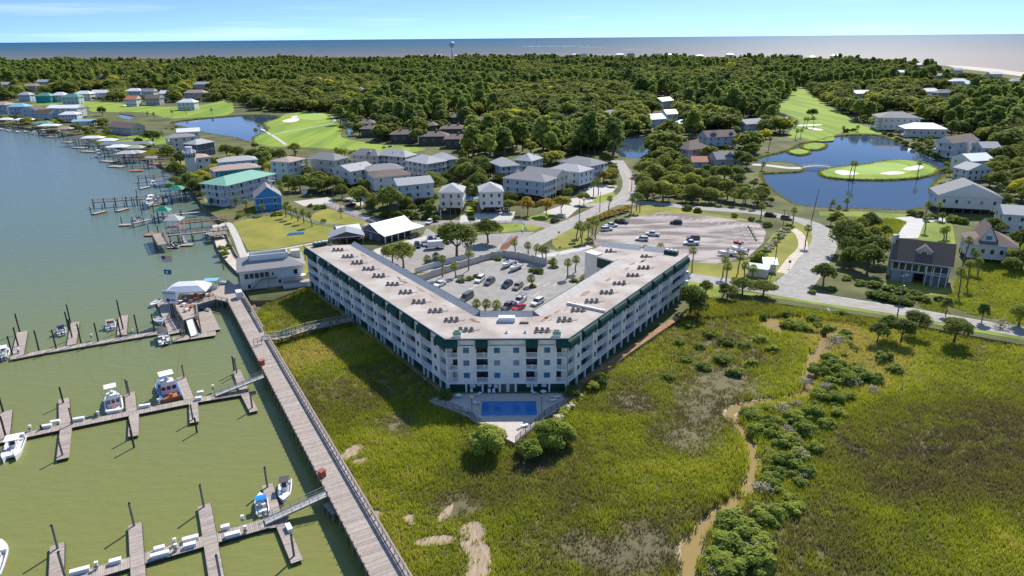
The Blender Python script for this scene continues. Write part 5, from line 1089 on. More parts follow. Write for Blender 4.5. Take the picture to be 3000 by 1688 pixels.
# --- water tower
q = g(1325, 176, UP); wt = thing('water_tower', 'pale blue bulb-topped water tower standing above the far trees', 'water tower', q)
b = MB(); sec = [(0, 5.0), (6, 2.4), (38, 2.0), (41, 2.6), (44, 5.5)]
for i in range(len(sec)-1): b.tube((0, 0, sec[i][0]), (0, 0, sec[i+1][0]), sec[i][1], sec[i+1][1], 16)
b.build('stem', 'tower_blue', wt, smooth=True); b = MB(); b.ball((0, 0, 51), 9.6, 9.6, 8.4, 20, 12); b.build('tank', 'tower_blue', wt, smooth=True); b = MB(); b.tube((0, 0, 59), (0, 0, 61), 1.2, 1.0, 8); b.build('vent', 'metal_dark', wt)
# ================================================================== BOARDWALK, DOCKS AND BOATS
rng = random.Random(17)
def planks(b, p, q, w, z, pw=.32, th=.06, gap=.03):
    """boards laid across the run from p to q"""
    p = Vector(p[:2]); q = Vector(q[:2]); d = (q-p); L = d.length; d.normalize(); a = atan2(d.y, d.x); n = max(1, int(L/pw))
    for i in range(n):
        c = p+d*(L*(i+.5)/n); b.obox((c.x, c.y), L/n-gap, w+rng.uniform(-.05, .05), z-th, z+rng.uniform(0, .012), a, 0, rng.random())
def walkway(name, pts, w, z, label, cat, m='wood_deck', rails=(), piles=3.5, pile_h=None, group=None, px=True, post=2.0, bottom=-.5, railh=1.05):
    P = [g(p[0], p[1], z) if px else Vector((p[0], p[1], z)) for p in pts]; o0 = P[0]
    t = thing(name, label, cat, (o0.x, o0.y, 0), 0, group); b = MB(); P = [p-Vector((o0.x, o0.y, 0)) for p in P]
    for i in range(len(P)-1): planks(b, P[i], P[i+1], w, z)
    b.build('planking', m, t, kind='stuff')
    for i in range(len(P)-1):
        p, q = P[i], P[i+1]; d = (q-p); L = d.length; d.normalize(); n = Vector((-d.y, d.x, 0))
        for s_ in (-1, 1):
            bseg('beam', 'wood_grey_dark', t, p+n*s_*(w/2-.15)-Vector((0, 0, .22)), q+n*s_*(w/2-.15)-Vector((0, 0, .22)), .16, .3)
        k = max(1, round(L/piles))
        for j in range(k+1):
            c = p+d*(L*j/k)
            for s_ in (-1, 1): e = c+n*s_*(w/2-.1); cp('pile', 'piling_grey', t, e.x, e.y, bottom, z+(pile_h or -.05), .16)
        for s_ in rails:
            k = max(1, round(L/post))
            for j in range(k+1):
                c = p+d*(L*j/k)+n*s_*(w/2-.08); bp('rail_post', 'wood_weathered', t, c.x-.06, c.x+.06, c.y-.06, c.y+.06, z-.2, z+railh, atan2(d.y, d.x))
            for h in (.4, .72, 1.0):
                bseg('rail', 'wood_weathered', t, p+n*s_*(w/2-.08)+Vector((0, 0, railh*h)), q+n*s_*(w/2-.08)+Vector((0, 0, railh*h)), .09 if h < 1 else .2, .09 if h < 1 else .07)
    return t
# main boardwalk: rail on the marsh side, short posts on the river side
BW0, BW1 = Vector((-79.2, 187.6)), Vector((-4.8, 55.0)); bd = (BW1-BW0).normalized(); bn = Vector((-bd.y, bd.x))   # bn points to the marsh
bw = walkway('boardwalk', [BW0, BW1], 4.7, 2.6, 'long weathered plank boardwalk with railing between marina and marsh', 'boardwalk', rails=(), piles=3.2, px=False)
JL = (g(770, 985, 2.6).xy-BW0).dot(bd); LT = (BW1-BW0).length
n = int(LT/1.7)
for i in range(n+1):
    u = LT*i/n; c = bd*u
    e = c-bn*2.3; bp('edge_post', 'wood_weathered', bw, e.x-.06, e.x+.06, e.y-.06, e.y+.06, 1.8, 3.15, atan2(bd.y, bd.x))
    if not (JL-3.2 < u < JL+2.2):
        e = c+bn*2.25; bp('rail_post', 'wood_weathered', bw, e.x-.07, e.x+.07, e.y-.07, e.y+.07, 2.3, 3.75, atan2(bd.y, bd.x))
for a, c in ((0, JL-3.2), (JL+2.2, LT)):
    for h, th in ((.45, .09), (.8, .09), (1.12, .16)):
        p, q = bd*a+bn*2.25, bd*c+bn*2.25; bseg('rail', 'wood_weathered', bw, (p.x, p.y, 2.6+h), (q.x, q.y, 2.6+h), th*1.6, th)
p, q = -bn*2.28, bd*LT-bn*2.28; bseg('kerb_rail', 'wood_weathered', bw, (p.x, p.y, 2.72), (q.x, q.y, 2.72), .14, .16)
# branch to the apartment block with a row of deck chairs
br = walkway('branch_walk', [(772, 990), (820, 988), (900, 962), (1032, 935)], 2.6, 2.5, 'short plank walk from the boardwalk to the left wing', 'boardwalk', rails=(1, -1), piles=5, post=2.4)
for i, (x, y) in enumerate(((806, 985), (829, 981), (842, 978), (866, 975), (901, 962), (917, 960), (955, 952), (970, 950), (990, 946), (1004, 944), (850, 979), (935, 956))):
    t = thing('deck_chair', '%s slatted deck chair on the branch walk, %s from the boardwalk' % ('teal' if i % 3 else 'pale blue', ORD[sorted([806, 829, 842, 866, 901, 917, 955, 970, 990, 1004, 850, 935]).index(x)]), 'chair', g(x, y, 2.5), pi*.93+.1*rng.random(), 'deck chairs on the branch walk'); t.location.z = 2.5
    m = 'adirondack_teal' if i % 3 else 'siding_lightblue'
    b = MB()
    for k in range(5): b.box(-.3, .3, -.35+.13*k, -.25+.13*k, .36-.03*k, .40-.03*k)
    b.build('seat', m, t); b = MB()
    for k in range(5): x_ = -.29+.12*k; b.hexa([(x_, .28, .25), (x_+.1, .28, .25), (x_+.1, .32, .25), (x_, .32, .25), (x_, .55, 1.05), (x_+.1, .55, 1.05), (x_+.1, .59, 1.05), (x_, .59, 1.05)])
    b.build('backrest', m, t)
    for s_ in (-.36, .36): bp('armrest', m, t, s_-.06, s_+.06, -.4, .35, .55, .59); bp('leg', m, t, s_-.04, s_+.04, -.36, -.28, 0, .56); bp('leg', m, t, s_-.04, s_+.04, .22, .3, 0, .56)
# gate frame lying on the boardwalk, kiosks, benches along the rail
q = g(756, 1012, 2.6); t = thing('gate_frame', 'dark open metal gate frame standing on the boardwalk', 'gate', q, atan2(bd.y, bd.x)+1.57)
for x in (-.9, 0, .9): bp('upright', 'metal_dark', t, x-.05, x+.05, -.05, .05, 0, 1.9)
for z in (.1, .95, 1.85): bp('crossbar', 'metal_dark', t, -.9, .9, -.04, .04, z-.04, z+.04)
q = g(768, 1070, 2.6); t = thing('notice_kiosk', 'small red-brown kiosk box on the river edge of the boardwalk, upper one', 'kiosk', q, 1.0, 'kiosks on the boardwalk'); bp('cabinet', 'kiosk_red', t, -.5, .5, -.4, .4, 0, 1.1); bp('lid', 'brick_red', t, -.6, .6, -.5, .5, 1.1, 1.25)
q = g(944, 1398, 2.6); t = thing('notice_kiosk', 'red-brown kiosk box on the boardwalk edge above the lower gangway', 'kiosk', q, 1.0, 'kiosks on the boardwalk'); bp('cabinet', 'kiosk_red', t, -.5, .5, -.45, .45, 0, 1.2); bp('lid', 'brick_red', t, -.6, .6, -.55, .55, 1.2, 1.35)
for i in range(5):
    p = BW0+bd*(4.0+2.3*i)+bn*1.7; t = thing('bench', 'grey slatted bench by the rail at the upper boardwalk, %s from the white hut' % ORD[i], 'bench', (p.x, p.y, 2.6), atan2(bd.y, bd.x), 'benches by the boardwalk rail')
    b = MB(); [b.box(-.95, .95, -.25+.17*k, -.11+.17*k, .42, .47) for k in range(3)]; b.build('seat', 'wood_weathered', t, kind=None)
    b = MB(); [b.box(-.95, .95, .27, .31, .55+.15*k, .67+.15*k) for k in range(3)]; b.build('backrest', 'wood_weathered', t)
    for x in (-.8, .8): bp('leg', 'wood_grey_dark', t, x-.04, x+.04, -.22, .28, 0, .44)
q = g(702, 872, 2.6); t = thing('ticket_hut', 'small white hut with ice chest at the head of the boardwalk', 'hut', q, atan2(bd.y, bd.x)+1.57); bp('body', 'white_paint', t, -.7, .7, -1.3, 1.3, 0, 1.9); bp('lid', 'metal_white', t, -.8, .8, -1.4, 1.4, 1.9, 2.05); bp('counter', 'trim_white', t, -.95, -.7, -1.0, 1.0, .9, 1.0)
# --- pier head with dining deck
PH = [(512, 900), (536, 862), (600, 850), (668, 820), (700, 845), (708, 872), (668, 884), (632, 876), (576, 892), (580, 925), (536, 938)]
b = MB(); W_ = wpx(PH, 2.55); b.prism(W_, 2.3, 2.55); ph = b.build('pier_head', 'wood_deck'); tag(ph, 'wooden pier head with dining tables between restaurant and floating dock', 'pier')
for i, (a, c) in enumerate(zip(W_, W_[1:]+W_[:1])):
    a, c = Vector(a), Vector(c); k = max(1, round((c-a).length/3.2))
    for j in range(k): p = a+(c-a)*(j/k); cp('pile', 'piling_grey', ph, p.x, p.y, -.6, 2.3, .17)
    if i in (0, 1, 6, 7, 8, 10):
        k = max(1, round((c-a).length/2))
        for j in range(k+1): p = a+(c-a)*(j/k); bp('rail_post', 'wood_weathered', ph, p.x-.06, p.x+.06, p.y-.06, p.y+.06, 2.5, 3.6)
        for h in (2.95, 3.25, 3.58): bseg('rail', 'wood_weathered', ph, (a.x, a.y, h), (c.x, c.y, h), .1, .08)
q = g(556, 868, 2.55); t = thing('canopy_tent', 'white peaked canopy tent over the dining deck', 'tent', q, .12)
b = MB(); w_, d_ = 5.6, 3.4; ring = [(-w_, -d_), (-w_*.4, -d_*1.05), (w_*.4, -d_*1.05), (w_, -d_), (w_, d_), (w_*.4, d_*1.05), (-w_*.4, d_*1.05), (-w_, d_)]
r0, r1 = Vector((-2.2, 0, 4.6)), Vector((2.2, 0, 4.6)); E_ = [Vector((x, y, 2.55)) for x, y in ring]; Mi = [Vector((x*.62, y*.6, 3.85)) for x, y in ring]
for i in range(8):
    j = (i+1) % 8; b.face([E_[i]-Vector((0, 0, .45)), E_[j]-Vector((0, 0, .45)), E_[j], E_[i]]); b.face([E_[i], E_[j], Mi[j], Mi[i]])
    ra = r0 if (i in (0, 6, 7)) else r1; rb = r0 if (j in (0, 1, 6, 7)) else r1
    ra = r0 if ring[i][0] < 0 else r1; rb = r0 if ring[j][0] < 0 else r1
    b.face([Mi[i], Mi[j], rb, ra] if ra != rb else [Mi[i], Mi[j], ra])
b.build('canopy', 'canvas_white', t, smooth=False)
for x, y in ((-w_, -d_), (w_, -d_), (w_, d_), (-w_, d_), (0, -d_), (0, d_)): cp('pole', 'trim_white', t, x*.98, y*.98, 0, 2.6, .05)
for i, (x, y) in enumerate(((545, 882), (560, 886), (575, 880), (590, 874), (606, 868), (618, 866), (540, 896), (552, 902), (548, 912), (565, 900), (530, 888), (600, 862))):
    t = thing('dining_table', 'small wooden dining table with stools on the pier deck, %s of the set' % ORD[i], 'table', g(x, y, 2.55), .3*i, 'dining tables on the pier head')
    bp('table_top', 'teak' if i % 2 else 'trim_white', t, -.5, .5, -.4, .4, .70, .75)
    for sx_ in (-.4, .4):
        for sy_ in (-.3, .3): bp('leg', 'wood_grey_dark', t, sx_-.03, sx_+.03, sy_-.03, sy_+.03, 0, .7)
    for s_ in (-1, 1): bp('stool', 'teak', t, -.45, .45, s_*.75-.15, s_*.75+.15, .40, .46); bp('stool_leg', 'wood_grey_dark', t, -.3, .3, s_*.75-.04, s_*.75+.04, 0, .4)
for i, (x, y) in enumerate(((575, 874), (583, 878))):
    t = thing('banner_panel', 'orange cloth hanging under the tent, %s' % ('left' if i == 0 else 'right'), 'cloth', g(x, y, 2.55), .3, 'orange cloths under the tent'); bp('cloth', 'orange_cloth', t, -.4, .4, -.08, .08, .2, 1.7); bp('stand', 'metal_dark', t, -.05, .05, .1, .2, 0, 1.8)
# marina sign on two posts
q = g(506, 915, 2.55); t = thing('marina_sign', 'white board on posts reading MARINA above a round red and blue emblem', 'sign', (q.x, q.y, 0), -.06)
for x in (-.9, .9): cp('post', 'piling_grey', t, x, .15, -.6, 6.0, .14)
bp('board', 'trim_white', t, -1.9, 1.9, -.08, .04, 5.2, 8.8)
def text_part(parent, txt, size, x, y, z, m, rx=pi/2, name='lettering'):
    cu_ = bpy.data.curves.new('txt', 'FONT'); cu_.body = txt; cu_.size = size; cu_.align_x = 'CENTER'; cu_.extrude = .01
    tmp = bpy.data.objects.new('tmp', cu_); COL.objects.link(tmp); dg = bpy.context.evaluated_depsgraph_get(); me = bpy.data.meshes.new_from_object(tmp.evaluated_get(dg)); bpy.data.objects.remove(tmp)
    me.materials.clear(); me.materials.append(MATS[m]); o = bpy.data.objects.new(name, me); COL.objects.link(o); o.parent = parent; o.location = (x, y, z); o.rotation_euler = (rx, 0, 0); return o
text_part(t, 'MARINA', .98, 0, -.1, 7.75, 'flag_blue'); text_part(t, '- - - - - -', .6, 0, -.1, 7.2, 'flag_blue')
b = MB(); b.tube((-.6, -.09, 6.1), (-.6, -.11, 6.1), .55, .55, 16, 0); b.tube((-.5, -.11, 6.05), (-.5, -.125, 6.05), .36, .36, 14, 1); b.build('emblem', ['flag_red', 'flag_blue'], t); bp('emblem_bar', 'sc_blue', t, .1, 1.4, -.1, -.085, 5.9, 6.3)
# flagpole with two flags
q = g(498, 900, 2.55); t = thing('flagpole', 'white flagpole with national flag above a blue state flag', 'flagpole', (q.x, q.y, .5)); cp('pole', 'trim_white', t, 0, 0, 0, 17.5, .11, .6)
def flag(parent, z, w_, h_, kind):
    b = MB(); n = 10
    for i in range(n):
        x0, x1 = w_*i/n, w_*(i+1)/n; y0, y1 = .16*sin(i*.9), .16*sin((i+1)*.9); dz0, dz1 = -.06*i/n*h_, -.06*(i+1)/n*h_
        rows = 13 if kind else 1
        for r_ in range(rows):
            za, zb = z+h_*r_/rows, z+h_*(r_+1)/rows; mi = 0
            if kind: mi = 2 if (i < 4 and r_ >= 6) else (0 if r_ % 2 == 0 else 1)
            else: mi = 0
            b.face([(x0+.12, y0, za+dz0), (x1+.12, y1, za+dz1), (x1+.12, y1, zb+dz1), (x0+.12, y0, zb+dz0)], mi)
    if not kind:
        b.ball((w_*.5, -.05, z+h_*.5), .3, .2, .3, 8, 5, 1); b.tube((w_*.5, -.12, z+h_*.15), (w_*.5, -.12, z+h_*.45), .05, .05, 5, 1)
    b.build('flag', ['flag_red', 'white_paint', 'flag_blue'] if kind else ['sc_blue', 'white_paint'], parent)
flag(t, 15.2, 2.7, 1.6, True); flag(t, 11.6, 2.0, 1.4, False)
# kiosk with turquoise awning and ice-blue stall by the restaurant
q = g(622, 845, 2.55); t = thing('bait_kiosk', 'small kiosk with turquoise flat roof beside the restaurant', 'kiosk', q, .1)
for x in (-1.6, 1.6):
    for y in (-1, 1): bp('post', 'wood_grey_dark', t, x-.08, x+.08, y-.08, y+.08, 0, 2.6)
bp('roof', 'metal_lightblue', t, -2.0, 2.0, -1.4, 1.4, 2.6, 2.8); bp('counter', 'trim_white', t, -1.6, 1.6, -1.1, -.9, 0, 1.1)
q = g(655, 833, 2.55); t = thing('blue_tarp', 'bright blue tarpaulin heap against the restaurant wall', 'tarp', q, .2); b = MB()
for i in range(6): b.ball((rng.uniform(-1, 1), rng.uniform(-.4, .4), .5), .6, .45, rng.uniform(.4, .7), 7, 5)
b.build('sheeting', 'siding_lightblue', t)
# --- floating docks
def floatdock(name, pts, w, label, z=.55, group=None, m='wood_deck', kids_=()):
    """a run of planked float with its side fingers: pts is the spine, kids_ the fingers"""
    P = [g(p[0], p[1], z) for p in pts]; o0 = P[0].copy(); t = thing(name, label, 'dock', (o0.x, o0.y, 0), 0, group); off = Vector((o0.x, o0.y, 0))
    runs = [(P[i]-off, P[i+1]-off, w) for i in range(len(P)-1)]+[(g(*a, z)-off, g(*c, z)-off, ww) for a, c, ww in kids_]
    b = MB(); f = MB()
    for k, (p, q, ww) in enumerate(runs):
        planks(b, p, q, ww, z+.004*k, .28); d = (q-p); L = d.length; a = atan2(d.y, d.x); d.normalize(); n = Vector((-d.y, d.x, 0)); c = (p+q)/2
        for s_ in (-1, 1): bseg('fascia', 'piling_dark' if s_ < 0 else 'wood_weathered', t, p+n*s_*(ww/2+.04)-Vector((0, 0, .12)), q+n*s_*(ww/2+.04)-Vector((0, 0, .12)), .08, .3)
        k2 = max(1, int(L/2.6))
        for j in range(k2): e = p+d*(L*(j+.5)/k2); f.obox((e.x, e.y), 2.0, ww*.85, -.25, z-.1, a)
    b.build('planking', m, t, kind='stuff'); f.build('float_tub', 'piling_dark', t, kind='stuff'); return t
def finger(a, c, w=1.9): return (a, c, w)
floatdock('floating_dock', [(498, 968), (400, 985), (237, 1012), (130, 1030), (30, 1049)], 2.2, 'upper floating dock with three upward fingers', kids_=[finger((210, 1010), (221, 944), 2.0), finger((357, 986), (362, 925), 2.2), finger((52, 1044), (66, 972), 2.4)])
floatdock('floating_dock', [(-60, 1304), (12, 1288), (196, 1249), (392, 1209), (580, 1172), (722, 1149)], 2.2, 'middle floating dock crossing from the left edge to its gangway', kids_=[finger((191, 1249), (188, 1168)), finger((193, 1252), (183, 1345)), finger((386, 1207), (381, 1150)), finger((392, 1213), (390, 1279), 1.7), finger((556, 1174), (530, 1105), 1.9), finger((566, 1180), (569, 1238), 1.6), finger((716, 1152), (744, 1206), 1.6), finger((716, 1146), (694, 1086), 1.7), finger((8, 1284), (18, 1205), 2.2)])
floatdock('floating_dock', [(180, 1712), (274, 1680), (392, 1645), (619, 1580), (784, 1533), (842, 1528)], 2.5, 'lower floating dock with paired fingers at the bottom of picture', kids_=[finger((165, 1720), (169, 1594), 1.8), finger((408, 1720), (396, 1535), 1.8), finger((640, 1720), (599, 1479), 1.9), finger((808, 1515), (784, 1420), 1.7), finger((826, 1540), (870, 1646), 1.6)])
floatdock('floating_dock', [(480, 884), (500, 930), (520, 975)], 3.8, 'square marina dock around the fuel pier', kids_=[finger((506, 995), (632, 976), 3.2), finger((592, 913), (618, 970), 4.6)])
# gangways of pale aluminium
def gangway(a, za, c, zc, w, label, railed=True):
    p, q = g(*a, za), g(*c, zc); t = thing('gangway', label, 'gangway', (p.x, p.y, 0), 0, 'aluminium gangways'); q = q-Vector((p.x, p.y, 0)); p = Vector((0, 0, za)); d = q-p; n = Vector((-d.y, d.x, 0)).normalized()
    bseg('tread_deck', 'metal_white' if not railed else 'concrete', t, p, q, w, .08)
    for s_ in (-1, 1):
        bseg('side_beam', 'metal_grey', t, p+n*s_*w/2, q+n*s_*w/2, .1, .28)
        if railed:
            up = Vector((0, 0, 1.0)); bseg('handrail', 'metal_grey', t, p+n*s_*w/2+up, q+n*s_*w/2+up, .07, .07); bseg('handrail', 'metal_grey', t, p+n*s_*w/2+up*.5, q+n*s_*w/2+up*.5, .05, .05)
            for k in range(8): e = p+d*(k/7)+n*s_*w/2; bp('rail_post', 'metal_grey', t, e.x-.035, e.x+.035, e.y-.035, e.y+.035, e.z, e.z+1.0)
gangway((772, 1103), 2.6, (630, 1158), .75, 1.5, 'aluminium gangway from the boardwalk to the middle dock'); gangway((955, 1448), 2.6, (775, 1530), .75, 1.6, 'aluminium gangway from the boardwalk to the lower dock'); gangway((551, 925), 2.5, (570, 984), .75, 1.7, 'broad white ramp inside the square marina dock', False)
walkway('side_platform', [(962, 1470), (990, 1500)], 2.0, 1.6, 'small stepped landing on the river side of the boardwalk', 'platform', piles=2)
# --- pilings
def piling(x, y, H, label, m='piling_dark', group=None, r=.19):
    q = g(x, y, .5); t = thing('piling', label, 'piling', (q.x, q.y, -1.2), 0, group); cp('shaft', m, t, 0, 0, 0, H+1.7, r, .92, (rng.uniform(-.012, .012), rng.uniform(-.012, .012)))
    cp('cap', 'piling_dark', t, 0, 0, H+1.7, H+1.95, r*1.15, .3); return t
for i, (x, y) in enumerate(sorted([(58, 972), (54, 1014), (37, 1041), (113, 1024), (165, 1022), (206, 944), (211, 989), (202, 966), (237, 1004), (288, 1001), (355, 989), (361, 964), (352, 930), (404, 975), (453, 973)])): piling(x, y, 4.9, 'tall dark piling along the upper dock, %s from the left' % ORD[i], group='pilings of the upper dock')
for i, (x, y, H, m) in enumerate(sorted([(186, 1181, 3.6, 'piling_dark'), (213, 1242, 3.4, 'piling_grey'), (184, 1334, 3.4, 'piling_grey'), (10, 1208, 4.6, 'piling_dark'), (18, 1283, 4.6, 'piling_dark'), (122, 1260, .9, 'piling_dark'), (387, 1277, 3.4, 'piling_dark'), (392, 1304, 3.2, 'piling_dark'), (374, 1153, 3.2, 'piling_grey'), (566, 1230, 3.2, 'piling_grey'), (576, 1261, 2.6, 'piling_dark'), (739, 1196, 3.2, 'piling_grey'), (540, 1107, 3.0, 'piling_grey'), (686, 1088, 3.6, 'piling_dark'), (694, 1094, 3.6, 'piling_grey'), (380, 1158, 3.2, 'piling_grey')])): piling(x, y, H, '%s piling of the middle dock, %s from the left' % ('grey' if m == 'piling_grey' else ('stub of dark' if H < 1 else 'dark'), ORD[i]), m, 'pilings of the middle dock')
for i, (x, y, H) in enumerate(sorted([(169, 1608, 4.2), (192, 1692, 4.4), (394, 1541, 4.2), (598, 1486, 4.2), (784, 1428, 3.9), (862, 1630, 3.8), (645, 1692, 3.8)])): piling(x, y, H, 'grey wooden piling of the lower dock, %s from the left' % ORD[i], 'piling_grey', 'pilings of the lower dock')
for i, (x, y, H, m) in enumerate(((536, 988, 4.6, 'piling_grey'), (541, 985, 4.4, 'piling_grey'), (590, 978, 3.8, 'piling_grey'), (577, 938, 3.4, 'piling_grey'), (530, 985, 1.6, 'piling_dark'), (505, 930, 6.0, 'piling_dark'), (512, 935, 6.0, 'piling_dark'), (526, 960, 4.0, 'piling_grey'))): piling(x, y, H, 'piling inside the square marina dock, %s of the cluster' % ORD[i], m, 'pilings of the square marina dock')
# --- dock boxes and power pedestals
for i, (x, y, L, a) in enumerate(((231, 1232, 2.0, .3), (163, 1240, 1.6, .3), (137, 1253, 1.8, .3), (335, 1208, 2.6, .3), (425, 1193, 2.0, .3), (588, 1154, 1.2, .3), (582, 1171, 1.2, .3), (59, 1279, 1.4, .3))):
    q = g(x, y, .56); t = thing('dock_box', 'white fibreglass locker on the middle dock, %s from the left' % ORD[sorted([231, 163, 137, 335, 425, 588, 582, 59]).index(x)], 'dock box', q, .36, 'lockers on the middle dock'); bp('body', 'gel_white', t, -L/2, L/2, -.35, .35, 0, .5); bp('lid', 'trim_white', t, -L/2-.04, L/2+.04, -.39, .39, .5, .62)
for i, (x, y, L) in enumerate(((235, 1677, 2.4), (339, 1649, 1.5), (470, 1630, 2.4), (468, 1612, 1.4), (559, 1583, 2.2), (557, 1602, 1.7), (682, 1571, 2.1), (661, 1549, 1.2), (847, 1551, 1.7))):
    q = g(x, y, .56); t = thing('dock_box', 'white fibreglass locker on the lower dock, %s from the left' % ORD[sorted([235, 339, 470, 468, 559, 557, 682, 661, 847]).index(x)], 'dock box', q, .42 if x < 800 else -1.0, 'lockers on the lower dock'); bp('body', 'gel_white', t, -L/2, L/2, -.35, .35, 0, .5); bp('lid', 'trim_white', t, -L/2-.04, L/2+.04, -.39, .39, .5, .62)
for i, (x, y, nm) in enumerate(((90, 1261, 'middle'), (289, 1220, 'middle'), (466, 1183, 'middle'), (625, 1142, 'middle'), (285, 1665, 'lower'), (514, 1596, 'lower'), (517, 1612, 'lower'), (712, 1528, 'lower'), (720, 1559, 'lower'), (269, 991, 'upper'), (388, 977, 'upper'), (56, 1034, 'upper'))):
    q = g(x, y, .56); k = {'middle': i, 'lower': i-4, 'upper': i-9}[nm]; t = thing('power_pedestal', 'white power and water pedestal on the %s dock, %s listed from left' % (nm, ORD[k]), 'pedestal', q, .3, 'power pedestals on the docks'); bp('column', 'trim_white', t, -.16, .16, -.16, .16, 0, .9); bp('hood', 'gel_white', t, -.24, .24, -.22, .22, .9, 1.15); bp('hose_reel', 'metal_grey', t, -.3, .3, -.3, -.16, .3, .6)
# --- boats
def hull_mesh(L, B, free, bow=.42, mdeck=1, flare=1.0, stern=.92):
    """lofted hull: stern at y=0, bow at y=L; with an inner deck well"""
    b = MB(); n = 12; secs = []
    for i in range(n+1):
        t = i/n; k = (1-max(0, (t-(1-bow))/bow)**2.1)
        hb = B/2*(stern+(1-stern)*min(1, t*4))*max(.02, k); sh = free*(1+.32*t**2.2); y = L*t
        secs.append([(0, y, -.25+.35*max(0, t-.75)*4*.35), (hb*.72, y, -.05+.2*max(0, t-.7)), (hb*(.96 if t < .9 else 1), y, sh*.55), (hb*1.0, y, sh), (hb*.84, y, sh+.02), (hb*.82, y, free*.42), (0, y, free*.42)])
    m = len(secs[0])
    for i in range(n):
        for j in range(m-1):
            for s_ in (1, -1):
                q = [secs[i][j], secs[i+1][j], secs[i+1][j+1], secs[i][j+1]]; q = [(x*s_, y, z) for x, y, z in q]
                well = j >= 4
                if well and i >= n-4:   # closed foredeck
                    if j == 4:
                        z0, z1 = secs[i][4][2], secs[i+1][4][2]; b.face([(s_*secs[i][4][0], secs[i][4][1], z0), (s_*secs[i+1][4][0], secs[i+1][4][1], z1), (0, secs[i+1][4][1], z1), (0, secs[i][4][1], z0)], 0)
                    continue
                b.face(q if s_ > 0 else q[::-1], mdeck if j == 5 else 0)
    for s_ in (1, -1): b.face([(x*s_, y, z) for x, y, z in secs[0]], 0)
    y = secs[n-4][0][1]; h0 = secs[n-4][4]; b.face([(-h0[0], y, free*.42), (h0[0], y, free*.42), (h0[0], y, h0[2]), (-h0[0], y, h0[2])], 0)
    return b
def outboard(t, x, y, z, s=1.0, m='metal_dark'):
    b = MB(); b.box(-.18*s, .18*s, -.55*s, .0, .35*s, .85*s); b.box(-.14*s, .14*s, -.5*s, -.05, .85*s, .95*s); b.box(-.07*s, .07*s, -.4*s, -.15*s, -.5*s, .35*s); b.box(-.1*s, .1*s, -.15*s, .08, .2*s, .4*s)
    o = b.build('outboard_motor', m, t); o.location = (x, y, z); return o
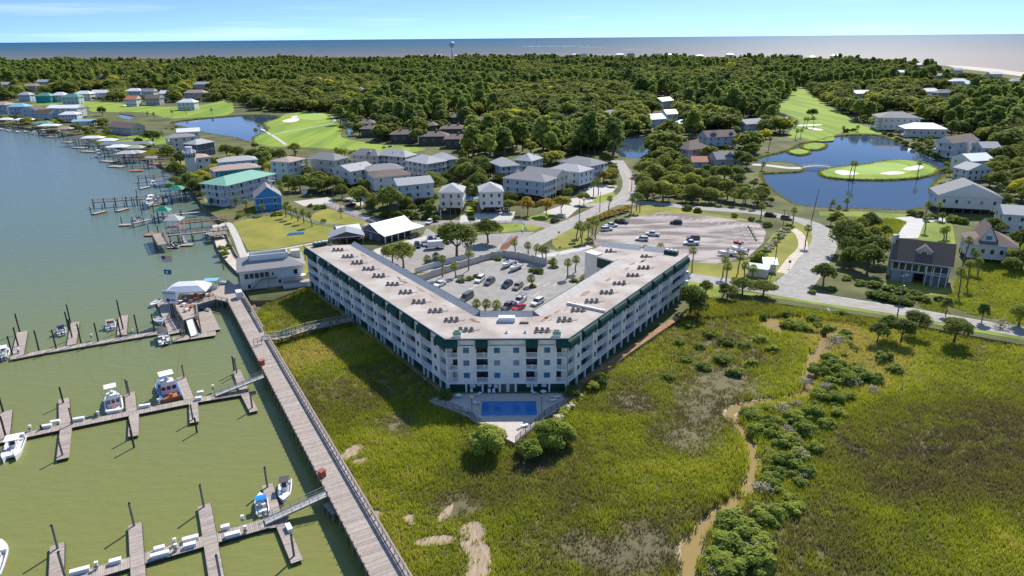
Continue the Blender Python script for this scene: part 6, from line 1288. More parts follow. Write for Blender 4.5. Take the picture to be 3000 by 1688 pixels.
def boat(stern, bow, kind, label, z=0., B=None, hullm='gel_white', top=None, group='boats in the marina', motors=1, L=None, mm='metal_dark', free=None):
    p, q = g(*stern, z+.3), g(*bow, z+.3); d = q-p; L = L or d.length; B = B or L*.34; free = free or (.62+.03*L)
    t = thing({'sport': 'sportfishing_boat', 'cat': 'catamaran', 'pontoon': 'pontoon_boat'}.get(kind, 'motorboat'), label, 'boat', (p.x, p.y, z), atan2(d.y, d.x)-pi/2, group)
    if kind == 'pontoon':
        for s_ in (-1, 1):
            b = MB(); b.tube((s_*B*.36, 0, .05), (s_*B*.36, L*.88, .05), .34, .34, 10); b.tube((s_*B*.36, L*.88, .05), (s_*B*.36, L, .2), .34, .06, 10); b.build('pontoon', 'metal_grey', t)
        bp('deck', 'boat_deck', t, -B/2, B/2, 0, L*.95, .4, .5)
        for s_ in (-1, 1): bp('side_fence', 'gel_white', t, s_*B/2-.05, s_*B/2+.05, .3, L*.93, .5, 1.1)
        bp('front_fence', 'gel_white', t, -B/2, B/2, L*.92, L*.95, .5, 1.1); bp('seat', 'gel_white', t, -B/2+.1, -B/2+.75, .4, L*.4, .5, .95); bp('seat', 'boat_deck', t, B/2-.75, B/2-.1, .5, L*.45, .5, .95); bp('console', 'gel_white', t, B*.1, B*.4, L*.4, L*.5, .5, 1.4)
        b = MB(); n = 8
        for i in range(n): x0, x1 = -B*.48+B*.96*i/n, -B*.48+B*.96*(i+1)/n; f_ = lambda x: 2.35+.18*(1-(2*x/B)**2); b.face([(x0, L*.38, f_(x0)), (x1, L*.38, f_(x1)), (x1, L*.92, f_(x1)), (x0, L*.92, f_(x0))]); b.face([(x0, L*.38, f_(x0)-.06), (x0, L*.92, f_(x0)-.06), (x1, L*.92, f_(x1)-.06), (x1, L*.38, f_(x1)-.06)])
        b.build('bimini', top or 'canvas_dark', t)
        for x in (-B*.46, B*.46):
            for y in (L*.4, L*.9): cp('bimini_pole', 'metal_grey', t, x, y, .5, 2.4, .03)
        outboard(t, 0, 0, .2, 1.0); return t
    if kind == 'cat':
        for s_ in (-1, 1):
            h = hull_mesh(L, B*.42, free, .35).build('hull', [hullm, 'boat_deck'], t); h.location.x = s_*B*.3
        bp('deck', 'boat_deck', t, -B*.34, B*.34, .1, L*.82, free*.5, free*.5+.1); bp('foredeck', 'gel_white', t, -B*.3, B*.3, L*.6, L*.88, free*.5, free*1.05)
    else:
        hull_mesh(L, B, free, .45 if kind != 'sport' else .5).build('hull', [hullm, 'boat_deck'], t)
        b = MB(); n = 10
        for i in range(n):
            f_ = lambda k: (B/2*1.01*max(.02, 1-max(0, (k-.55)/.45)**2.1), L*k, free*(1+.32*k**2.2)-.08)
            for s_ in (-1, 1): a_, c_ = f_(i/n), f_((i+1)/n); b.tube((s_*a_[0], a_[1], a_[2]), (s_*c_[0], c_[1], c_[2]), .045, .045, 4)
        b.build('rub_rail', 'metal_grey' if hullm == 'gel_white' else 'trim_white', t)
    fz = free*.42
    if kind in ('cc', 'cat'):
        bp('console', 'gel_white', t, -.42, .42, L*.42, L*.54, fz, fz+1.15); b = MB(); b.hexa([(-.42, L*.47, fz+1.15), (.42, L*.47, fz+1.15), (.42, L*.54, fz+1.15), (-.42, L*.54, fz+1.15), (-.36, L*.45, fz+1.65), (.36, L*.45, fz+1.65), (.36, L*.48, fz+1.65), (-.36, L*.48, fz+1.65)]); b.build('windshield', 'glass_dark', t)
        bp('helm_seat', 'gel_white', t, -.4, .4, L*.28, L*.36, fz, fz+.8); bp('bow_seat', 'boat_deck', t, -.45, .45, L*.58, L*.66, fz, fz+.4); bp('stern_bench', 'gel_white', t, -B*.33, B*.33, L*.07, L*.13, fz, fz+.45)
        if top:
            b = MB(); b.box(-B*.36, B*.36, L*.24, L*.56, fz+2.1, fz+2.2); b.build('t_top', top, t)
            for x in (-.5, .5):
                for y in (L*.33, L*.5): cp('top_leg', 'metal_grey', t, x, y, fz, fz+2.1, .035)
    elif kind == 'bimini':
        bp('console', 'gel_white', t, -B*.3, -.1, L*.45, L*.55, fz, fz+.9); bp('seat', 'gel_white', t, -B*.3, B*.3, L*.08, L*.2, fz, fz+.45); bp('seat', 'gel_white', t, .05, B*.3, L*.36, L*.44, fz, fz+.6)
        b = MB(); b.hexa([(-B*.36, L*.54, fz+.8), (B*.36, L*.54, fz+.8), (B*.36, L*.6, fz+.55), (-B*.36, L*.6, fz+.55), (-B*.33, L*.50, fz+1.3), (B*.33, L*.5, fz+1.3), (B*.33, L*.52, fz+1.3), (-B*.33, L*.52, fz+1.3)]); b.build('windshield', 'glass_dark', t)
        if top:
            b = MB(); n = 6
            for i in range(n): y0, y1 = L*(.30+.26*i/n), L*(.30+.26*(i+1)/n); zf = lambda y: fz+1.75+.14*sin(pi*(y/L-.30)/.26); b.hexa([(-B*.42, y0, zf(y0)-.05), (B*.42, y0, zf(y0)-.05), (B*.42, y1, zf(y1)-.05), (-B*.42, y1, zf(y1)-.05), (-B*.42, y0, zf(y0)), (B*.42, y0, zf(y0)), (B*.42, y1, zf(y1)), (-B*.42, y1, zf(y1))])
            b.build('bimini', top, t)
            for x in (-B*.41, B*.41): cp('bimini_pole', 'metal_grey', t, x, L*.43, fz, fz+1.8, .025)
    elif kind == 'skiff':
        bp('seat', 'boat_deck', t, -B*.36, B*.36, L*.3, L*.38, fz, fz+.35); bp('seat', 'boat_deck', t, -B*.36, B*.36, L*.1, L*.17, fz, fz+.35); bp('console', 'gel_white', t, -.3, .3, L*.5, L*.58, fz, fz+.8)
    elif kind == 'sport':
        b = MB(); b.hexa([(-B*.36, L*.28, fz), (B*.36, L*.28, fz), (B*.30, L*.70, fz), (-B*.30, L*.70, fz), (-B*.33, L*.28, free+1.5), (B*.33, L*.28, free+1.5), (B*.2, L*.56, free+1.45), (-B*.2, L*.56, free+1.45)]); b.build('cabin', 'gel_white', t)
        b = MB(); b.hexa([(-B*.27, L*.585, free+.55), (B*.27, L*.585, free+.55), (B*.25, L*.655, free+.55), (-B*.25, L*.655, free+.55), (-B*.21, L*.545, free+1.3), (B*.21, L*.545, free+1.3), (B*.21, L*.585, free+1.3), (-B*.21, L*.585, free+1.3)]); b.build('cabin_window', 'glass_dark', t)
        for s_ in (-1, 1): bp('side_window', 'glass_dark', t, s_*B*.335-.03, s_*B*.335+.03, L*.32, L*.5, free+.55, free+1.15)
        for x in (-.24, .0, .24): bp('aft_window', 'glass_dark', t, B*x-B*.09, B*x+B*.09, L*.28-.06, L*.28+.02, free+.4, free+1.2)
        bp('flybridge', 'gel_white', t, -B*.3, B*.3, L*.27, L*.46, free+1.5, free+2.2); bp('helm', 'boat_deck', t, -B*.1, B*.1, L*.36, L*.41, free+2.2, free+2.6)
        bp('hard_top', 'canvas_white', t, -B*.33, B*.33, L*.24, L*.47, free+3.9, free+4.02)
        for x in (-B*.29, B*.29):
            for y in (L*.27, L*.44): cp('top_leg', 'metal_grey', t, x, y, free+2.1, free+3.9, .04)
        for s_ in (-1, 1):
            o = cp('outrigger', 'metal_grey', t, s_*B*.4, L*.42, free+.6, free+8.6, .035, .4); o.rotation_euler = (.12, s_*.22, 0)
        bp('cockpit_sole', 'teak' if hullm != 'gel_white' else 'boat_deck', t, -B*.38, B*.38, .12, L*.27, fz+.01, fz+.05); bp('fighting_chair', 'orange_cloth', t, -.3, .3, L*.11, L*.16, fz, fz+.7); bp('transom_trim', 'teak' if hullm != 'gel_white' else 'gel_white', t, -B*.44, B*.44, -.07, .03, .1, free)
        b = MB()
        for i in range(5):
            y = L*(.62+.08*i); hb = B/2*max(.05, 1-max(0, (y/L-.5)/.5)**2.1)*.93
            for s_ in (-1, 1): b.tube((s_*hb, y, free*1.15), (s_*hb, y, free*1.15+.65), .02, .02, 4)
        b.build('bow_rail', 'metal_grey', t)
    if kind in ('cc', 'bimini', 'skiff', 'cat'):
        xs = [0] if motors == 1 else [-.38, .38] if kind != 'cat' else [-B*.3, B*.3]
        for x in xs: outboard(t, x, -.02, .25, 1.0 if L > 5 else .75, mm)
    return t
boat((506, 1172), (462, 1078), 'sport', 'large sportfishing boat with teak transom and white hard top at the middle dock', B=4.3, hullm='boat_blue', L=11.5); boat((338, 1210), (322, 1115), 'sport', 'white sportfishing boat with outriggers left of the teak-transom boat', B=3.4, L=9.8)
boat((52, 1288), (18, 1378), 'cat', 'white catamaran with hard top under the middle dock at the left edge', top='canvas_white', L=8.0, B=3.2, motors=2, mm='gel_white'); boat((-28, 1700), (8, 1590), 'cc', 'white hull cut off by the bottom left edge', L=8.5, B=2.9, top=None)
boat((772, 1510), (762, 1447), 'bimini', 'small boat with bright blue bimini at the lower gangway', L=5.6, B=2.1, top='canvas_blue'); boat((838, 1412), (831, 1480), 'cc', 'white centre-console boat beside the blue bimini boat', L=6.2, B=2.2, top='canvas_dark')
boat((182, 982), (177, 945), 'bimini', 'small white boat with navy bimini at the upper dock', L=5.4, B=2.1, top='canvas_navy'); boat((325, 966), (325, 925), 'bimini', 'white deck boat with beige canopy right of the navy bimini boat', L=6.0, B=2.4, top='shingle_tan'); boat((8, 1055), (22, 1008), 'cc', 'white centre-console boat at the left end of the upper dock', L=7.4, B=2.5, top='canvas_white', motors=2)
boat((467, 882), (443, 900), 'skiff', 'white skiff moored outside the square marina dock, upper', L=5.0, B=2.0); boat((455, 935), (490, 958), 'skiff', 'white skiff with red seats moored at the square dock, lower', L=5.0, B=2.0); boat((483, 1010), (475, 965), 'pontoon', 'pontoon boat with dark canopy at the square marina dock corner', L=7.2, B=2.6, top='canvas_dark'); boat((605, 905), (620, 930), 'skiff', 'small grey dinghy inside the square dock by the boardwalk', L=3.4, B=1.5, hullm='metal_grey')
# --- private docks up river
GD = 'private docks up river'
def floatpad(x, y, L, w_, ang, label, m='wood_deck'):
    q = g(x, y, .5); t = thing('float_pad', label, 'dock', (q.x, q.y, 0), ang, GD); b = MB(); planks(b, (-L/2, 0), (L/2, 0), w_, .5, .3); b.build('planking', m, t, kind='stuff'); bp('float_hull', 'piling_dark', t, -L/2+.1, L/2-.1, -w_/2+.1, w_/2-.1, -.3, .42)
    for s_ in (-1, 1):
        cp('guide_pile', 'piling_dark', t, s_*(L/2-.3), w_/2+.2, -.8, 3.4, .17)
    return t
def roofed(x, y, w_, d_, h, ang, rm_, label, z=2.6, m='wood_deck', kind='hip', rise=1.6, floor=True):
    q = g(x, y, z); t = thing('dock_pavilion', label, 'pavilion', (q.x, q.y, 0), ang, 'roofed dock pavilions')
    roof_mesh(w_, d_, None, z+h, rise, kind, .5).build('roof', [rm_, 'trim_white', 'trim_white'], t)
    for px_ in (-w_/2+.15, 0, w_/2-.15):
        for py_ in (.15, d_-.15): bp('post', 'trim_white' if floor else 'piling_grey', t, px_-.11, px_+.11, py_-.11, py_+.11, -.8, z+h)
    if floor:
        b = MB(); planks(b, (-w_/2, d_/2), (w_/2, d_/2), d_, z, .3); b.build('planking', m, t, kind='stuff')
        r_ = bpy.data.objects.new('railing', rails_mesh(w_)); COL.objects.link(r_); r_.parent = t; r_.location = (-w_/2, .1, z)
    return t
walkway('private_pier', [(272, 592), (400, 583), (543, 570), (600, 562)], 1.8, 2.8, 'long wooden pier with green-roofed gazebo halfway up the left bank', 'pier', 'wood_weathered', (1,), 4.5, 1.4, GD)
floatpad(291, 622, 6.5, 2.4, 1.2, 'narrow float at the end of the long pier'); floatpad(358, 614, 6.0, 2.4, 1.2, 'tan float right of the one at the pier end', 'wood_deck'); floatpad(463, 598, 7, 2.0, 1.0, 'float ramp between the two lift boats', 'wood_deck')
roofed(514, 575, 6.0, 5.0, 3.0, .08, 'metal_teal', 'gazebo with bright green metal roof on the long pier', 2.8)
walkway('private_pier', [(388, 654), (477, 634), (530, 626), (584, 621)], 1.5, 1.8, 'pale narrow pier below the long one with small green roof', 'pier', 'concrete_pale', (), 5, 1.6, GD); roofed(476, 636, 4.6, 3.6, 2.4, .1, 'metal_teal', 'low green roof over a boat lift on the pale pier', 1.8)
floatpad(369, 658, 5.0, 2.6, .1, 'grey float at the end of the pale pier')
walkway('private_pier', [(520, 654), (590, 647), (662, 640)], 2.0, 2.6, 'red-stained wooden pier leading to a grey-roofed gazebo', 'pier', 'wood_red', (1, -1), 5, None, GD); roofed(505, 668, 5.6, 5.0, 2.8, .05, 'shingle_light', 'grey-roofed gazebo with red floor on the red pier', 2.4, 'wood_red'); floatpad(443, 686, 4.2, 4.4, .1, 'square red float beside the T-head pier', 'wood_red')
walkway('private_pier', [(478, 690), (560, 682), (640, 674), (668, 670)], 2.2, 2.8, 'weathered park pier leading to its T-head', 'pier', 'wood_weathered', (1, -1), 5, None, GD); walkway('private_pier', [(462, 684), (480, 716)], 4.2, 2.8, 'broad T-head at the end of the park pier', 'pier', 'wood_weathered', (1, -1), 4, None, GD); walkway('private_pier', [(612, 688), (664, 680)], 5.0, 2.8, 'wide landing where the park pier meets the bulkhead', 'pier', 'wood_weathered', (-1,), 4, None, GD)
gangway((533, 690), 2.8, (545, 712), .7, 1.4, 'grey ramp from the park pier down to its float', True); floatpad(548, 716, 4.6, 3.0, .1, 'float with ramp under the park pier'); floatpad(510, 722, 4.0, 3.2, .1, 'jet ski float beside the ramp float', 'concrete')
for i, (x, y) in enumerate(((503, 722), (512, 719), (520, 724))):
    t = thing('jet_ski', 'dark and white jet ski on its float, %s from the left' % ORD[i], 'jet ski', g(x, y, .55), .6+.2*i, 'jet skis below the park pier'); t.location.z = .55; hull_mesh(2.8, 1.1, .45, .5).build('hull', ['gel_white', 'metal_dark'], t); bp('saddle', 'metal_dark', t, -.2, .2, .4, 1.7, .35, .75); bp('handlebar', 'metal_dark', t, -.35, .35, 1.7, 1.8, .8, .92)
walkway('private_pier', [(404, 521), (450, 518), (508, 513)], 1.6, 2.6, 'short pier with railings above the long pier', 'pier', 'wood_weathered', (1,), 4, 1.0, GD); floatpad(424, 549, 6, 2.0, 1.15, 'white float pad below the short railed pier', 'concrete'); boat((452, 545), (438, 524), 'cc', 'white hard-top boat beside the short railed pier', L=7, B=2.5, top='canvas_white', motors=2, group='boats up river')
boat((450, 590), (405, 562), 'cc', 'large white cruiser raised on the lift at the long pier', z=1.6, L=9.5, B=3.2, top='canvas_white', motors=2, group='boats up river'); boat((492, 588), (465, 568), 'bimini', 'white boat on the second lift by the green gazebo', z=1.4, L=6.5, B=2.4, group='boats up river'); boat((440, 592), (428, 626), 'cc', 'white hard-top boat raised on the lift above the pale pier', z=1.4, L=8.5, B=2.9, top='canvas_white', motors=2, group='boats up river'); boat((410, 650), (392, 630), 'bimini', 'white boat with dark bimini at the pale pier float', L=6, B=2.3, top='canvas_dark', group='boats up river'); boat((470, 578), (452, 590), 'skiff', 'small skiff between the two lift boats', L=5, B=1.9, group='boats up river')
for i, (x, y) in enumerate(((388, 600), (395, 604), (412, 606), (402, 576), (437, 590), (480, 594), (505, 598), (420, 612), (416, 626), (450, 622), (465, 645), (455, 655), (500, 580), (470, 560))): piling(x, y, 3.2, 'lift piling among the private docks, %s of the cluster' % ORD[i], 'piling_dark', 'pilings of the private docks')
floatpad(402, 499, 7.0, 5.0, .2, 'red-brown square float below the turret house', 'wood_red'); walkway('private_pier', [(432, 481), (470, 480), (500, 478)], 2.2, 2.6, 'red-brown pier with small roof below the turret house', 'pier', 'wood_red', (), 5, 1.2, GD); roofed(442, 480, 5.0, 4.0, 3.4, .05, 'shingle_tan', 'small flat-roofed shelter on the red-brown pier', 2.6, 'wood_red', 'gx', .5)
for i, (a, c, l) in enumerate((((330, 460), (560, 452), 'third from the turret house'), ((350, 470), (520, 462), 'second from the turret house'), ((300, 432), (480, 428), 'at the long white boat shed'), ((230, 412), (400, 404), 'by the dark boat roof'), ((160, 394), (300, 388), 'by the far grey cottage'), ((100, 384), (250, 376), 'at the boat house'), ((20, 374), (120, 364), 'farthest on the left'))):
    walkway('private_pier', [a, c], 1.8, 2.4, 'far left-bank pier %s' % l, 'pier', 'wood_weathered', (1,) if i < 3 else (), 6, 1.0, GD, post=4)
for x, y, w_, d_, rm_, l in ((221, 420, 12, 9, 'shingle_dark', 'dark flat-roofed boat shelter far left'), (268, 420, 14, 7, 'metal_white', 'white-roofed boat shelter right of the dark one'), (310, 428, 11, 8, 'metal_white', 'white hip-roofed shelter by the long shed'), (368, 438, 34, 6, 'metal_slate', 'long pale metal boat shed reaching from the lawn'), (340, 448, 12, 8, 'metal_white', 'white-roofed lift below the long shed'), (366, 468, 12, 9, 'shingle_light', 'grey-roofed lift left of the red float'), (390, 466, 10, 8, 'shingle_light', 'second grey-roofed lift left of the red float'), (120, 374, 14, 8, 'metal_pale_green', 'pale green-roofed boat shelter on the far bank'), (140, 382, 16, 8, 'metal_white', 'white-roofed boat shelter below the pale green one'), (12, 363, 12, 8, 'metal_white', 'white-roofed shelter at the left edge'), (66, 364, 16, 8, 'metal_white', 'white-roofed shelter second from left edge'), (188, 391, 10, 6, 'shingle_tan', 'tan-roofed shelter on the far bank'), (395, 450, 9, 6, 'shingle_light', 'small grey pavilion above the grey-roofed lifts')):
    roofed(x, y, w_, d_, 3.4, .05, rm_, l, 2.2, 'wood_weathered', 'hip', 1.4, floor=False)
for x, y, L_, w_, l in ((200, 416, 9, 5, 'pale float far left by the dark shelter'), (235, 432, 13, 5, 'long pale float below the dark shelter'), (260, 443, 12, 5, 'bare tan float in the open left of the sportfisher'), (318, 472, 12, 4, 'pale float below the sportfisher'), (343, 487, 11, 5, 'pale float with white ramp left of the red one'), (157, 401, 12, 5, 'tan float on the far bank')):
    floatpad(x, y, L_, w_, -.35, l)
for s_, b_, k_, L_, l, hm, tp in (((295, 462), (275, 452), 'sport', 12, 'white sportfishing boat moored mid-channel side on the left bank', 'gel_white', None), ((322, 440), (305, 434), 'cc', 10, 'white boat on a lift beside the long shed', 'gel_white', 'canvas_white'), ((350, 446), (335, 440), 'cc', 9, 'boat on the lift under the white roof', 'gel_white', None), ((135, 398), (115, 393), 'sport', 13, 'blue-hulled sportfishing boat on the far bank', 'boat_blue', None), ((105, 394), (92, 388), 'cc', 11, 'white boat left of the blue-hulled one', 'gel_white', 'canvas_white'), ((85, 388), (70, 386), 'cc', 10, 'white boat third from the blue-hulled one', 'gel_white', None), ((60, 389), (40, 385), 'skiff', 10, 'low white boat near the left edge', 'gel_white', None), ((30, 385), (15, 381), 'cc', 10, 'white boat second from the left edge', 'gel_white', None), ((12, 381), (-5, 378), 'cc', 10, 'white boat cut by the left edge', 'gel_white', None), ((178, 392), (165, 388), 'cc', 9, 'white boat beside the tan shelter', 'gel_white', 'canvas_white'), ((258, 428), (242, 424), 'cc', 9, 'boat under the dark shelter', 'gel_white', 'canvas_white'), ((172, 402), (162, 399), 'skiff', 7, 'small skiff at the tan far float', 'gel_white', None), ((195, 398), (182, 396), 'cc', 9, 'white boat right of the tan shelter', 'gel_white', None)):
    boat(s_, b_, k_, l, L=L_*.9, B=L_*.28, hullm=hm, top=tp, group='boats along the far left bank', motors=1)
for i in range(26):
    u = i/25; x = 10+u*370; y = 372+u*100+rng.uniform(-6, 10)-34*u*(1-u); piling(x, y, rng.uniform(3.5, 5.5), 'thin dark piling along the far left bank, %s from the left edge' % ORD[i], 'piling_dark', 'pilings along the far left bank', .2)
# bulkhead along the park and rocks at its foot
P = [g(x, y, UP).xy for x, y in ((656, 668), (668, 700), (690, 745), (712, 770))]
t = thing('bulkhead', 'dark timber bulkhead along the river edge of the park', 'bulkhead', (P[0].x, P[0].y, 0)); o0 = P[0]
for i in range(len(P)-1):
    a, c = P[i]-o0, P[i+1]-o0; bseg('planking', 'wood_grey_dark', t, (a.x, a.y, .6), (c.x, c.y, .6), .25, 2.4); bseg('cap', 'wood_weathered', t, (a.x, a.y, 1.85), (c.x, c.y, 1.85), .5, .15)
    k = max(1, int((c-a).length/2.2))
    for j in range(k+1): p = a+(c-a)*(j/k); cp('pile', 'piling_grey', t, p.x-.15, p.y-.15, -.8, 2.3, .15)
b = MB(); r = R_(4)
for i in range(150):
    u = r.random(); q = g(652+u*52+r.uniform(-10, 4), 690+u*75+r.uniform(-4, 8), .2); s_ = r.uniform(.25, .7); b.ball((q.x, q.y, r.uniform(.0, .6)), s_, s_*r.uniform(.6, 1), s_*.6, 6, 4)
for i in range(90):
    u = r.random(); q = g(2300+u*170+r.uniform(-6, 6), 905+u*24+r.uniform(-6, 10), .8); s_ = r.uniform(.25, .6); b.ball((q.x, q.y, r.uniform(.7, 1.2)), s_, s_*r.uniform(.6, 1), s_*.6, 6, 4)
o = b.build('shore_rocks', 'stone'); tag(o, 'grey rocks heaped along the bulkhead foot and road culvert', 'rocks', kind='stuff')
b = MB(); q = g(2440, 934, .6); b.tube((q.x, q.y-.6, .75), (q.x+.5, q.y+5, 1.0), .75, .75, 12); o = b.build('culvert_pipe', 'metal_dark'); tag(o, 'dark round culvert pipe where the creek meets the road', 'pipe')
# ================================================================== RESTAURANT, PAVILIONS, VEHICLES, STREET FURNITURE
rs = house('restaurant', 'white waterside restaurant with grey hip roof and rooftop terrace box', (700, 797), (888, 776), 13.5, 7.5, .6, 5.9, 'hip', 2.4, win=(0, 0, 0), rm='shingle_grey', wall='siding_white', base=1.0, cat='restaurant', ov=.7, clear=False, band=False)
wr_ = (g(888, 776, 7.5)-g(700, 797, 7.5)).length
for i in range(5): fr = bp('window', 'trim_white', rs, -wr_/2+1.2+1.45*i, -wr_/2+2.55+1.45*i, -.06, .06, 3.9, 5.7); bp('pane', 'glass_dark', fr, -.43, .43, -.8, .2, -.44, .44)
for x0, x1, z0, z1 in ((9.0-wr_/2, 9.6-wr_/2, 4.3, 5.3), (10.6-wr_/2, 11.6-wr_/2, 1.6, 2.9), (1.8-wr_/2, 2.8-wr_/2, .9, 2.4), (15.2-wr_/2, 16.6-wr_/2, 3.8, 5.6)): fr = bp('window', 'trim_white', rs, x0, x1, -.06, .06, z0, z1); bp('pane', 'glass_dark', fr, -.4, .4, -.8, .2, -.42, .42)
for i in range(7): fr = bp('window', 'trim_white', rs, -wr_/2-.06, -wr_/2+.06, 1.0+1.7*i, 2.5+1.7*i, 3.9, 5.6); bp('pane', 'glass_dark', fr, -.8, .3, -.43, .43, -.43, .43)
b = MB()
for a, c, e, f_ in ((-6.2, -5.9, 4.0, 8.2), (4.9, 5.2, 4.0, 8.2), (-6.2, 5.2, 4.0, 4.3), (-6.2, 5.2, 7.9, 8.2)): b.box(a, c, e, f_, 7.0, 9.9)
b.build('rooftop_screen', 'white_paint', rs); bp('rooftop_unit', 'metal_grey', rs, -.5, 2.5, 5, 6.6, 7.5, 9.2); b = MB(); b.box(6.2, 9.0, 5.5, 8.5, 7.0, 9.6); b.build('roof_cabin', 'siding_beige', rs)
for i in range(10): bp('step', 'metal_slate', rs, -wr_/2+2.6+.33*i, -wr_/2+2.95+.33*i, -1.3, -.1, .9+.28*i, 1.0+.28*i)
bp('stair_landing', 'metal_slate', rs, -wr_/2+5.9, -wr_/2+10.4, -1.3, 0, 3.6, 3.75)
for s_ in (-1.28, -.1): bseg('stair_rail', 'metal_slate', rs, (-wr_/2+2.6, s_, 1.9), (-wr_/2+5.9, s_, 4.7), .08, .08)
bseg('stair_rail', 'metal_slate', rs, (-wr_/2+5.9, -1.28, 4.7), (-wr_/2+10.4, -1.28, 4.7), .08, .08); bp('stair_post', 'metal_slate', rs, -wr_/2+7.6, -wr_/2+7.8, -1.3, -1.1, -.6, 3.6)
bp('annex', 'siding_white', rs, wr_/2-6.5, wr_/2+1.5, -2.8, .1, -.4, 1.8); bp('annex_deck', 'wood_deck', rs, wr_/2-6.4, wr_/2+1.4, -2.7, 0, 1.8, 1.9); bp('awning', 'siding_lightblue', rs, wr_/2-6.6, wr_/2-.5, -1.6, 0, 3.6, 3.75)
for x in range(7): cp('pile', 'piling_grey', rs, -wr_/2+.5+3*x, .3, -1.6, .6, .2)
def umb(t, x, y, z):
    cp('parasol_pole', 'trim_white', t, x, y, z, z+2.3, .04); b = MB()
    for k in range(8): a, c = k*pi/4, (k+1)*pi/4; b.face([(x+1.3*cos(a), y+1.3*sin(a), z+2.0), (x+1.3*cos(c), y+1.3*sin(c), z+2.0), (x, y, z+2.5)])
    b.build('parasol', 'canvas_white', t)
umb(rs, wr_/2-.8, -1.5, 1.9)
# pavilion with the big white roof
a, c = g(1128, 714, UP), g(1242, 683, UP); v = c-a; L_ = v.length; pv = thing('market_pavilion', 'long grey pavilion with brilliant white roof and open front porch', 'building', ((a.x+c.x)/2, (a.y+c.y)/2, UP), atan2(v.y, v.x))
bp('wall', 'siding_slate', pv, -L_/2+.3, L_/2-3.5, 3.4, 12.5, 0, 3.3); roof_mesh(L_-3, 9.5, None, 3.3, 2.7, 'gx', .4).build('roof', ['metal_white', 'trim_white', 'siding_slate'], pv).location = (-1.5, 3.0, 0)
b = MB(); b.face([(-L_/2-.3, -.4, 2.75), (L_/2+.3, -.4, 2.75), (L_/2-2.6, 3.0, 3.5), (-L_/2-.1, 3.0, 3.5)]); b.face([(-L_/2-.3, -.4, 2.6), (-L_/2-.1, 3.0, 3.35), (L_/2-2.6, 3.0, 3.35), (L_/2+.3, -.4, 2.6)]); b.face([(-L_/2-.3, -.4, 2.6), (L_/2+.3, -.4, 2.6), (L_/2+.3, -.4, 2.75), (-L_/2-.3, -.4, 2.75)]); b.face([(L_/2+.3, -.4, 2.75), (L_/2+.3, 9, 3.3), (L_/2-2.6, 10, 3.55), (L_/2-2.6, 3, 3.5)]); b.build('porch_roof', 'metal_white', pv)
for k in range(7): bp('post', 'trim_white', pv, -L_/2+.2+(L_-.6)*k/6, -L_/2+.45+(L_-.6)*k/6, 0, .25, 0, 2.65)
fr = bp('door', 'trim_white', pv, -L_/2+.22, -L_/2+.32, 8, 9.2, 0, 2.3); bp('pane', 'siding_bluegrey', fr, -.9, .2, -.42, .42, -.45, .4); fr = bp('window', 'trim_white', pv, -L_/2+.22, -L_/2+.32, 10.2, 11.8, 1.2, 2.3); bp('pane', 'glass_dark', fr, -.9, .2, -.42, .42, -.4, .4)
house('storage_shed', 'small slate shed with ribbed white roof beside the pavilion', (996, 706), (1058, 698), 7, None, 0, 3.0, 'gx', 1.6, storeys=1, win=(4, 1, 1), rm='metal_white', wall='siding_slate', cat='shed', clear=False)
a = g(968, 722, UP); t = thing('open_carport', 'open timber carport with grey gabled metal roof behind the left wing', 'carport', a, .25); roof_mesh(12, 8, None, 3.0, 1.9, 'gy', .4).build('roof', ['metal_slate', 'trim_white', 'wood_grey_dark'], t).location.x = 6
for x in (.3, 6, 11.7):
    for y in (.3, 7.7): bp('post', 'wood_weathered', t, x-.12, x+.12, y-.12, y+.12, 0, 3.0)
for (l_, r_, d_, h_, l) in (((2190, 808), (2246, 815), 4.5, 2.6, 'cream shed with green metal roof by the parking verge, larger'), ((2238, 797), (2272, 799), 3.5, 2.6, 'cream shed with green metal roof by the parking verge, smaller open one')):
    house('utility_shed', l, l_, r_, d_, None, 0, h_, 'shed' if 'open' in l else 'gx', .9, storeys=1, win=(0, 0, 0), rm='metal_pale_green', wall='siding_cream', cat='shed', clear=False, band=False, group='green-roofed sheds')
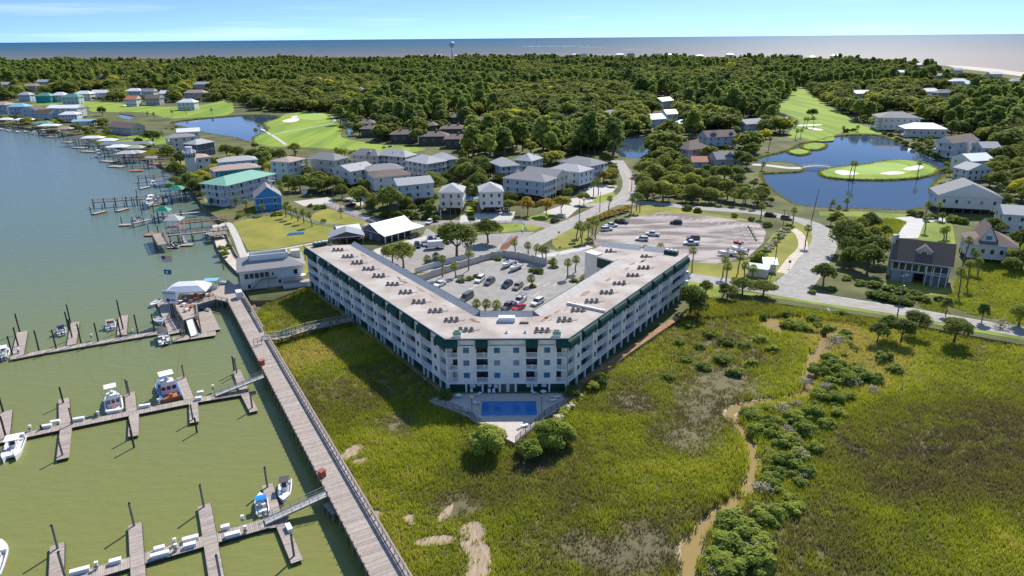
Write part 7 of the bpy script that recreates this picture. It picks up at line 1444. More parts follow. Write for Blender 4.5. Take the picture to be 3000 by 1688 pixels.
# --- vehicles: body, glasshouse, wheels, lamps
def prof_mesh(P, w, tuck=.0):
    b = MB(); n = len(P); A = [(-w/2+tuck*(z > .9), y, z) for y, z in P]; B_ = [(w/2-tuck*(z > .9), y, z) for y, z in P]
    b.face(A[::-1]); b.face(B_)
    for i in range(n): j = (i+1) % n; b.face([A[i], A[j], B_[j], B_[i]])
    return b
VM = {}
def vehicle(rear, front, kind, col, label, group='parked vehicles', L=None, z=UP, rack=False):
    p, q = g(*rear, z+.1), g(*front, z+.1); d = q-p; c = (p+q)/2
    t = thing({'pickup': 'pickup_truck', 'suv': 'parked_car', 'sedan': 'parked_car', 'van': 'van'}[kind], label, {'pickup': 'pickup', 'van': 'van'}.get(kind, 'car'), (c.x, c.y, z), atan2(d.y, d.x)-pi/2, group)
    k = (kind, col)
    if k not in VM:
        w = 1.92; l = {'pickup': 5.6, 'suv': 4.8, 'sedan': 4.7, 'van': 5.4}[kind]/2
        body = [(-l, .45), (-l+.1, .3), (l-.15, .3), (l, .5), (l-.05, .82), (l-1.15, 1.0), (-l+.02, 1.02)]
        if kind == 'suv': gh = [(l-1.2, .98), (l-1.95, 1.62), (-l+.45, 1.66), (-l+.08, 1.0)]; rf = [(l-2.0, 1.6), (l-2.1, 1.70), (-l+.55, 1.74), (-l+.42, 1.64)]
        elif kind == 'sedan': gh = [(l-1.35, .96), (l-2.1, 1.4), (-l+1.5, 1.4), (-l+.7, 1.0)]; rf = [(l-2.1, 1.37), (l-2.2, 1.45), (-l+1.6, 1.45), (-l+1.45, 1.38)]
        elif kind == 'van': gh = [(l-.9, .98), (l-1.6, 1.85), (-l+.1, 1.9), (-l+.05, 1.0)]; rf = [(l-1.65, 1.8), (l-1.75, 2.0), (-l+.12, 2.02), (-l+.08, 1.82)]
        else: gh = [(l-1.4, 1.0), (l-2.0, 1.72), (-l+2.2, 1.75), (-l+1.95, 1.0)]; rf = [(l-2.05, 1.68), (l-2.15, 1.8), (-l+2.25, 1.83), (-l+2.15, 1.72)]
        bm_ = prof_mesh(body, w)
        if kind == 'pickup': bm_.box(-w/2, -w/2+.1, -l, -l+1.95, 1.0, 1.18); bm_.box(w/2-.1, w/2, -l, -l+1.95, 1.0, 1.18); bm_.box(-w/2, w/2, -l, -l+.1, 1.0, 1.18)
        wh = MB(); wh.tube((-.12, 0, .36), (.12, 0, .36), .36, .36, 12); wh.tube((-.13, 0, .36), (.13, 0, .36), .2, .2, 8, 1)
        VM[k] = (bm_.mesh('body', col), prof_mesh(gh, w, .16).mesh('glasshouse', 'glass_dark'), prof_mesh(rf, w-.1, .18).mesh('roof', col), wh.mesh('wheel', ['black_rubber', 'metal_grey']), l)
    bm_, gm, rm_, wm_, l = VM[k]
    def mk(n, me, loc=(0, 0, 0)):
        o = bpy.data.objects.new(n, me); COL.objects.link(o); o.parent = t; o.location = loc; return o
    mk('body', bm_); mk('glasshouse', gm); mk('roof', rm_)
    for x in (-.86, .86):
        for y in (-l+.95, l-.95): mk('wheel', wm_, (x, y, 0))
        bp('headlight', 'lamp_clear', t, x*.85-.18, x*.85+.18, l-.08, l+.015, .6, .76); bp('tail_light', 'lamp_red', t, x*.95-.1, x*.95+.1, -l-.02, -l+.06, .7, .95)
    if rack:
        for y in (-2.4, -.8, .6): bp('rack_bar', 'metal_dark', t, -.95, .95, y-.05, y+.05, 2.0, 2.08)
        for x in (-.9, .9): bp('rack_rail', 'metal_dark', t, x-.04, x+.04, -2.6, .9, 1.98, 2.06); bp('rack_post', 'metal_dark', t, x-.04, x+.04, -2.5, -2.4, 1.0, 2.0)
    return t
CY = 'cars in the courtyard'; PL = 'vehicles in the big parking lot'; SY = 'cars in the service yard'
for a in (((1421, 812), (1391, 834), 'suv', 'car_white', 'white SUV with open tailgate, first in the courtyard row', CY), ((1447, 821), (1421, 839), 'suv', 'car_grey', 'dark grey SUV second in the courtyard row', CY), ((1498, 830), (1473, 847), 'suv', 'car_navy', 'dark blue SUV third in the courtyard row', CY), ((1529, 834), (1504, 854), 'suv', 'car_tan', 'bronze-silver SUV fourth in the courtyard row', CY), ((1378, 870), (1356, 883), 'van', 'car_grey', 'dark grey van half hidden by the left parapet', CY), ((1298, 832), (1278, 842), 'sedan', 'car_white', 'white car almost hidden behind the left parapet', CY), ((1592, 880), (1556, 900), 'suv', 'car_white', 'white car by the right parapet', CY), ((1530, 900), (1508, 912), 'sedan', 'car_red', 'red car roof behind the chamfer parapet', CY), ((1502, 896), (1478, 908), 'pickup', 'car_grey', 'dark pickup behind the chamfer parapet', CY),
          ((1227, 691), (1196, 701), 'suv', 'car_black', 'black SUV parked along the pavilion porch', SY), ((1219, 714), (1227, 732), 'suv', 'car_black', 'black SUV leftmost in the service-yard row', SY), ((1238, 709), (1251, 727), 'sedan', 'car_silver', 'silver car second in the service-yard row', SY), ((1258, 702), (1266, 712), 'suv', 'car_black', 'black car third in the service-yard row', SY), ((1282, 694), (1288, 705), 'suv', 'car_white', 'white car fourth in the service-yard row by the oak', SY),
          ((1268, 648), (1248, 661), 'suv', 'car_white', 'white SUV driving on the street beside the pavilion', 'cars on the streets'), ((1041, 602), (1013, 605), 'sedan', 'car_maroon', 'maroon car on the brown street by the park', 'cars on the streets'), ((1612, 655), (1640, 644), 'suv', 'car_black', 'dark open vehicle driving on the main road', 'cars on the streets'), ((1459, 612), (1461, 622), 'sedan', 'car_silver', 'silver car under the white shuttered raised house', 'cars under the raised houses'), ((1482, 614), (1484, 624), 'sedan', 'car_black', 'black car under the white shuttered raised house', 'cars under the raised houses'),
          ((1999, 656), (1962, 655), 'suv', 'car_navy', 'dark blue SUV alone at the far side of the lot', PL), ((1934, 692), (1890, 687), 'pickup', 'car_white', 'white pickup behind the white SUV in the lot', PL), ((1901, 705), (1860, 703), 'suv', 'car_white', 'white SUV in the lot over the right wing', PL), ((2054, 702), (2008, 701), 'suv', 'car_grey', 'dark grey SUV behind the white pickup', PL), ((2050, 716), (1999, 716), 'pickup', 'car_white', 'white pickup nearest the right wing corner', PL), ((1800, 651), (1842, 656), 'pickup', 'car_black', 'black pickup by the rust hedge', PL), ((1772, 666), (1806, 663), 'pickup', 'car_white', 'white pickup below the black one by the hedge', PL), ((1765, 676), (1790, 674), 'suv', 'car_white', 'white vehicle half behind the palm clump', PL), ((2240, 632), (2275, 636), 'suv', 'car_black', 'dark car in tree shade behind the lot, left', PL), ((2290, 640), (2320, 645), 'suv', 'car_grey', 'dark car in tree shade behind the lot, right', PL), ((290, 357), (275, 360), 'suv', 'car_white', 'white car in the drive by the far boat house', 'cars by the river houses')):
    vehicle(*a[:5], group=a[5])
vehicle((1541, 873), (1505, 897), 'pickup', 'car_white', 'white work truck with black ladder rack by the chamfer parapet', CY, rack=True)
q = g(1278, 728, UP); t = thing('box_trailer', 'white box trailer parked under the large courtyard oak', 'trailer', q, .25); bp('box', 'car_white', t, -3, 3, -1.1, 1.1, .7, 2.9); bp('chassis', 'metal_dark', t, -3.9, 3, -.5, .5, .5, .68)
for y in (-1.05, 1.05): cp('wheel', 'black_rubber', t, .4, y, .02, .7, .34)
for i, (s_, b_, l) in enumerate((((1500, 765), (1472, 782), 'white boat on a trailer in the courtyard, left'), ((1525, 775), (1492, 792), 'white boat on a trailer in the courtyard, right'), ((2160, 742), (2115, 740), 'white boat with motor on a trailer at the lot edge, lower'), ((2190, 736), (2145, 726), 'white boat on a trailer at the lot edge, upper'))):
    boat(s_, b_, 'cc', l, z=UP+.65, L=6.4, B=2.2, group='boats on trailers')
    p, q = g(*s_, UP+.95), g(*b_, UP+.95); d = (q-p); t = thing('boat_trailer', 'galvanised trailer under the '+l.replace(' on a trailer', ''), 'trailer', (p.x, p.y, UP), atan2(d.y, d.x)-pi/2, 'boat trailers')
    for x in (-.8, .8): bp('side_rail', 'metal_grey', t, x-.06, x+.06, .2, 5.4, .5, .62); cp('wheel', 'black_rubber', t, x*1.25, 1.9, .02, .6, .3); bp('axle', 'metal_dark', t, min(0, x), max(0, x), 1.85, 1.95, .3, .4)
    bp('tongue', 'metal_grey', t, -.07, .07, 5.2, 7.2, .45, .57); bp('cross_member', 'metal_grey', t, -.8, .8, 5.2, 5.35, .5, .6)
for i in range(5):
    q = g(2205+5*i, 668+9*i, UP); t = thing('boat_trailer', 'empty trailer by the flowering hedge, %s from the far end' % ORD[i], 'trailer', q, 1.5, 'empty boat trailers')
    for x in (-.8, .8): bp('side_rail', 'metal_grey', t, x-.07, x+.07, 0, 5, .5, .62); cp('wheel', 'black_rubber', t, x*1.2, 1.5, .02, .6, .3)
    bp('tongue', 'metal_grey', t, -.07, .07, 4.8, 6.8, .45, .57)
    for y in (.4, 2.4, 4.8): bp('cross_member', 'metal_grey', t, -.8, .8, y-.06, y+.06, .5, .6)
q = g(2176, 716, UP); t = thing('small_runabout', 'red and white small boat resting on the lot', 'boat', q, .8); hull_mesh(3.6, 1.6, .7).build('hull', ['car_red', 'gel_white'], t); bp('seat', 'gel_white', t, -.5, .5, 1.0, 1.5, .3, .7)
for i, (x, y) in enumerate(((1125, 434), (1143, 431))):
    t = thing('golf_cart', 'dark golf cart on the fairway, %s one' % ('left' if i == 0 else 'right'), 'golf cart', g(x, y, UP+.03), 1.2, 'golf carts'); bp('body', 'car_grey', t, -.6, .6, -1.2, 1.2, .3, .8); bp('roof', 'car_black', t, -.6, .6, -.8, .8, 1.8, 1.9); bp('seat', 'boat_deck', t, -.55, .55, -.5, .1, .8, 1.2)
    for x_ in (-.55, .55):
        for y_ in (-.75, .75): bp('roof_post', 'metal_dark', t, x_-.03, x_+.03, y_-.03, y_+.03, .8, 1.8); cp('wheel', 'black_rubber', t, x_, y_, 0, .42, .22)
# --- walls and fences
def wall_run(name, pts, h, m, label, w=.3, post=None, step=6):
    P = [g(x, y, UP).xy for x, y in pts]; o0 = P[0]; t = thing(name, label, 'wall', (o0.x, o0.y, UP))
    for i in range(len(P)-1):
        a, c = P[i]-o0, P[i+1]-o0; L = (c-a).length; k = max(1, round(L/step))
        for j in range(k):
            p, q = a+(c-a)*(j/k), a+(c-a)*((j+1)/k); bseg('panel', m, t, (p.x, p.y, h/2-.1), (q.x, q.y, h/2-.1), w, h+.2); bseg('coping', 'concrete_pale', t, (p.x, p.y, h+.05), (q.x, q.y, h+.05), w+.1, .1)
            if post: bp('pillar', 'concrete_pale', t, p.x-.3, p.x+.3, p.y-.3, p.y+.3, 0, h+.35, atan2(c.y-a.y, c.x-a.x))
wall_run('courtyard_wall', [(1228, 826), (1340, 788), (1442, 757), (1478, 752), (1520, 758), (1602, 778)], 2.1, 'siding_beige', 'beige panelled wall with square pillars around the parking courtyard', post=True)
wall_run('yard_wall', [(1216, 800), (1290, 778), (1345, 764), (1390, 754)], 1.6, 'white_paint', 'plain white retaining wall of the service yard above the courtyard wall')
def wf(pts, label): chain('ranch_fence', [g(x, y, UP).xy for x, y in pts], label, 'fence', 1.25, 'trim_white', 2.6, (.3, .62, .95), .09, .07, group='white ranch fences')
wf(smooth_px([(1274, 667), (1340, 660), (1420, 657), (1500, 652), (1530, 652), (1543, 662), (1530, 674), (1508, 684)], 2)[:-2], 'white three-rail fence curving round the roadside lawn'); wf([(1474, 718), (1486, 706), (1500, 697)], 'short white fence beside the red planting bed'); wf([(846, 624), (872, 637), (900, 646), (932, 657), (996, 665)], 'white fence along the palm row of the park'); wf([(952, 600), (1000, 619), (1050, 637), (1100, 657)], 'white fence between the park and the brown street'); wf([(700, 648), (764, 634), (800, 629)], 'white fence at the blue house end of the park')
bp_ = thing('footbridge', 'white-railed arched footbridge from the cart path to the island green', 'bridge', g(2392, 491, UP)); wb = (g(2436, 493, UP)-g(2348, 491, UP)).length
for i in range(8):
    x0, x1 = -wb/2+wb*i/8, -wb/2+wb*(i+1)/8; zf = lambda x: .1+.8*(1-(2*x/wb)**2); bseg('deck', 'concrete_pale', bp_, (x0, 0, zf(x0)), (x1, 0, zf(x1)), 2.4, .2)
    for s_ in (-1.2, 1.2): bseg('handrail', 'trim_white', bp_, (x0, s_, zf(x0)+.9), (x1, s_, zf(x1)+.9), .1, .1); bp('rail_post', 'trim_white', bp_, x0-.05, x0+.05, s_-.05, s_+.05, zf(x0), zf(x0)+.9)
t = thing('fountain', 'white spray fountain in the golf pond', 'fountain', (*g(2683, 462, .95).xy, .95)); b = MB(); r = R_(8)
for i in range(160): a = r.random()*6.3; u = r.random(); b.ball((2.2*u*cos(a), 2.2*u*sin(a), 3.2*(1-u*u)*r.uniform(.3, 1)), .16, .16, .22, 5, 3)
b.build('spray', 'foam_white', t)
# --- poles and signs
def pole(x, y, H, label, arms=1, m='wood_grey_dark', lean=0, trans=False, lamp=False):
    t = thing('utility_pole', label, 'pole', g(x, y, UP), .3, 'utility poles'); o = cp('shaft', m, t, 0, 0, -.4, H, .17, .6)
    for k in range(arms): bp('crossarm', m, t, -1.2, 1.2, -.07, .07, H-.5-.8*k, H-.36-.8*k); [cp('insulator', 'metal_grey', t, xx, 0, H-.36-.8*k, H-.1-.8*k, .06) for xx in (-1.1, -.5, .5, 1.1)]
    if trans: cp('transformer', 'metal_grey', t, .35, 0, H-4.2, H-3.1, .28)
    if lamp: bp('lamp_arm', 'metal_grey', t, 0, 1.6, -.04, .04, H-.3, H-.2); bp('lamp_head', 'trim_white', t, 1.3, 1.9, -.12, .12, H-.34, H-.2)
    if lean: t.rotation_euler = (0, lean, .0)
for a in ((1697, 648, 8.6, 'pole on the main road verge opposite the rust-tinged trees', 0), (1757, 620, 8.6, 'pole farther up the main road near the bend', 0), (1321, 650, 9.8, 'pole in front of the cream raised house', 0), (1219, 640, 9.2, 'pole left of the cream raised house', 1), (2268, 790, 13.0, 'tall pole rising beside the green-roofed sheds', 2), (2291, 686, 9.5, 'pole in the flowering hedge', 1), (978, 596, 8.5, 'pole by the brown street and spreading oak', 0), (1000, 640, 6.0, 'slim lamp pole on the park lawn', 0), (1850, 560, 9.5, 'pole at the outside of the road bend', 1)): pole(*a[:4], arms=a[4])
pole(2376, 652, 13.5, 'leaning pole standing before the near pond bank', 0, lean=.1); pole(2629, 924, 11.5, 'pole with transformer at the road edge below the marsh house', 1, 'piling_grey', trans=True); pole(1292, 644, 4.2, 'street lamp beside the white raised house', 0, 'trim_white', lamp=True); pole(655, 788, 7.0, 'bare mooring pole behind the restaurant', 0); pole(895, 762, 5.5, 'bare post by the left wing far corner', 0)
for x, y, col, rz, l in ((1637, 697, 'line_yellow', 0, 'yellow diamond road sign on the grass triangle'), (1640, 742, 'orange_cloth', .2, 'orange diamond road sign at the courtyard mouth'), (1395, 655, 'trim_white', 0, 'small white street sign at the driveway'), (2312, 785, 'wood_grey_dark', 0, 'small dark sign post on the verge by the curve'), (2273, 835, 'trim_white', 0, 'white sign post near the road corner')):
    t = thing('road_sign', l, 'sign', g(x, y, UP), rz); cp('post', 'metal_grey', t, 0, 0, 0, 2.0, .05); o = bp('plate', col, t, -.4, .4, -.03, .03, 1.7, 2.5)
    if 'diamond' in l: o.rotation_euler = (0, pi/4, 0)
t = thing('flagpole', 'short white flagpole with drooping flag at the street corner', 'flagpole', g(1527, 652, UP)); cp('pole', 'trim_white', t, 0, 0, 0, 7.5, .07); flag(t, 5.6, 1.4, .9, True)
for i in range(6):
    t = thing('kayak', 'bright blue kayak lying on the park lawn, %s from the left' % ORD[i], 'kayak', g(842+9*i, 691-.8*i, UP+.05), -.15+.06*i, 'blue kayaks on the lawn'); hull_mesh(3.6, .8, .34, .5, stern=.3).build('hull', ['kayak_blue', 'kayak_blue'], t); bp('seat', 'sc_blue', t, -.2, .2, 1.4, 1.8, .14, .34)
t = thing('satellite_dish', 'large white satellite dish beside the brown street', 'dish', g(892, 574, UP), .4); b = MB(); n = 14
for k in range(n):
    a, c = 2*pi*k/n, 2*pi*(k+1)/n
    b.face([(0, .5, 2.2), (1.5*cos(a), 0, 2.2+1.5*sin(a)), (1.5*cos(c), 0, 2.2+1.5*sin(c))])
b.build('reflector', 'trim_white', t); cp('mast', 'metal_grey', t, 0, .6, 0, 2.2, .09)
q = g(1378, 576, UP); t = thing('swimming_pool', 'small blue garden pool between the raised houses', 'pool', q, .1); bp('water', 'pool_blue', t, -5.5, 5.5, -4.5, 4.5, -.2, .06); bp('coping', 'concrete_pale', t, -6, 6, -5.0, -4.5, -.2, .09); bp('coping', 'concrete_pale', t, -6, 6, 4.5, 5.0, -.2, .09)
# pale sand bars breaking far out at sea
for (x0, x1, y, wd) in ((1530, 1725, 136, 60), (1590, 1632, 158, 30), (1820, 1900, 145, 25), (1700, 1770, 140, 20)):
    p, q = g(x0, y, .02), g(x1, y-1, .02); b = MB(); n = 40; r = R_(int(x0))
    for i in range(n):
        if r.random() < .25: continue
        a, c = p+(q-p)*(i/n), p+(q-p)*((i+1)/n); w0 = wd*r.uniform(.2, 1); b.face([(a.x, a.y-w0, .05), (c.x, c.y-w0, .05), (c.x, c.y+w0, .05), (a.x, a.y+w0, .05)])
    o = b.build('surf', 'foam_white', kind='structure')
# ================================================================== VEGETATION
random.seed(99)
for P in (FAIR1, FAIR2, FAIR3, POND_R, POND_L, POND_S, LAGOON, STREAM, POND_F, PARK): CLEAR.append(P)
for P in (LAWN15, LAWN1, LAWN2, LAWN3, LAWN7, LAWN10, LAWN11): CLEAR.append(P)
CLEAR += [[(1815, 480), (1870, 500), (1870, 570), (1800, 610), (1700, 650), (1690, 630), (1800, 575), (1825, 540)], [(500, 345), (760, 334), (770, 342), (500, 360)], [(1880, 585), (2210, 612), (2210, 630), (1880, 600)], [(400, 352), (520, 345), (520, 362), (430, 372)], [(590, 395), (640, 400), (740, 440), (700, 440)],
          [(2190, 470), (2360, 470), (2440, 490), (2300, 515), (2190, 512)], [(1312, 120), (1338, 120), (1338, 170), (1312, 170)], [(2740, 185), (3000, 205), (3000, 232), (2760, 203)]]
LEFTB = [(-50, 340), (120, 344), (330, 368), (430, 385), (500, 372), (600, 398), (640, 440), (600, 472), (480, 442), (300, 404), (100, 371), (-50, 360)]
FOREST = [[(-700, 184), (1500, 178), (2100, 180), (2450, 185), (2650, 191), (2780, 203), (2900, 216), (3000, 232), (3500, 330), (3500, 760), (3040, 650), (2960, 590), (2890, 552), (2790, 545), (2735, 535), (2792, 500), (2790, 475), (2715, 440), (2640, 410), (2500, 350), (2250, 402), (2206, 440), (2190, 500), (2240, 560), (2330, 604), (2200, 609), (2060, 601), (1890, 585), (1870, 560), (1872, 500), (1836, 465), (1700, 484), (1600, 478), (1500, 480), (1440, 470), (1380, 476), (1290, 466), (1240, 448), (1245, 430), (1000, 400), (985, 330), (760, 326), (690, 300), (480, 300), (97, 294), (-700, 300)],
          [(830, 470), (1100, 466), (1500, 474), (1800, 474), (1800, 556), (1690, 566), (1590, 600), (1400, 600), (1270, 640), (1100, 630), (1010, 590), (900, 570), (840, 560)], [(2420, 640), (2560, 690), (2600, 720), (2600, 800), (2450, 790), (2470, 720)], [(480, 440), (640, 470), (650, 600), (570, 590), (520, 540)], LEFTB,
          [(612, 436), (740, 430), (890, 440), (1030, 455), (1090, 464), (1000, 470), (900, 478), (840, 500), (800, 520), (740, 500), (650, 480), (625, 460)]]
BIN = {}
for P in CLEAR:
    x0, x1 = min(p[0] for p in P), max(p[0] for p in P); y0, y1 = min(p[1] for p in P), max(p[1] for p in P)
    for i in range(int(max(x0, -800)//60), int(min(x1, 3800)//60)+1):
        for j in range(int(y0//30), int(y1//30)+1): BIN.setdefault((i, j), []).append(P)
def blocked(p):
    for P in BIN.get((int(p[0]//60), int(p[1]//30)), ()):
        if inpoly(p[0], p[1], P): return True
    return False
cands = []
y = 205.0
while y < 2500:
    st = 8.0 if y < 700 else (9.6 if y < 1300 else 12)
    x = -(y*.80+70)
    while x < y*.80+70:
        px_, py_ = x+random.uniform(-.42, .42)*st, y+random.uniform(-.42, .42)*st; x += st
        b0 = prj((px_, py_, UP))
        if not (-250 < b0[0] < 3250): continue
        if not inpoly(b0[0], b0[1], FOREST[0]) and not any(inpoly(b0[0], b0[1], F_) and random.random() < (.75 if k_ < 3 else .45 if k_ == 3 else 1) for k_, F_ in enumerate(FOREST[1:])): continue
        n1 = mnoise.noise(Vector((px_*.006, py_*.006, 1))); n2 = mnoise.noise(Vector((px_*.02, py_*.02, 7)))
        pine = n1 > .08 and py_ > 420 and random.random() < .8
        sc = random.choice((random.uniform(.6, 1.0), random.uniform(.9, 1.3), random.uniform(1.2, 1.75)))*(1.0 if py_ > 420 and not inpoly(b0[0], b0[1], LEFTB) else .66); top_ = (14.0 if pine else 9.6)*sc
        hit = False
        for zz_ in (UP, UP+top_*.3, UP+top_*.65, UP+top_*.95):
            if blocked(prj((px_, py_, zz_))): hit = True; break
        if hit:
            sc *= .38   # low undergrowth where something shows over it
            if blocked(prj((px_, py_, UP+9.6*sc))) or blocked(b0) or pine: continue
        yel = random.random()
        tint = .40+.34*n2+random.uniform(-.2, .2)+(.42 if yel > .965 else 0)+(.10 if pine else 0)
        cands.append((px_, py_, pine, sc, max(0.02, min(1, tint))))
    y += st
cands.sort(key=lambda c: c[1])
near = [c for c in cands if c[1] < 2500][:300]; rest = cands[len(near):]
def zone(x, y):
    p = prj((x, y, UP))
    if p[0] > 2500: return 'right of the golf pond', 'woods right of the pond'
    if p[0] > 1830: return 'left of the golf pond', 'woods left of the pond'
    if p[0] > 1200: return 'behind the raised houses', 'woods behind the raised houses'
    return 'near the golf lagoon', 'woods by the golf lagoon'
CNT = {}
for (x, y, pine, sc, tint) in near:
    zl, zg = zone(x, y); P = PINE if pine else OAK
    col_ = 'yellow-green' if tint > .66 else ('dark green' if tint < .36 else 'olive green')
    lb_ = '%s %s %s' % (col_, 'pine' if pine else ('low oak' if sc < .5 else 'rounded oak'), zl); CNT[lb_] = CNT.get(lb_, -1)+1
    inst(random.choice(P), (x, y, UP), random.random()*6.28, '%s, %s nearest the camera' % (lb_, ORD[CNT[lb_]]), zg, (sc, sc, sc*random.uniform(.85, 1.1)), tint)
scatter('woodland', [(x, y, UP-.2, random.random()*6.28, sc*1.08, sc*random.uniform(.85, 1.1), t, (4+random.randrange(2)) if p else random.randrange(4)) for x, y, p, sc, t in rest], OAKF+PINEF, 'dense mixed green woodland reaching to the sea front', 'woodland')
# --- trees that stand on their own
T = put_tree
T(OAK, 1338, 752, 'large courtyard oak with dark crown beside the white trailer', 1.30, .95, .22, 'oaks in the service yard'); T(OAK, 1430, 712, 'leaning oak right of the large one by the white fence', .98, .95, .25, 'oaks in the service yard')
T(OAK, 1182, 785, 'round green oak rising behind the left wing parapet', .92, 1.0, .50, 'oaks in the service yard'); T(OAK, 1150, 772, 'smaller oak left of the round green one behind left wing', .7, 1.0, .5, 'oaks in the service yard')
T(OAK, 985, 565, 'spreading oak with bent trunk in front of the white gabled house', 1.05, .8, .22, 'oaks by the river houses'); T(OAK, 880, 560, 'broad oak below the pink-roofed house', .95, .85, .28, 'oaks by the river houses'); T(OAK, 935, 558, 'broad oak beside the spreading one', .95, .85, .26, 'oaks by the river houses')
for i, (x, y, s) in enumerate(((1390, 545, 1.05), (1345, 540, 1.0), (1425, 528, .95), (1362, 522, 1.1), (1400, 515, 1.0))): T(OAK, x, y, 'dark oak in the thick clump between the back-row houses, %s from the front' % ORD[i], s, 1.05, .15+.03*i, 'oak clump between the raised houses')
T(OAK, 450, 425, 'big dark oak on the river lawn by the tan-roofed cottage', 1.25, .9, .15, 'trees on the river lawns'); T(OAK, 300, 340, 'dark tree beside the long white house', .95, 1.0, .16, 'trees on the river lawns'); T(OAK, 320, 378, 'bushy green tree at the grey cottage', .5, .9, .5, 'trees on the river lawns'); T(OAK, 408, 426, 'small dark tree on the river lawn left of palms', .6, 1, .2, 'trees on the river lawns'); T(OAK, 420, 432, 'clipped dark bush at the lawn edge', .45, .9, .22, 'trees on the river lawns'); T(OAK, 440, 437, 'tiny dark bush right of the clipped one', .3, .9, .25, 'trees on the river lawns')
for i, (x, y, s, t) in enumerate(((560, 540, .75, .42), (535, 558, .6, .35), (590, 530, .7, .8), (610, 545, .7, .7), (625, 520, .8, .85), (545, 575, .5, .5), (515, 545, .6, .45), (640, 510, .7, .75), (575, 565, .6, .2), (600, 570, .6, .15), (500, 560, .45, .5), (640, 490, .7, .3))): T(OAK, x, y, '%s shore tree below the turret house, %s from the left group' % ('yellow' if t > .6 else 'dark green', ORD[i]), s, .9, t, 'shore trees by the turret house')
for i, (x, y, s, t) in enumerate(((700, 470, 1.0, .25), (745, 478, 1.0, .35), (770, 500, .8, .22), (790, 505, .7, .8), (680, 490, .9, .75), (720, 500, .9, .8), (820, 478, .95, .2), (665, 462, 1.0, .2), (865, 455, .9, .6), (1000, 462, .7, .75), (1040, 470, .75, .4))): T(OAK, x, y, '%s tree in the strip behind the teal house, %s along' % ('yellow' if t > .6 else 'dark', ORD[i]), s, .9, t, 'tree strip behind the teal house')
for i, (x, y) in enumerate(((1545, 632), (1600, 632), (1645, 625))): T(RUST, x, y, 'rust-tinged round tree on the corner lawn, %s from the left' % ORD[i], 1.28, .95, .45+.12*(i == 1)-.1*(i == 2), 'rust-tinged trees on the corner lawn')
T(RUST, 1493, 622, 'round green tree left of the rust-tinged trees', 1.0, .9, .12, 'rust-tinged trees on the corner lawn'); T(RUST, 1710, 600, 'small bright green tree by the pale driveway', 1.0, .9, .08, 'street trees at the bend'); T(RUST, 1770, 540, 'rusty tree beside the road bend', 1.2, .9, .35, 'street trees at the bend'); T(RUST, 1790, 530, 'green-rust tree at the outside of the bend', 1.2, .9, .2, 'street trees at the bend'); T(RUST, 1745, 525, 'orange-tipped tree behind the bend driveway', 1.0, .9, .5, 'street trees at the bend')
for i in range(9): T(RUST, 1728+14*i, 655-4.6*i, 'low rust-brown shrub of the hedge along the parking lot, %s from the road' % ORD[i], .62, .62, .55, 'rust hedge along the parking lot')
T(OAK, 2022, 915, 'dense dark oak against the far corner of the right wing', .78, 1.05, .28, 'trees at the right wing'); T(OAK, 2045, 925, 'dark green oak beside the marsh path', .55, .9, .34, 'trees at the right wing')
T(OAK, 2068, 862, 'slim young tree on the verge by the right wing', .42, 1.0, .3, 'trees at the right wing')
T(OAK, 2175, 862, 'spreading live oak in front of the green-roofed shed', .7, .72, .45, 'oaks at the road corner'); T(OAK, 2235, 868, 'spreading live oak right of the shed at the road corner', .7, .72, .42, 'oaks at the road corner'); T(OAK, 2130, 875, 'scrubby oak left of the spreading pair', .55, .8, .3, 'oaks at the road corner')
T(OAK, 2412, 835, 'dark rounded oak on the road corner', .72, .95, .18, 'oaks at the road corner')
for i, (x, y, s, t) in enumerate(((2480, 760, .8, .25), (2540, 800, .9, .22), (2500, 720, .7, .5), (2560, 770, .95, .2), (2470, 690, .7, .55), (2520, 740, .8, .35), (2450, 660, .55, .6), (2550, 720, .7, .45), (2590, 700, .5, .4), (2520, 690, .7, .5))): T(OAK, x, y, '%s tree between the corner road and the dark-roofed house, %s from the pond' % ('dark' if t < .4 else 'light green', ORD[i]), s, 1.05, t, 'trees beside the dark-roofed house')
for i, (x, y, s, t) in enumerate(((2600, 985, .55, .2), (2640, 1000, .6, .18), (2680, 975, .6, .22), (2570, 1000, .5, .2))): T(OAK, x, y, 'dark marsh-edge oak below the utility pole, %s from the left' % ORD[i], s, 1, t, 'marsh-edge oaks below the road')
T(OAK, 2795, 1000, 'open-crowned oak standing alone at the road edge', .75, .85, .35, 'marsh-edge oaks below the road'); T(PINE, 2770, 925, 'slender tree across the road from the open oak', .45, .8, .4, 'roadside trees on the right'); T(PINE, 2875, 945, 'dark conical cedar by the road on the right', .48, .75, .1, 'roadside trees on the right'); T(OAK, 2985, 955, 'pale green tree at the right edge of the road', .6, 1.0, .6, 'roadside trees on the right')
T(CEDAR, 1426, 1316, 'dense bright green cedar left of the sunlit terrace end', 1.15, .95, .6, 'cedars by the pool'); T(CEDAR, 1612, 1300, 'dense dark green cedar right of the sunlit terrace end', 1.1, .98, .5, 'cedars by the pool'); T(CEDAR, 1655, 1290, 'smaller green cedar at the right of the dark one', .72, .95, .42, 'cedars by the pool')
T(SHRUB, 1556, 1335, 'round green shrub in front of the terrace point', 1.6, 1.2, .42, 'shrubs below the terrace'); T(SHRUB, 1528, 1315, 'dark shrub at the terrace point', 1.0, 1.0, .2, 'shrubs below the terrace'); T(SHRUB, 1305, 1165, 'dark shrub at the left wall corner of the terrace', 1.1, 1.1, .1, 'shrubs at the terrace corners'); T(SHRUB, 1672, 1158, 'dark shrub at the right wall corner of the terrace', 1.1, 1.1, .1, 'shrubs at the terrace corners')
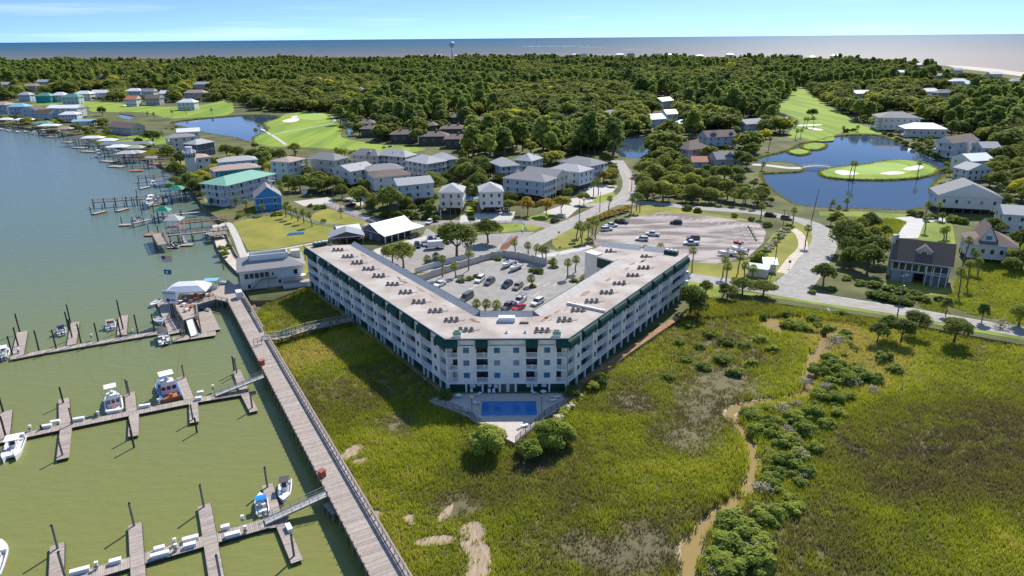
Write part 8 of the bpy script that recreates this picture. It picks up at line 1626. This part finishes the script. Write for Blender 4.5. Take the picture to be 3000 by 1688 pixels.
T(SHRUB, 1762, 1120, 'dark round shrub halfway along the right wing', 1.1, 1.3, .15, 'shrubs along the right wing'); T(SHRUB, 1735, 1135, 'pale shrub below the dark one at right wing', .9, .9, .7, 'shrubs along the right wing')
for i in range(9): T(SHRUB if i % 3 else FLOWER, 1690-9*i+6*(i % 2), 1165+11*i, 'pale shrub along the right terrace fence, %s from the wall' % ORD[i], .85, .9, .75, 'pale shrubs along the terrace fence', MARSH)
# bushes of the creek bank
cb = [(2400, 1100, 2.3, .3), (2450, 1090, 2.6, .25), (2475, 1120, 2.4, .35), (2430, 1060, 1.8, .3), (2520, 1110, 2.2, .3), (2560, 1120, 1.9, .2), (2330, 1240, 2.1, .4), (2380, 1220, 2.0, .35), (2360, 1270, 2.0, .28), (2290, 1300, 1.9, .42), (2300, 1370, 2.1, .22), (2270, 1400, 1.8, .15), (2340, 1340, 1.6, .4), (2400, 1170, 1.8, .35), (2440, 1180, 1.9, .3), (2150, 1540, 2.1, .42), (2190, 1570, 2.2, .35), (2130, 1600, 2.0, .38), (2180, 1640, 2.1, .3), (2100, 1660, 2.0, .42), (2220, 1660, 2.2, .4), (2140, 1690, 2.2, .35), (2230, 1610, 1.6, .5), (2280, 1440, 1.2, .5), (2420, 1250, 1.6, .4), (2480, 1170, 1.5, .3), (2620, 1090, 1.6, .3), (2590, 1060, 2.0, .25), (2390, 1320, 1.4, .45)]
for i, (x, y, s, t) in enumerate(cb): T(SHRUB, x, y, 'leafy bush on the right creek bank, %s down from the culvert' % ORD[i], s*.8, .9, t+.1, 'bushes on the right creek bank', MARSH)
rr_ = R_(12); k = 0
for i in range(6, len(cq)-8, 1):
    for s_ in range(2):
        dv = (crr[i]-cq[i]).normalized(); q = crr[i]+dv*(1.2+rr_.random()**1.4*6.5); p = prj(q)
        if rr_.random() < .32 or k > 117 or not (-20 < p[0] < 3020): continue
        k += 1; T(GREYB if rr_.random() < .10 else SHRUB, p[0], p[1], 'ragged bush of the right creek bank thicket, %s up from the bottom' % (ORD[k-1] if k < 119 else 'the very last'), rr_.uniform(.5, 1.25), rr_.uniform(.7, 1.1), rr_.uniform(.25, .75), 'creek bank thicket', MARSH)
gb = [(2445, 1010, 1.7), (2330, 1190, 1.0), (2310, 1270, 1.1), (2230, 1440, 1.3), (2360, 1130, 1.2), (2415, 1140, 1.1), (2260, 1500, .9), (2220, 1630, 1.2), (2090, 1690, 1.0), (2330, 1300, .9), (2930, 960, 1.6), (2500, 1130, 1.3), (2560, 1150, 1.0), (2350, 1400, .8)]
for i, (x, y, s) in enumerate(gb): T(GREYB, x, y, 'bare grey-brown bush among the creek greenery, %s from the road' % ORD[i], s, .95, .4, 'bare bushes along the creek', MARSH if x < 2900 else UP)
lb = [(2010, 960, 1.2, .4), (2080, 985, 1.3, .45), (2130, 1010, 1.5, .2), (2180, 1020, 1.2, .3), (2115, 1060, 1.5, .35), (2060, 1080, 1.2, .2), (1990, 1010, 1.0, .3), (2230, 1000, 1.3, .7), (2200, 1070, 1.1, .65), (2260, 1030, 1.2, .6), (2150, 1100, 1.2, .3), (2230, 930, 1.1, .3), (2310, 925, 1.2, .3), (2380, 940, 1.4, .35), (2460, 930, 1.5, .3), (2340, 915, 1.0, .4), (2010, 1060, 1.0, .45), (2050, 1020, 1.0, .3), (1960, 1110, 1.0, .25)]
for i, (x, y, s, t) in enumerate(lb): T(SHRUB, x, y, 'low marsh shrub between the right wing and creek, %s from the road' % ORD[i], s, .8, t, 'low shrubs left of the creek', MARSH)
for i, (x, y, s, t) in enumerate(((2640, 860, 1.4, .4), (2600, 850, 1.3, .5), (2560, 840, 1.5, .45), (2520, 835, 1.2, .55), (2480, 820, 1.0, .5), (2680, 872, 1.5, .3), (2710, 885, 1.3, .35), (2560, 870, 1.6, .3), (2600, 880, 1.8, .25), (2640, 890, 1.7, .28), (2660, 880, 1.4, .35), (2750, 880, 1.0, .5), (2380, 860, .8, .5), (2440, 850, .9, .5))): T(SHRUB, x, y, 'shrub between the road and the dark-roofed house, %s in the row' % ORD[i], s, .85, t, 'shrubs along the road by the dark-roofed house')
for i, (x, y, s) in enumerate(((2015, 616, 1.45), (2045, 622, 1.3), (2152, 636, 1.05), (2200, 646, 1.0), (2248, 664, 1.25))): T(SHRUB, x, y, 'clipped round bush behind the parking lot, %s from the left' % ORD[i], s, 1.0, .38, 'clipped bushes behind the parking lot')
for i in range(11):
    T(FLOWER if i % 4 else SHRUB, 2312-9.5*i+3*(i % 2), 668+9.6*i, 'cream-flowering bush of the hedge right of the parking lot, %s from the far end' % ORD[i], 1.15, 1.0, .55, 'flowering hedge beside the parking lot')
T(SHRUB, 2220, 765, 'large yellow-green bush at the near end of the flowering hedge', 1.7, 1.25, .55, 'flowering hedge beside the parking lot')
for i, (x, y, s, t) in enumerate(((804, 632, 1.0, .55), (822, 630, 1.0, .5), (930, 612, 1.1, .4), (950, 610, 1.1, .45), (910, 606, .9, .4), (1002, 618, 1.0, .5), (735, 636, 1.0, .35), (948, 652, .9, .5), (880, 636, .8, .4), (1130, 635, 1.6, .2), (1160, 640, 1.9, .25), (1195, 630, 1.6, .22), (1215, 640, 1.5, .3), (1255, 640, 1.7, .2), (1275, 648, 1.5, .15), (1180, 610, 1.2, .4), (1240, 615, 1.3, .3), (1390, 612, 1.2, .3), (1376, 630, 1.0, .35), (1545, 590, 1.2, .45), (1500, 600, 1.2, .4), (660, 750, 1.2, .45), (650, 735, 1.1, .5), (670, 725, .9, .4), (1385, 645, .9, .2), (1052, 590, 1.3, .25), (1090, 600, 1.4, .3), (840, 600, .9, .3), (800, 595, .8, .3), (700, 640, .9, .3))): T(SHRUB, x, y, 'garden shrub among the raised houses and park, %s of the scattered ones' % ORD[i], s, 1.0, t, 'garden shrubs')
for i, (x, y, s, t) in enumerate(((1505, 752, 1.0, .55), (1540, 757, .9, .5), (1565, 760, .8, .5), (1578, 800, 1.25, .15), (1560, 795, 1.0, .2), (1615, 770, .9, .45), (1625, 785, .9, .5), (1460, 762, 1.0, .35), (1680, 825, .9, .3), (1700, 835, 1.0, .4), (1720, 815, 1.1, .2), (1560, 842, .8, .3), (1352, 826, 1.0, .3), (1375, 820, .9, .35), (1395, 812, .8, .3))): T(SHRUB, x, y, 'low shrub in the courtyard planting beds, %s of them' % ORD[i], s, .75, t, 'courtyard shrubs')
# pond-side hedge, right
for i, (x, y, s, t) in enumerate(((2630, 412, 1.8, .3), (2650, 425, 2.0, .3), (2680, 432, 2.0, .35), (2700, 445, 2.0, .2), (2720, 455, 2.2, .12), (2740, 462, 2.0, .2), (2770, 505, 1.8, .4), (2740, 560, 1.6, .6), (2765, 550, 1.8, .5), (2795, 545, 2.0, .45), (2830, 548, 2.0, .5), (2590, 395, 1.6, .25), (2610, 400, 1.7, .3), (2670, 630, 1.6, .4), (2690, 635, 1.5, .3), (2730, 640, 1.4, .4), (2790, 650, 1.8, .6), (2820, 655, 1.6, .5), (2780, 490, 2.0, .3), (2800, 480, 2.2, .25), (2830, 485, 2.0, .3), (2480, 388, 1.8, .25), (2500, 385, 1.6, .3))): T(SHRUB, x, y, 'shoreline bush around the golf pond, %s clockwise' % ORD[i], s, .95, t, 'bushes around the golf pond')
T(OAK, 2378, 348, 'lone spreading oak in the middle of the far fairway', .95, .95, .12, 'oaks on the fairways')
# dark wood right: close-set bushes of the pond-end slope
for i, (x, y, s, t) in enumerate(((2900, 700, .9, .2), (2985, 740, .9, .18), (2990, 790, .8, .2), (2960, 800, .6, .4), (2930, 620, .9, .3), (2960, 650, .7, .3))): T(OAK, x, y, 'dark tree around the white right-edge house, %s from the top' % ORD[i], s, .9, t, 'trees at the right edge')
# --- palms (base point, stem height)
pl = [(1528, 752, 4.2, 'at the gate, left of the courtyard-mouth row'), (1645, 783, 5.4, 'first in the row of four behind the courtyard wall'), ]
cy = [(1510, 752, 5.0, 'by the hedge at the courtyard mouth'), (1548, 757, 4.6, 'first of four behind the courtyard wall'), (1568, 765, 4.8, 'second of four behind the courtyard wall'), (1588, 768, 4.8, 'third of four behind the courtyard wall'), (1600, 772, 4.6, 'fourth of four behind the courtyard wall'), (1662, 815, 5.0, 'tall one near the stair tower'), (1687, 798, 4.4, 'right of the tall one near the stair tower'), (1298, 812, 6.0, 'left along the beige yard wall'), (1334, 812, 3.6, 'stout one in the courtyard island'), (1373, 793, 6.2, 'right along the beige yard wall'), (1558, 838, 2.4, 'short bushy one in the courtyard island right'), (1396, 905, 1.6, 'left of three low ones against the chamfer parapet'), (1422, 912, 2.2, 'middle of three low ones against the chamfer parapet'), (1450, 912, 1.6, 'right of three low ones against the chamfer parapet'), (1245, 778, 2.2, 'leaning low one on the white yard wall'), (1272, 772, 2.6, 'behind the leaning low one on the yard wall'), (1620, 780, 1.6, 'low one at the courtyard entrance bed'), (1710, 830, 1.4, 'low one against the stair tower')]
pk = [(1885, 775, 5.4, 'left of the pair over the right wing end'), (1925, 772, 5.6, 'right of the pair over the right wing end'), (2028, 798, 7.0, 'tall one at the right wing corner'), (2118, 812, 5.8, 'left of a close pair on the verge'), (2123, 858, 8.0, 'right and taller of a close pair on the verge'), (2162, 802, 5.6, 'left of the green-roofed shed'), (2178, 818, 4.6, 'touching the green-roofed shed'), (2205, 815, 3.2, 'in front of the green-roofed shed'), (2360, 722, 6.6, 'alone on the verge inside the curve'), (2228, 640, 5.6, 'behind the parking lot, left'), (2322, 655, 5.4, 'behind the parking lot, right'), (2480, 612, 3.6, 'left on the near pond bank'), (2455, 635, 3.8, 'shaggy one on the near pond bank'), (2432, 612, 3.0, 'leftmost on the near pond bank')]
rd_ = [(1784, 618, 5.2, 'beside the road bend'), (1850, 625, 6.4, 'left of three at the parking corner'), (1865, 620, 7.0, 'middle of three at the parking corner'), (1875, 622, 6.6, 'right of three at the parking corner'), (1690, 705, 5.2, 'in the clump left of the parking lot, first'), (1705, 712, 5.6, 'in the clump left of the parking lot, second'), (1722, 708, 6.0, 'in the clump left of the parking lot, third'), (1745, 700, 6.4, 'in the clump left of the parking lot, fourth'), (1700, 695, 5.0, 'in the clump left of the parking lot, fifth'), (1735, 690, 6.0, 'in the clump left of the parking lot, sixth'), (1738, 575, 6.4, 'left of two on the pale driveway'), (1752, 572, 6.4, 'right of two on the pale driveway'), (1655, 590, 4.6, 'left of two by the beige raised house'), (1670, 588, 4.6, 'right of two by the beige raised house'), (1722, 552, 4.0, 'by the pale grey raised house'), (1195, 605, 4.6, 'front of the pale blue raised house'), (1210, 600, 4.0, 'second in front of the pale blue raised house'), (1255, 620, 3.6, 'left of the cream raised house'), (1268, 615, 3.8, 'touching the cream raised house'), (1060, 565, 5.6, 'left of three at the brown-roofed raised houses'), (1078, 572, 5.4, 'middle of three at the brown-roofed raised houses'), (1095, 565, 5.2, 'right of three at the brown-roofed raised houses'), (1118, 585, 4.2, 'before the brown-roofed raised houses'), (1385, 578, 3.2, 'beside the small blue pool'), (1330, 520, 5.0, 'against the back-row oaks'), (960, 560, 6.0, 'rising through the spreading oak'), (820, 555, 3.6, 'left of two below the pink-roofed house'), (830, 570, 3.0, 'right of two below the pink-roofed house'), (865, 565, 2.6, 'short one below the pink-roofed house')]
lawnp = [(838, 637, 4.6, 'first in the lawn row'), (855, 642, 4.6, 'second in the lawn row'), (873, 648, 4.6, 'third in the lawn row'), (890, 654, 4.8, 'fourth in the lawn row'), (914, 664, 5.0, 'fifth in the lawn row'), (722, 615, 3.6, 'left before the blue gabled house'), (770, 632, 3.6, 'right before the blue gabled house'), (690, 605, 3.2, 'before the green-roofed porch house'), (620, 605, 2.6, 'on the shore below the porch house')]
golf = [(2490, 520, 7.4, 'left of two on the island green'), (2500, 524, 7.8, 'right of two on the island green'), (2687, 516, 7.0, 'at the right end of the island green'), (2318, 378, 4.6, 'left at the fairway pool'), (2330, 375, 5.0, 'right at the fairway pool'), (2355, 372, 6.4, 'left of the cluster before the bunkers'), (2363, 374, 6.8, 'middle of the cluster before the bunkers'), (2383, 376, 8.0, 'tall one of the cluster before the bunkers'), (2470, 388, 3.6, 'left on the pond head bank'), (2512, 387, 3.8, 'right on the pond head bank'), (2330, 408, 6.0, 'left of two at the footbridge'), (2345, 405, 5.6, 'right of two at the footbridge'), (2252, 442, 8.0, 'tall one at the left pond shore'), (2552, 378, 5.0, 'before the large white pond house'), (2232, 500, 3.6, 'left on the cart path'), (755, 405, 6.2, 'tall one on the lagoon point'), (762, 395, 7.0, 'second on the lagoon point'), (748, 396, 4.0, 'small leaning one on the lagoon point'), (985, 452, 3.0, 'left of two above the fairway trees'), (1010, 456, 3.0, 'right of two above the fairway trees')]
leftp = [(432, 345, 4.4, 'left of two on the left fairway edge'), (453, 347, 4.4, 'right of two on the left fairway edge'), (545, 338, 5.6, 'tall one by the far lagoon road'), (505, 342, 5.0, 'left by the far lagoon road'), (622, 335, 4.6, 'right by the far lagoon road'), (445, 410, 3.6, 'left of three on the river lawn'), (463, 410, 3.6, 'middle of three on the river lawn'), (478, 405, 4.0, 'right of three on the river lawn'), (415, 412, 4.2, 'before the big river oak'), (508, 495, 5.6, 'left of three by the turret house'), (515, 492, 5.2, 'middle of three by the turret house'), (530, 488, 5.0, 'right of three by the turret house')]
rightp = [(2708, 680, 5.4, 'on the lawn by the driveway'), (2764, 702, 3.4, 'left of two on the inner lawn'), (2772, 700, 3.6, 'right of two on the inner lawn'), (2710, 640, 6.0, 'left before the wide gabled house'), (2745, 640, 5.6, 'right before the wide gabled house'), (2820, 790, 9.6, 'tall one between the two right-hand houses'), (2840, 800, 6.4, 'shorter one between the two right-hand houses'), (2830, 845, 7.6, 'leaning one beside the dark-roofed house'), (2808, 870, 7.4, 'slanting one at the marsh edge'), (2760, 650, 2.6, 'round low one on the lawn before the gabled house'), (2862, 808, 4.6, 'under the right-hand house stairs')]
road2 = [(2010, 590, 4.6, 'first'), (2045, 592, 4.4, 'second'), (2085, 598, 4.2, 'third'), (2112, 600, 4.4, 'fourth'), (2150, 602, 4.6, 'fifth'), (2175, 606, 4.8, 'sixth'), (2210, 612, 5.0, 'seventh'), (1960, 588, 4.4, 'before first'), (1935, 575, 5.0, 'by the road bend, first'), (1910, 580, 4.6, 'by the road bend, second'), (1890, 570, 5.2, 'by the road bend, third')]
for lst, pre in ((cy, 'courtyard cabbage palm, '), (pk, 'cabbage palm near the parking lot, '), (rd_, 'cabbage palm, '), (lawnp, 'park cabbage palm, '), (golf, 'golf course palm, '), (leftp, 'riverside palm, '), (rightp, 'palm near the right-hand houses, ')):
    for x, y, h, l in lst: palm(x, y, h, pre+l, w=.95 if y > 600 else 1.05)
for x, y, h, l in road2: palm(x, y, h, 'yellowish palm along the road behind the lot, '+l, .55, 'palms behind the parking lot', w=1.15)
# --- reeds and marsh grass
random.seed(5)
TERR_W = DECKP; G_ = []
SH = [tuple(g(x, y, MARSH)[:2])+(s*1.1,) for x, y, s, *_ in cb+lb]
cc = {}
for c, w_ in zip(cq, cw_i):
    for ix in range(int((c.x-8)//4), int((c.x+8)//4)+1):
        for iy in range(int((c.y-8)//4), int((c.y+8)//4)+1): cc.setdefault((ix, iy), []).append((c.x, c.y, w_))
yy = 74.0
while yy < 205:
    st = .74 if yy < 130 else .92
    xx = -70.0
    while xx < 165:
        x, y = xx+random.uniform(-.5, .5)*st, yy+random.uniform(-.5, .5)*st; xx += st
        p = prj((x, y, MARSH))
        if not (-60 < p[0] < 3080 and p[1] < 1760): continue
        if not inpoly(x, y, marsh_w) or inpoly(x, y, land_w) or inpoly(x, y, TERR_W): continue
        dc = 9
        for (a, c, w_) in cc.get((int(x//4), int(y//4)), ()):
            q = hypot(x-a, y-c)-w_
            if q < dc: dc = q
        if dc < -.3 or (dc < .1 and mnoise.noise(Vector((x*.5, y*.5, 3))) < .05): continue
        wr = any(inpoly(x, y, P) for P in WR_W)
        n1 = mnoise.noise(Vector((x*.03, y*.04, 2))); n2 = mnoise.noise(Vector((x*.17, y*.17, 5))); n3 = mnoise.noise(Vector((x*.6, y*.6, 9)))
        t = .56+.46*n1+.22*n2+.09*n3; h = .85+.25*n2
        for (a, c, r, k) in DULL_W: t -= k*math.exp(-((x-a)**2+(y-c)**2)/(r*r))
        for (a, c, r) in SALT_W:
            q = hypot((x-a), (y-c)*1.0)/r
            if q < 1.2: t -= .5*(1.2-q); h *= .4+.45*q/1.2; wr = wr or random.random() < .5*(1.2-q)
        if wr and random.random() < .93: continue
        if dc < 2.0: h *= 1.5; t -= .12*n3
        if p[0] > 2300 and p[1] > 960: t += .03
        if random.random() > .97+.4*n1: continue
        if -.36 < n1*.5+n2*.5 < -.27: t += .3   # straw streaks
        G_.append((x, y, MARSH-.05, random.random()*6.28, 1.0+.25*random.random(), h*random.uniform(.8, 1.2), max(0, min(1, t)), random.randrange(3)))
    yy += st
scatter('marsh_grass', G_, TUFT, 'yellow-green marsh grass covering the tidal flat', 'marsh grass')
M_ = []
for P, t0, st in (([(2770, 890), (2790, 850), (2830, 780), (2890, 745), (3040, 700), (3100, 960), (2990, 952), (2860, 925)], .6, 1.0), ([(2540, 660), (2600, 640), (2655, 650), (2620, 690), (2560, 700)], .62, 1.0), ([(2690, 880), (2760, 890), (2780, 920), (2700, 905)], .45, .9), ([(2480, 640), (2540, 640), (2560, 660), (2500, 670)], .5, 1.0), ([(240, 396), (330, 388), (345, 408), (300, 425)], .55, 1.3), ([(370, 436), (500, 440), (520, 470), (430, 470)], .5, 1.3), ([(2040, 870), (2260, 890), (2260, 915), (2040, 930)], .5, .9), ([(2262, 893), (2430, 915), (2600, 938), (2600, 955), (2440, 935), (2262, 915)], .5, .9), ([(690, 630), (745, 610), (760, 630), (700, 640)], .4, 1.1)):
    W_ = wpx(P, UP); x0, x1 = min(p[0] for p in W_), max(p[0] for p in W_); y0, y1 = min(p[1] for p in W_), max(p[1] for p in W_); y = y0
    while y < y1:
        x = x0
        while x < x1:
            a, c = x+random.uniform(-.5, .5)*st, y+random.uniform(-.5, .5)*st; x += st
            if inpoly(a, c, W_):
                n2 = mnoise.noise(Vector((a*.12, c*.12, 5))); M_.append((a, c, UP-.05, random.random()*6.28, 1.2, random.uniform(.5, .9), t0+.25*n2, random.randrange(3)))
        y += st
# fringe of reeds round the ponds and islands
for P, zz_ in ((GREEN_I, UP+.1), (ISL2, UP+.1), (ISL3, UP+.1), (POND_R, UP), (POND_L, UP), (STREAM, UP)):
    W_ = wpx(P, zz_)
    for i in range(len(W_)):
        a, c = Vector(W_[i]), Vector(W_[(i+1) % len(W_)]); n = max(1, int((c-a).length/.8))
        for k in range(n):
            p = a+(c-a)*(k/n); M_.append((p.x+random.uniform(-.7, .7), p.y+random.uniform(-.7, .7), zz_-.35, random.random()*6.28, 1.3, random.uniform(.6, 1.0), random.uniform(.2, .6), random.randrange(3)))
scatter('meadow_grass', M_, TUFT, 'rough grass and reeds on verges and pond banks', 'grass')
# ------------------------------------------------------------------ remove the pattern things that were only copied from
for p in PROTOS:
    for ch in list(p.children):
        for c2 in list(ch.children): bpy.data.objects.remove(c2)
        bpy.data.objects.remove(ch)
    bpy.data.objects.remove(p)
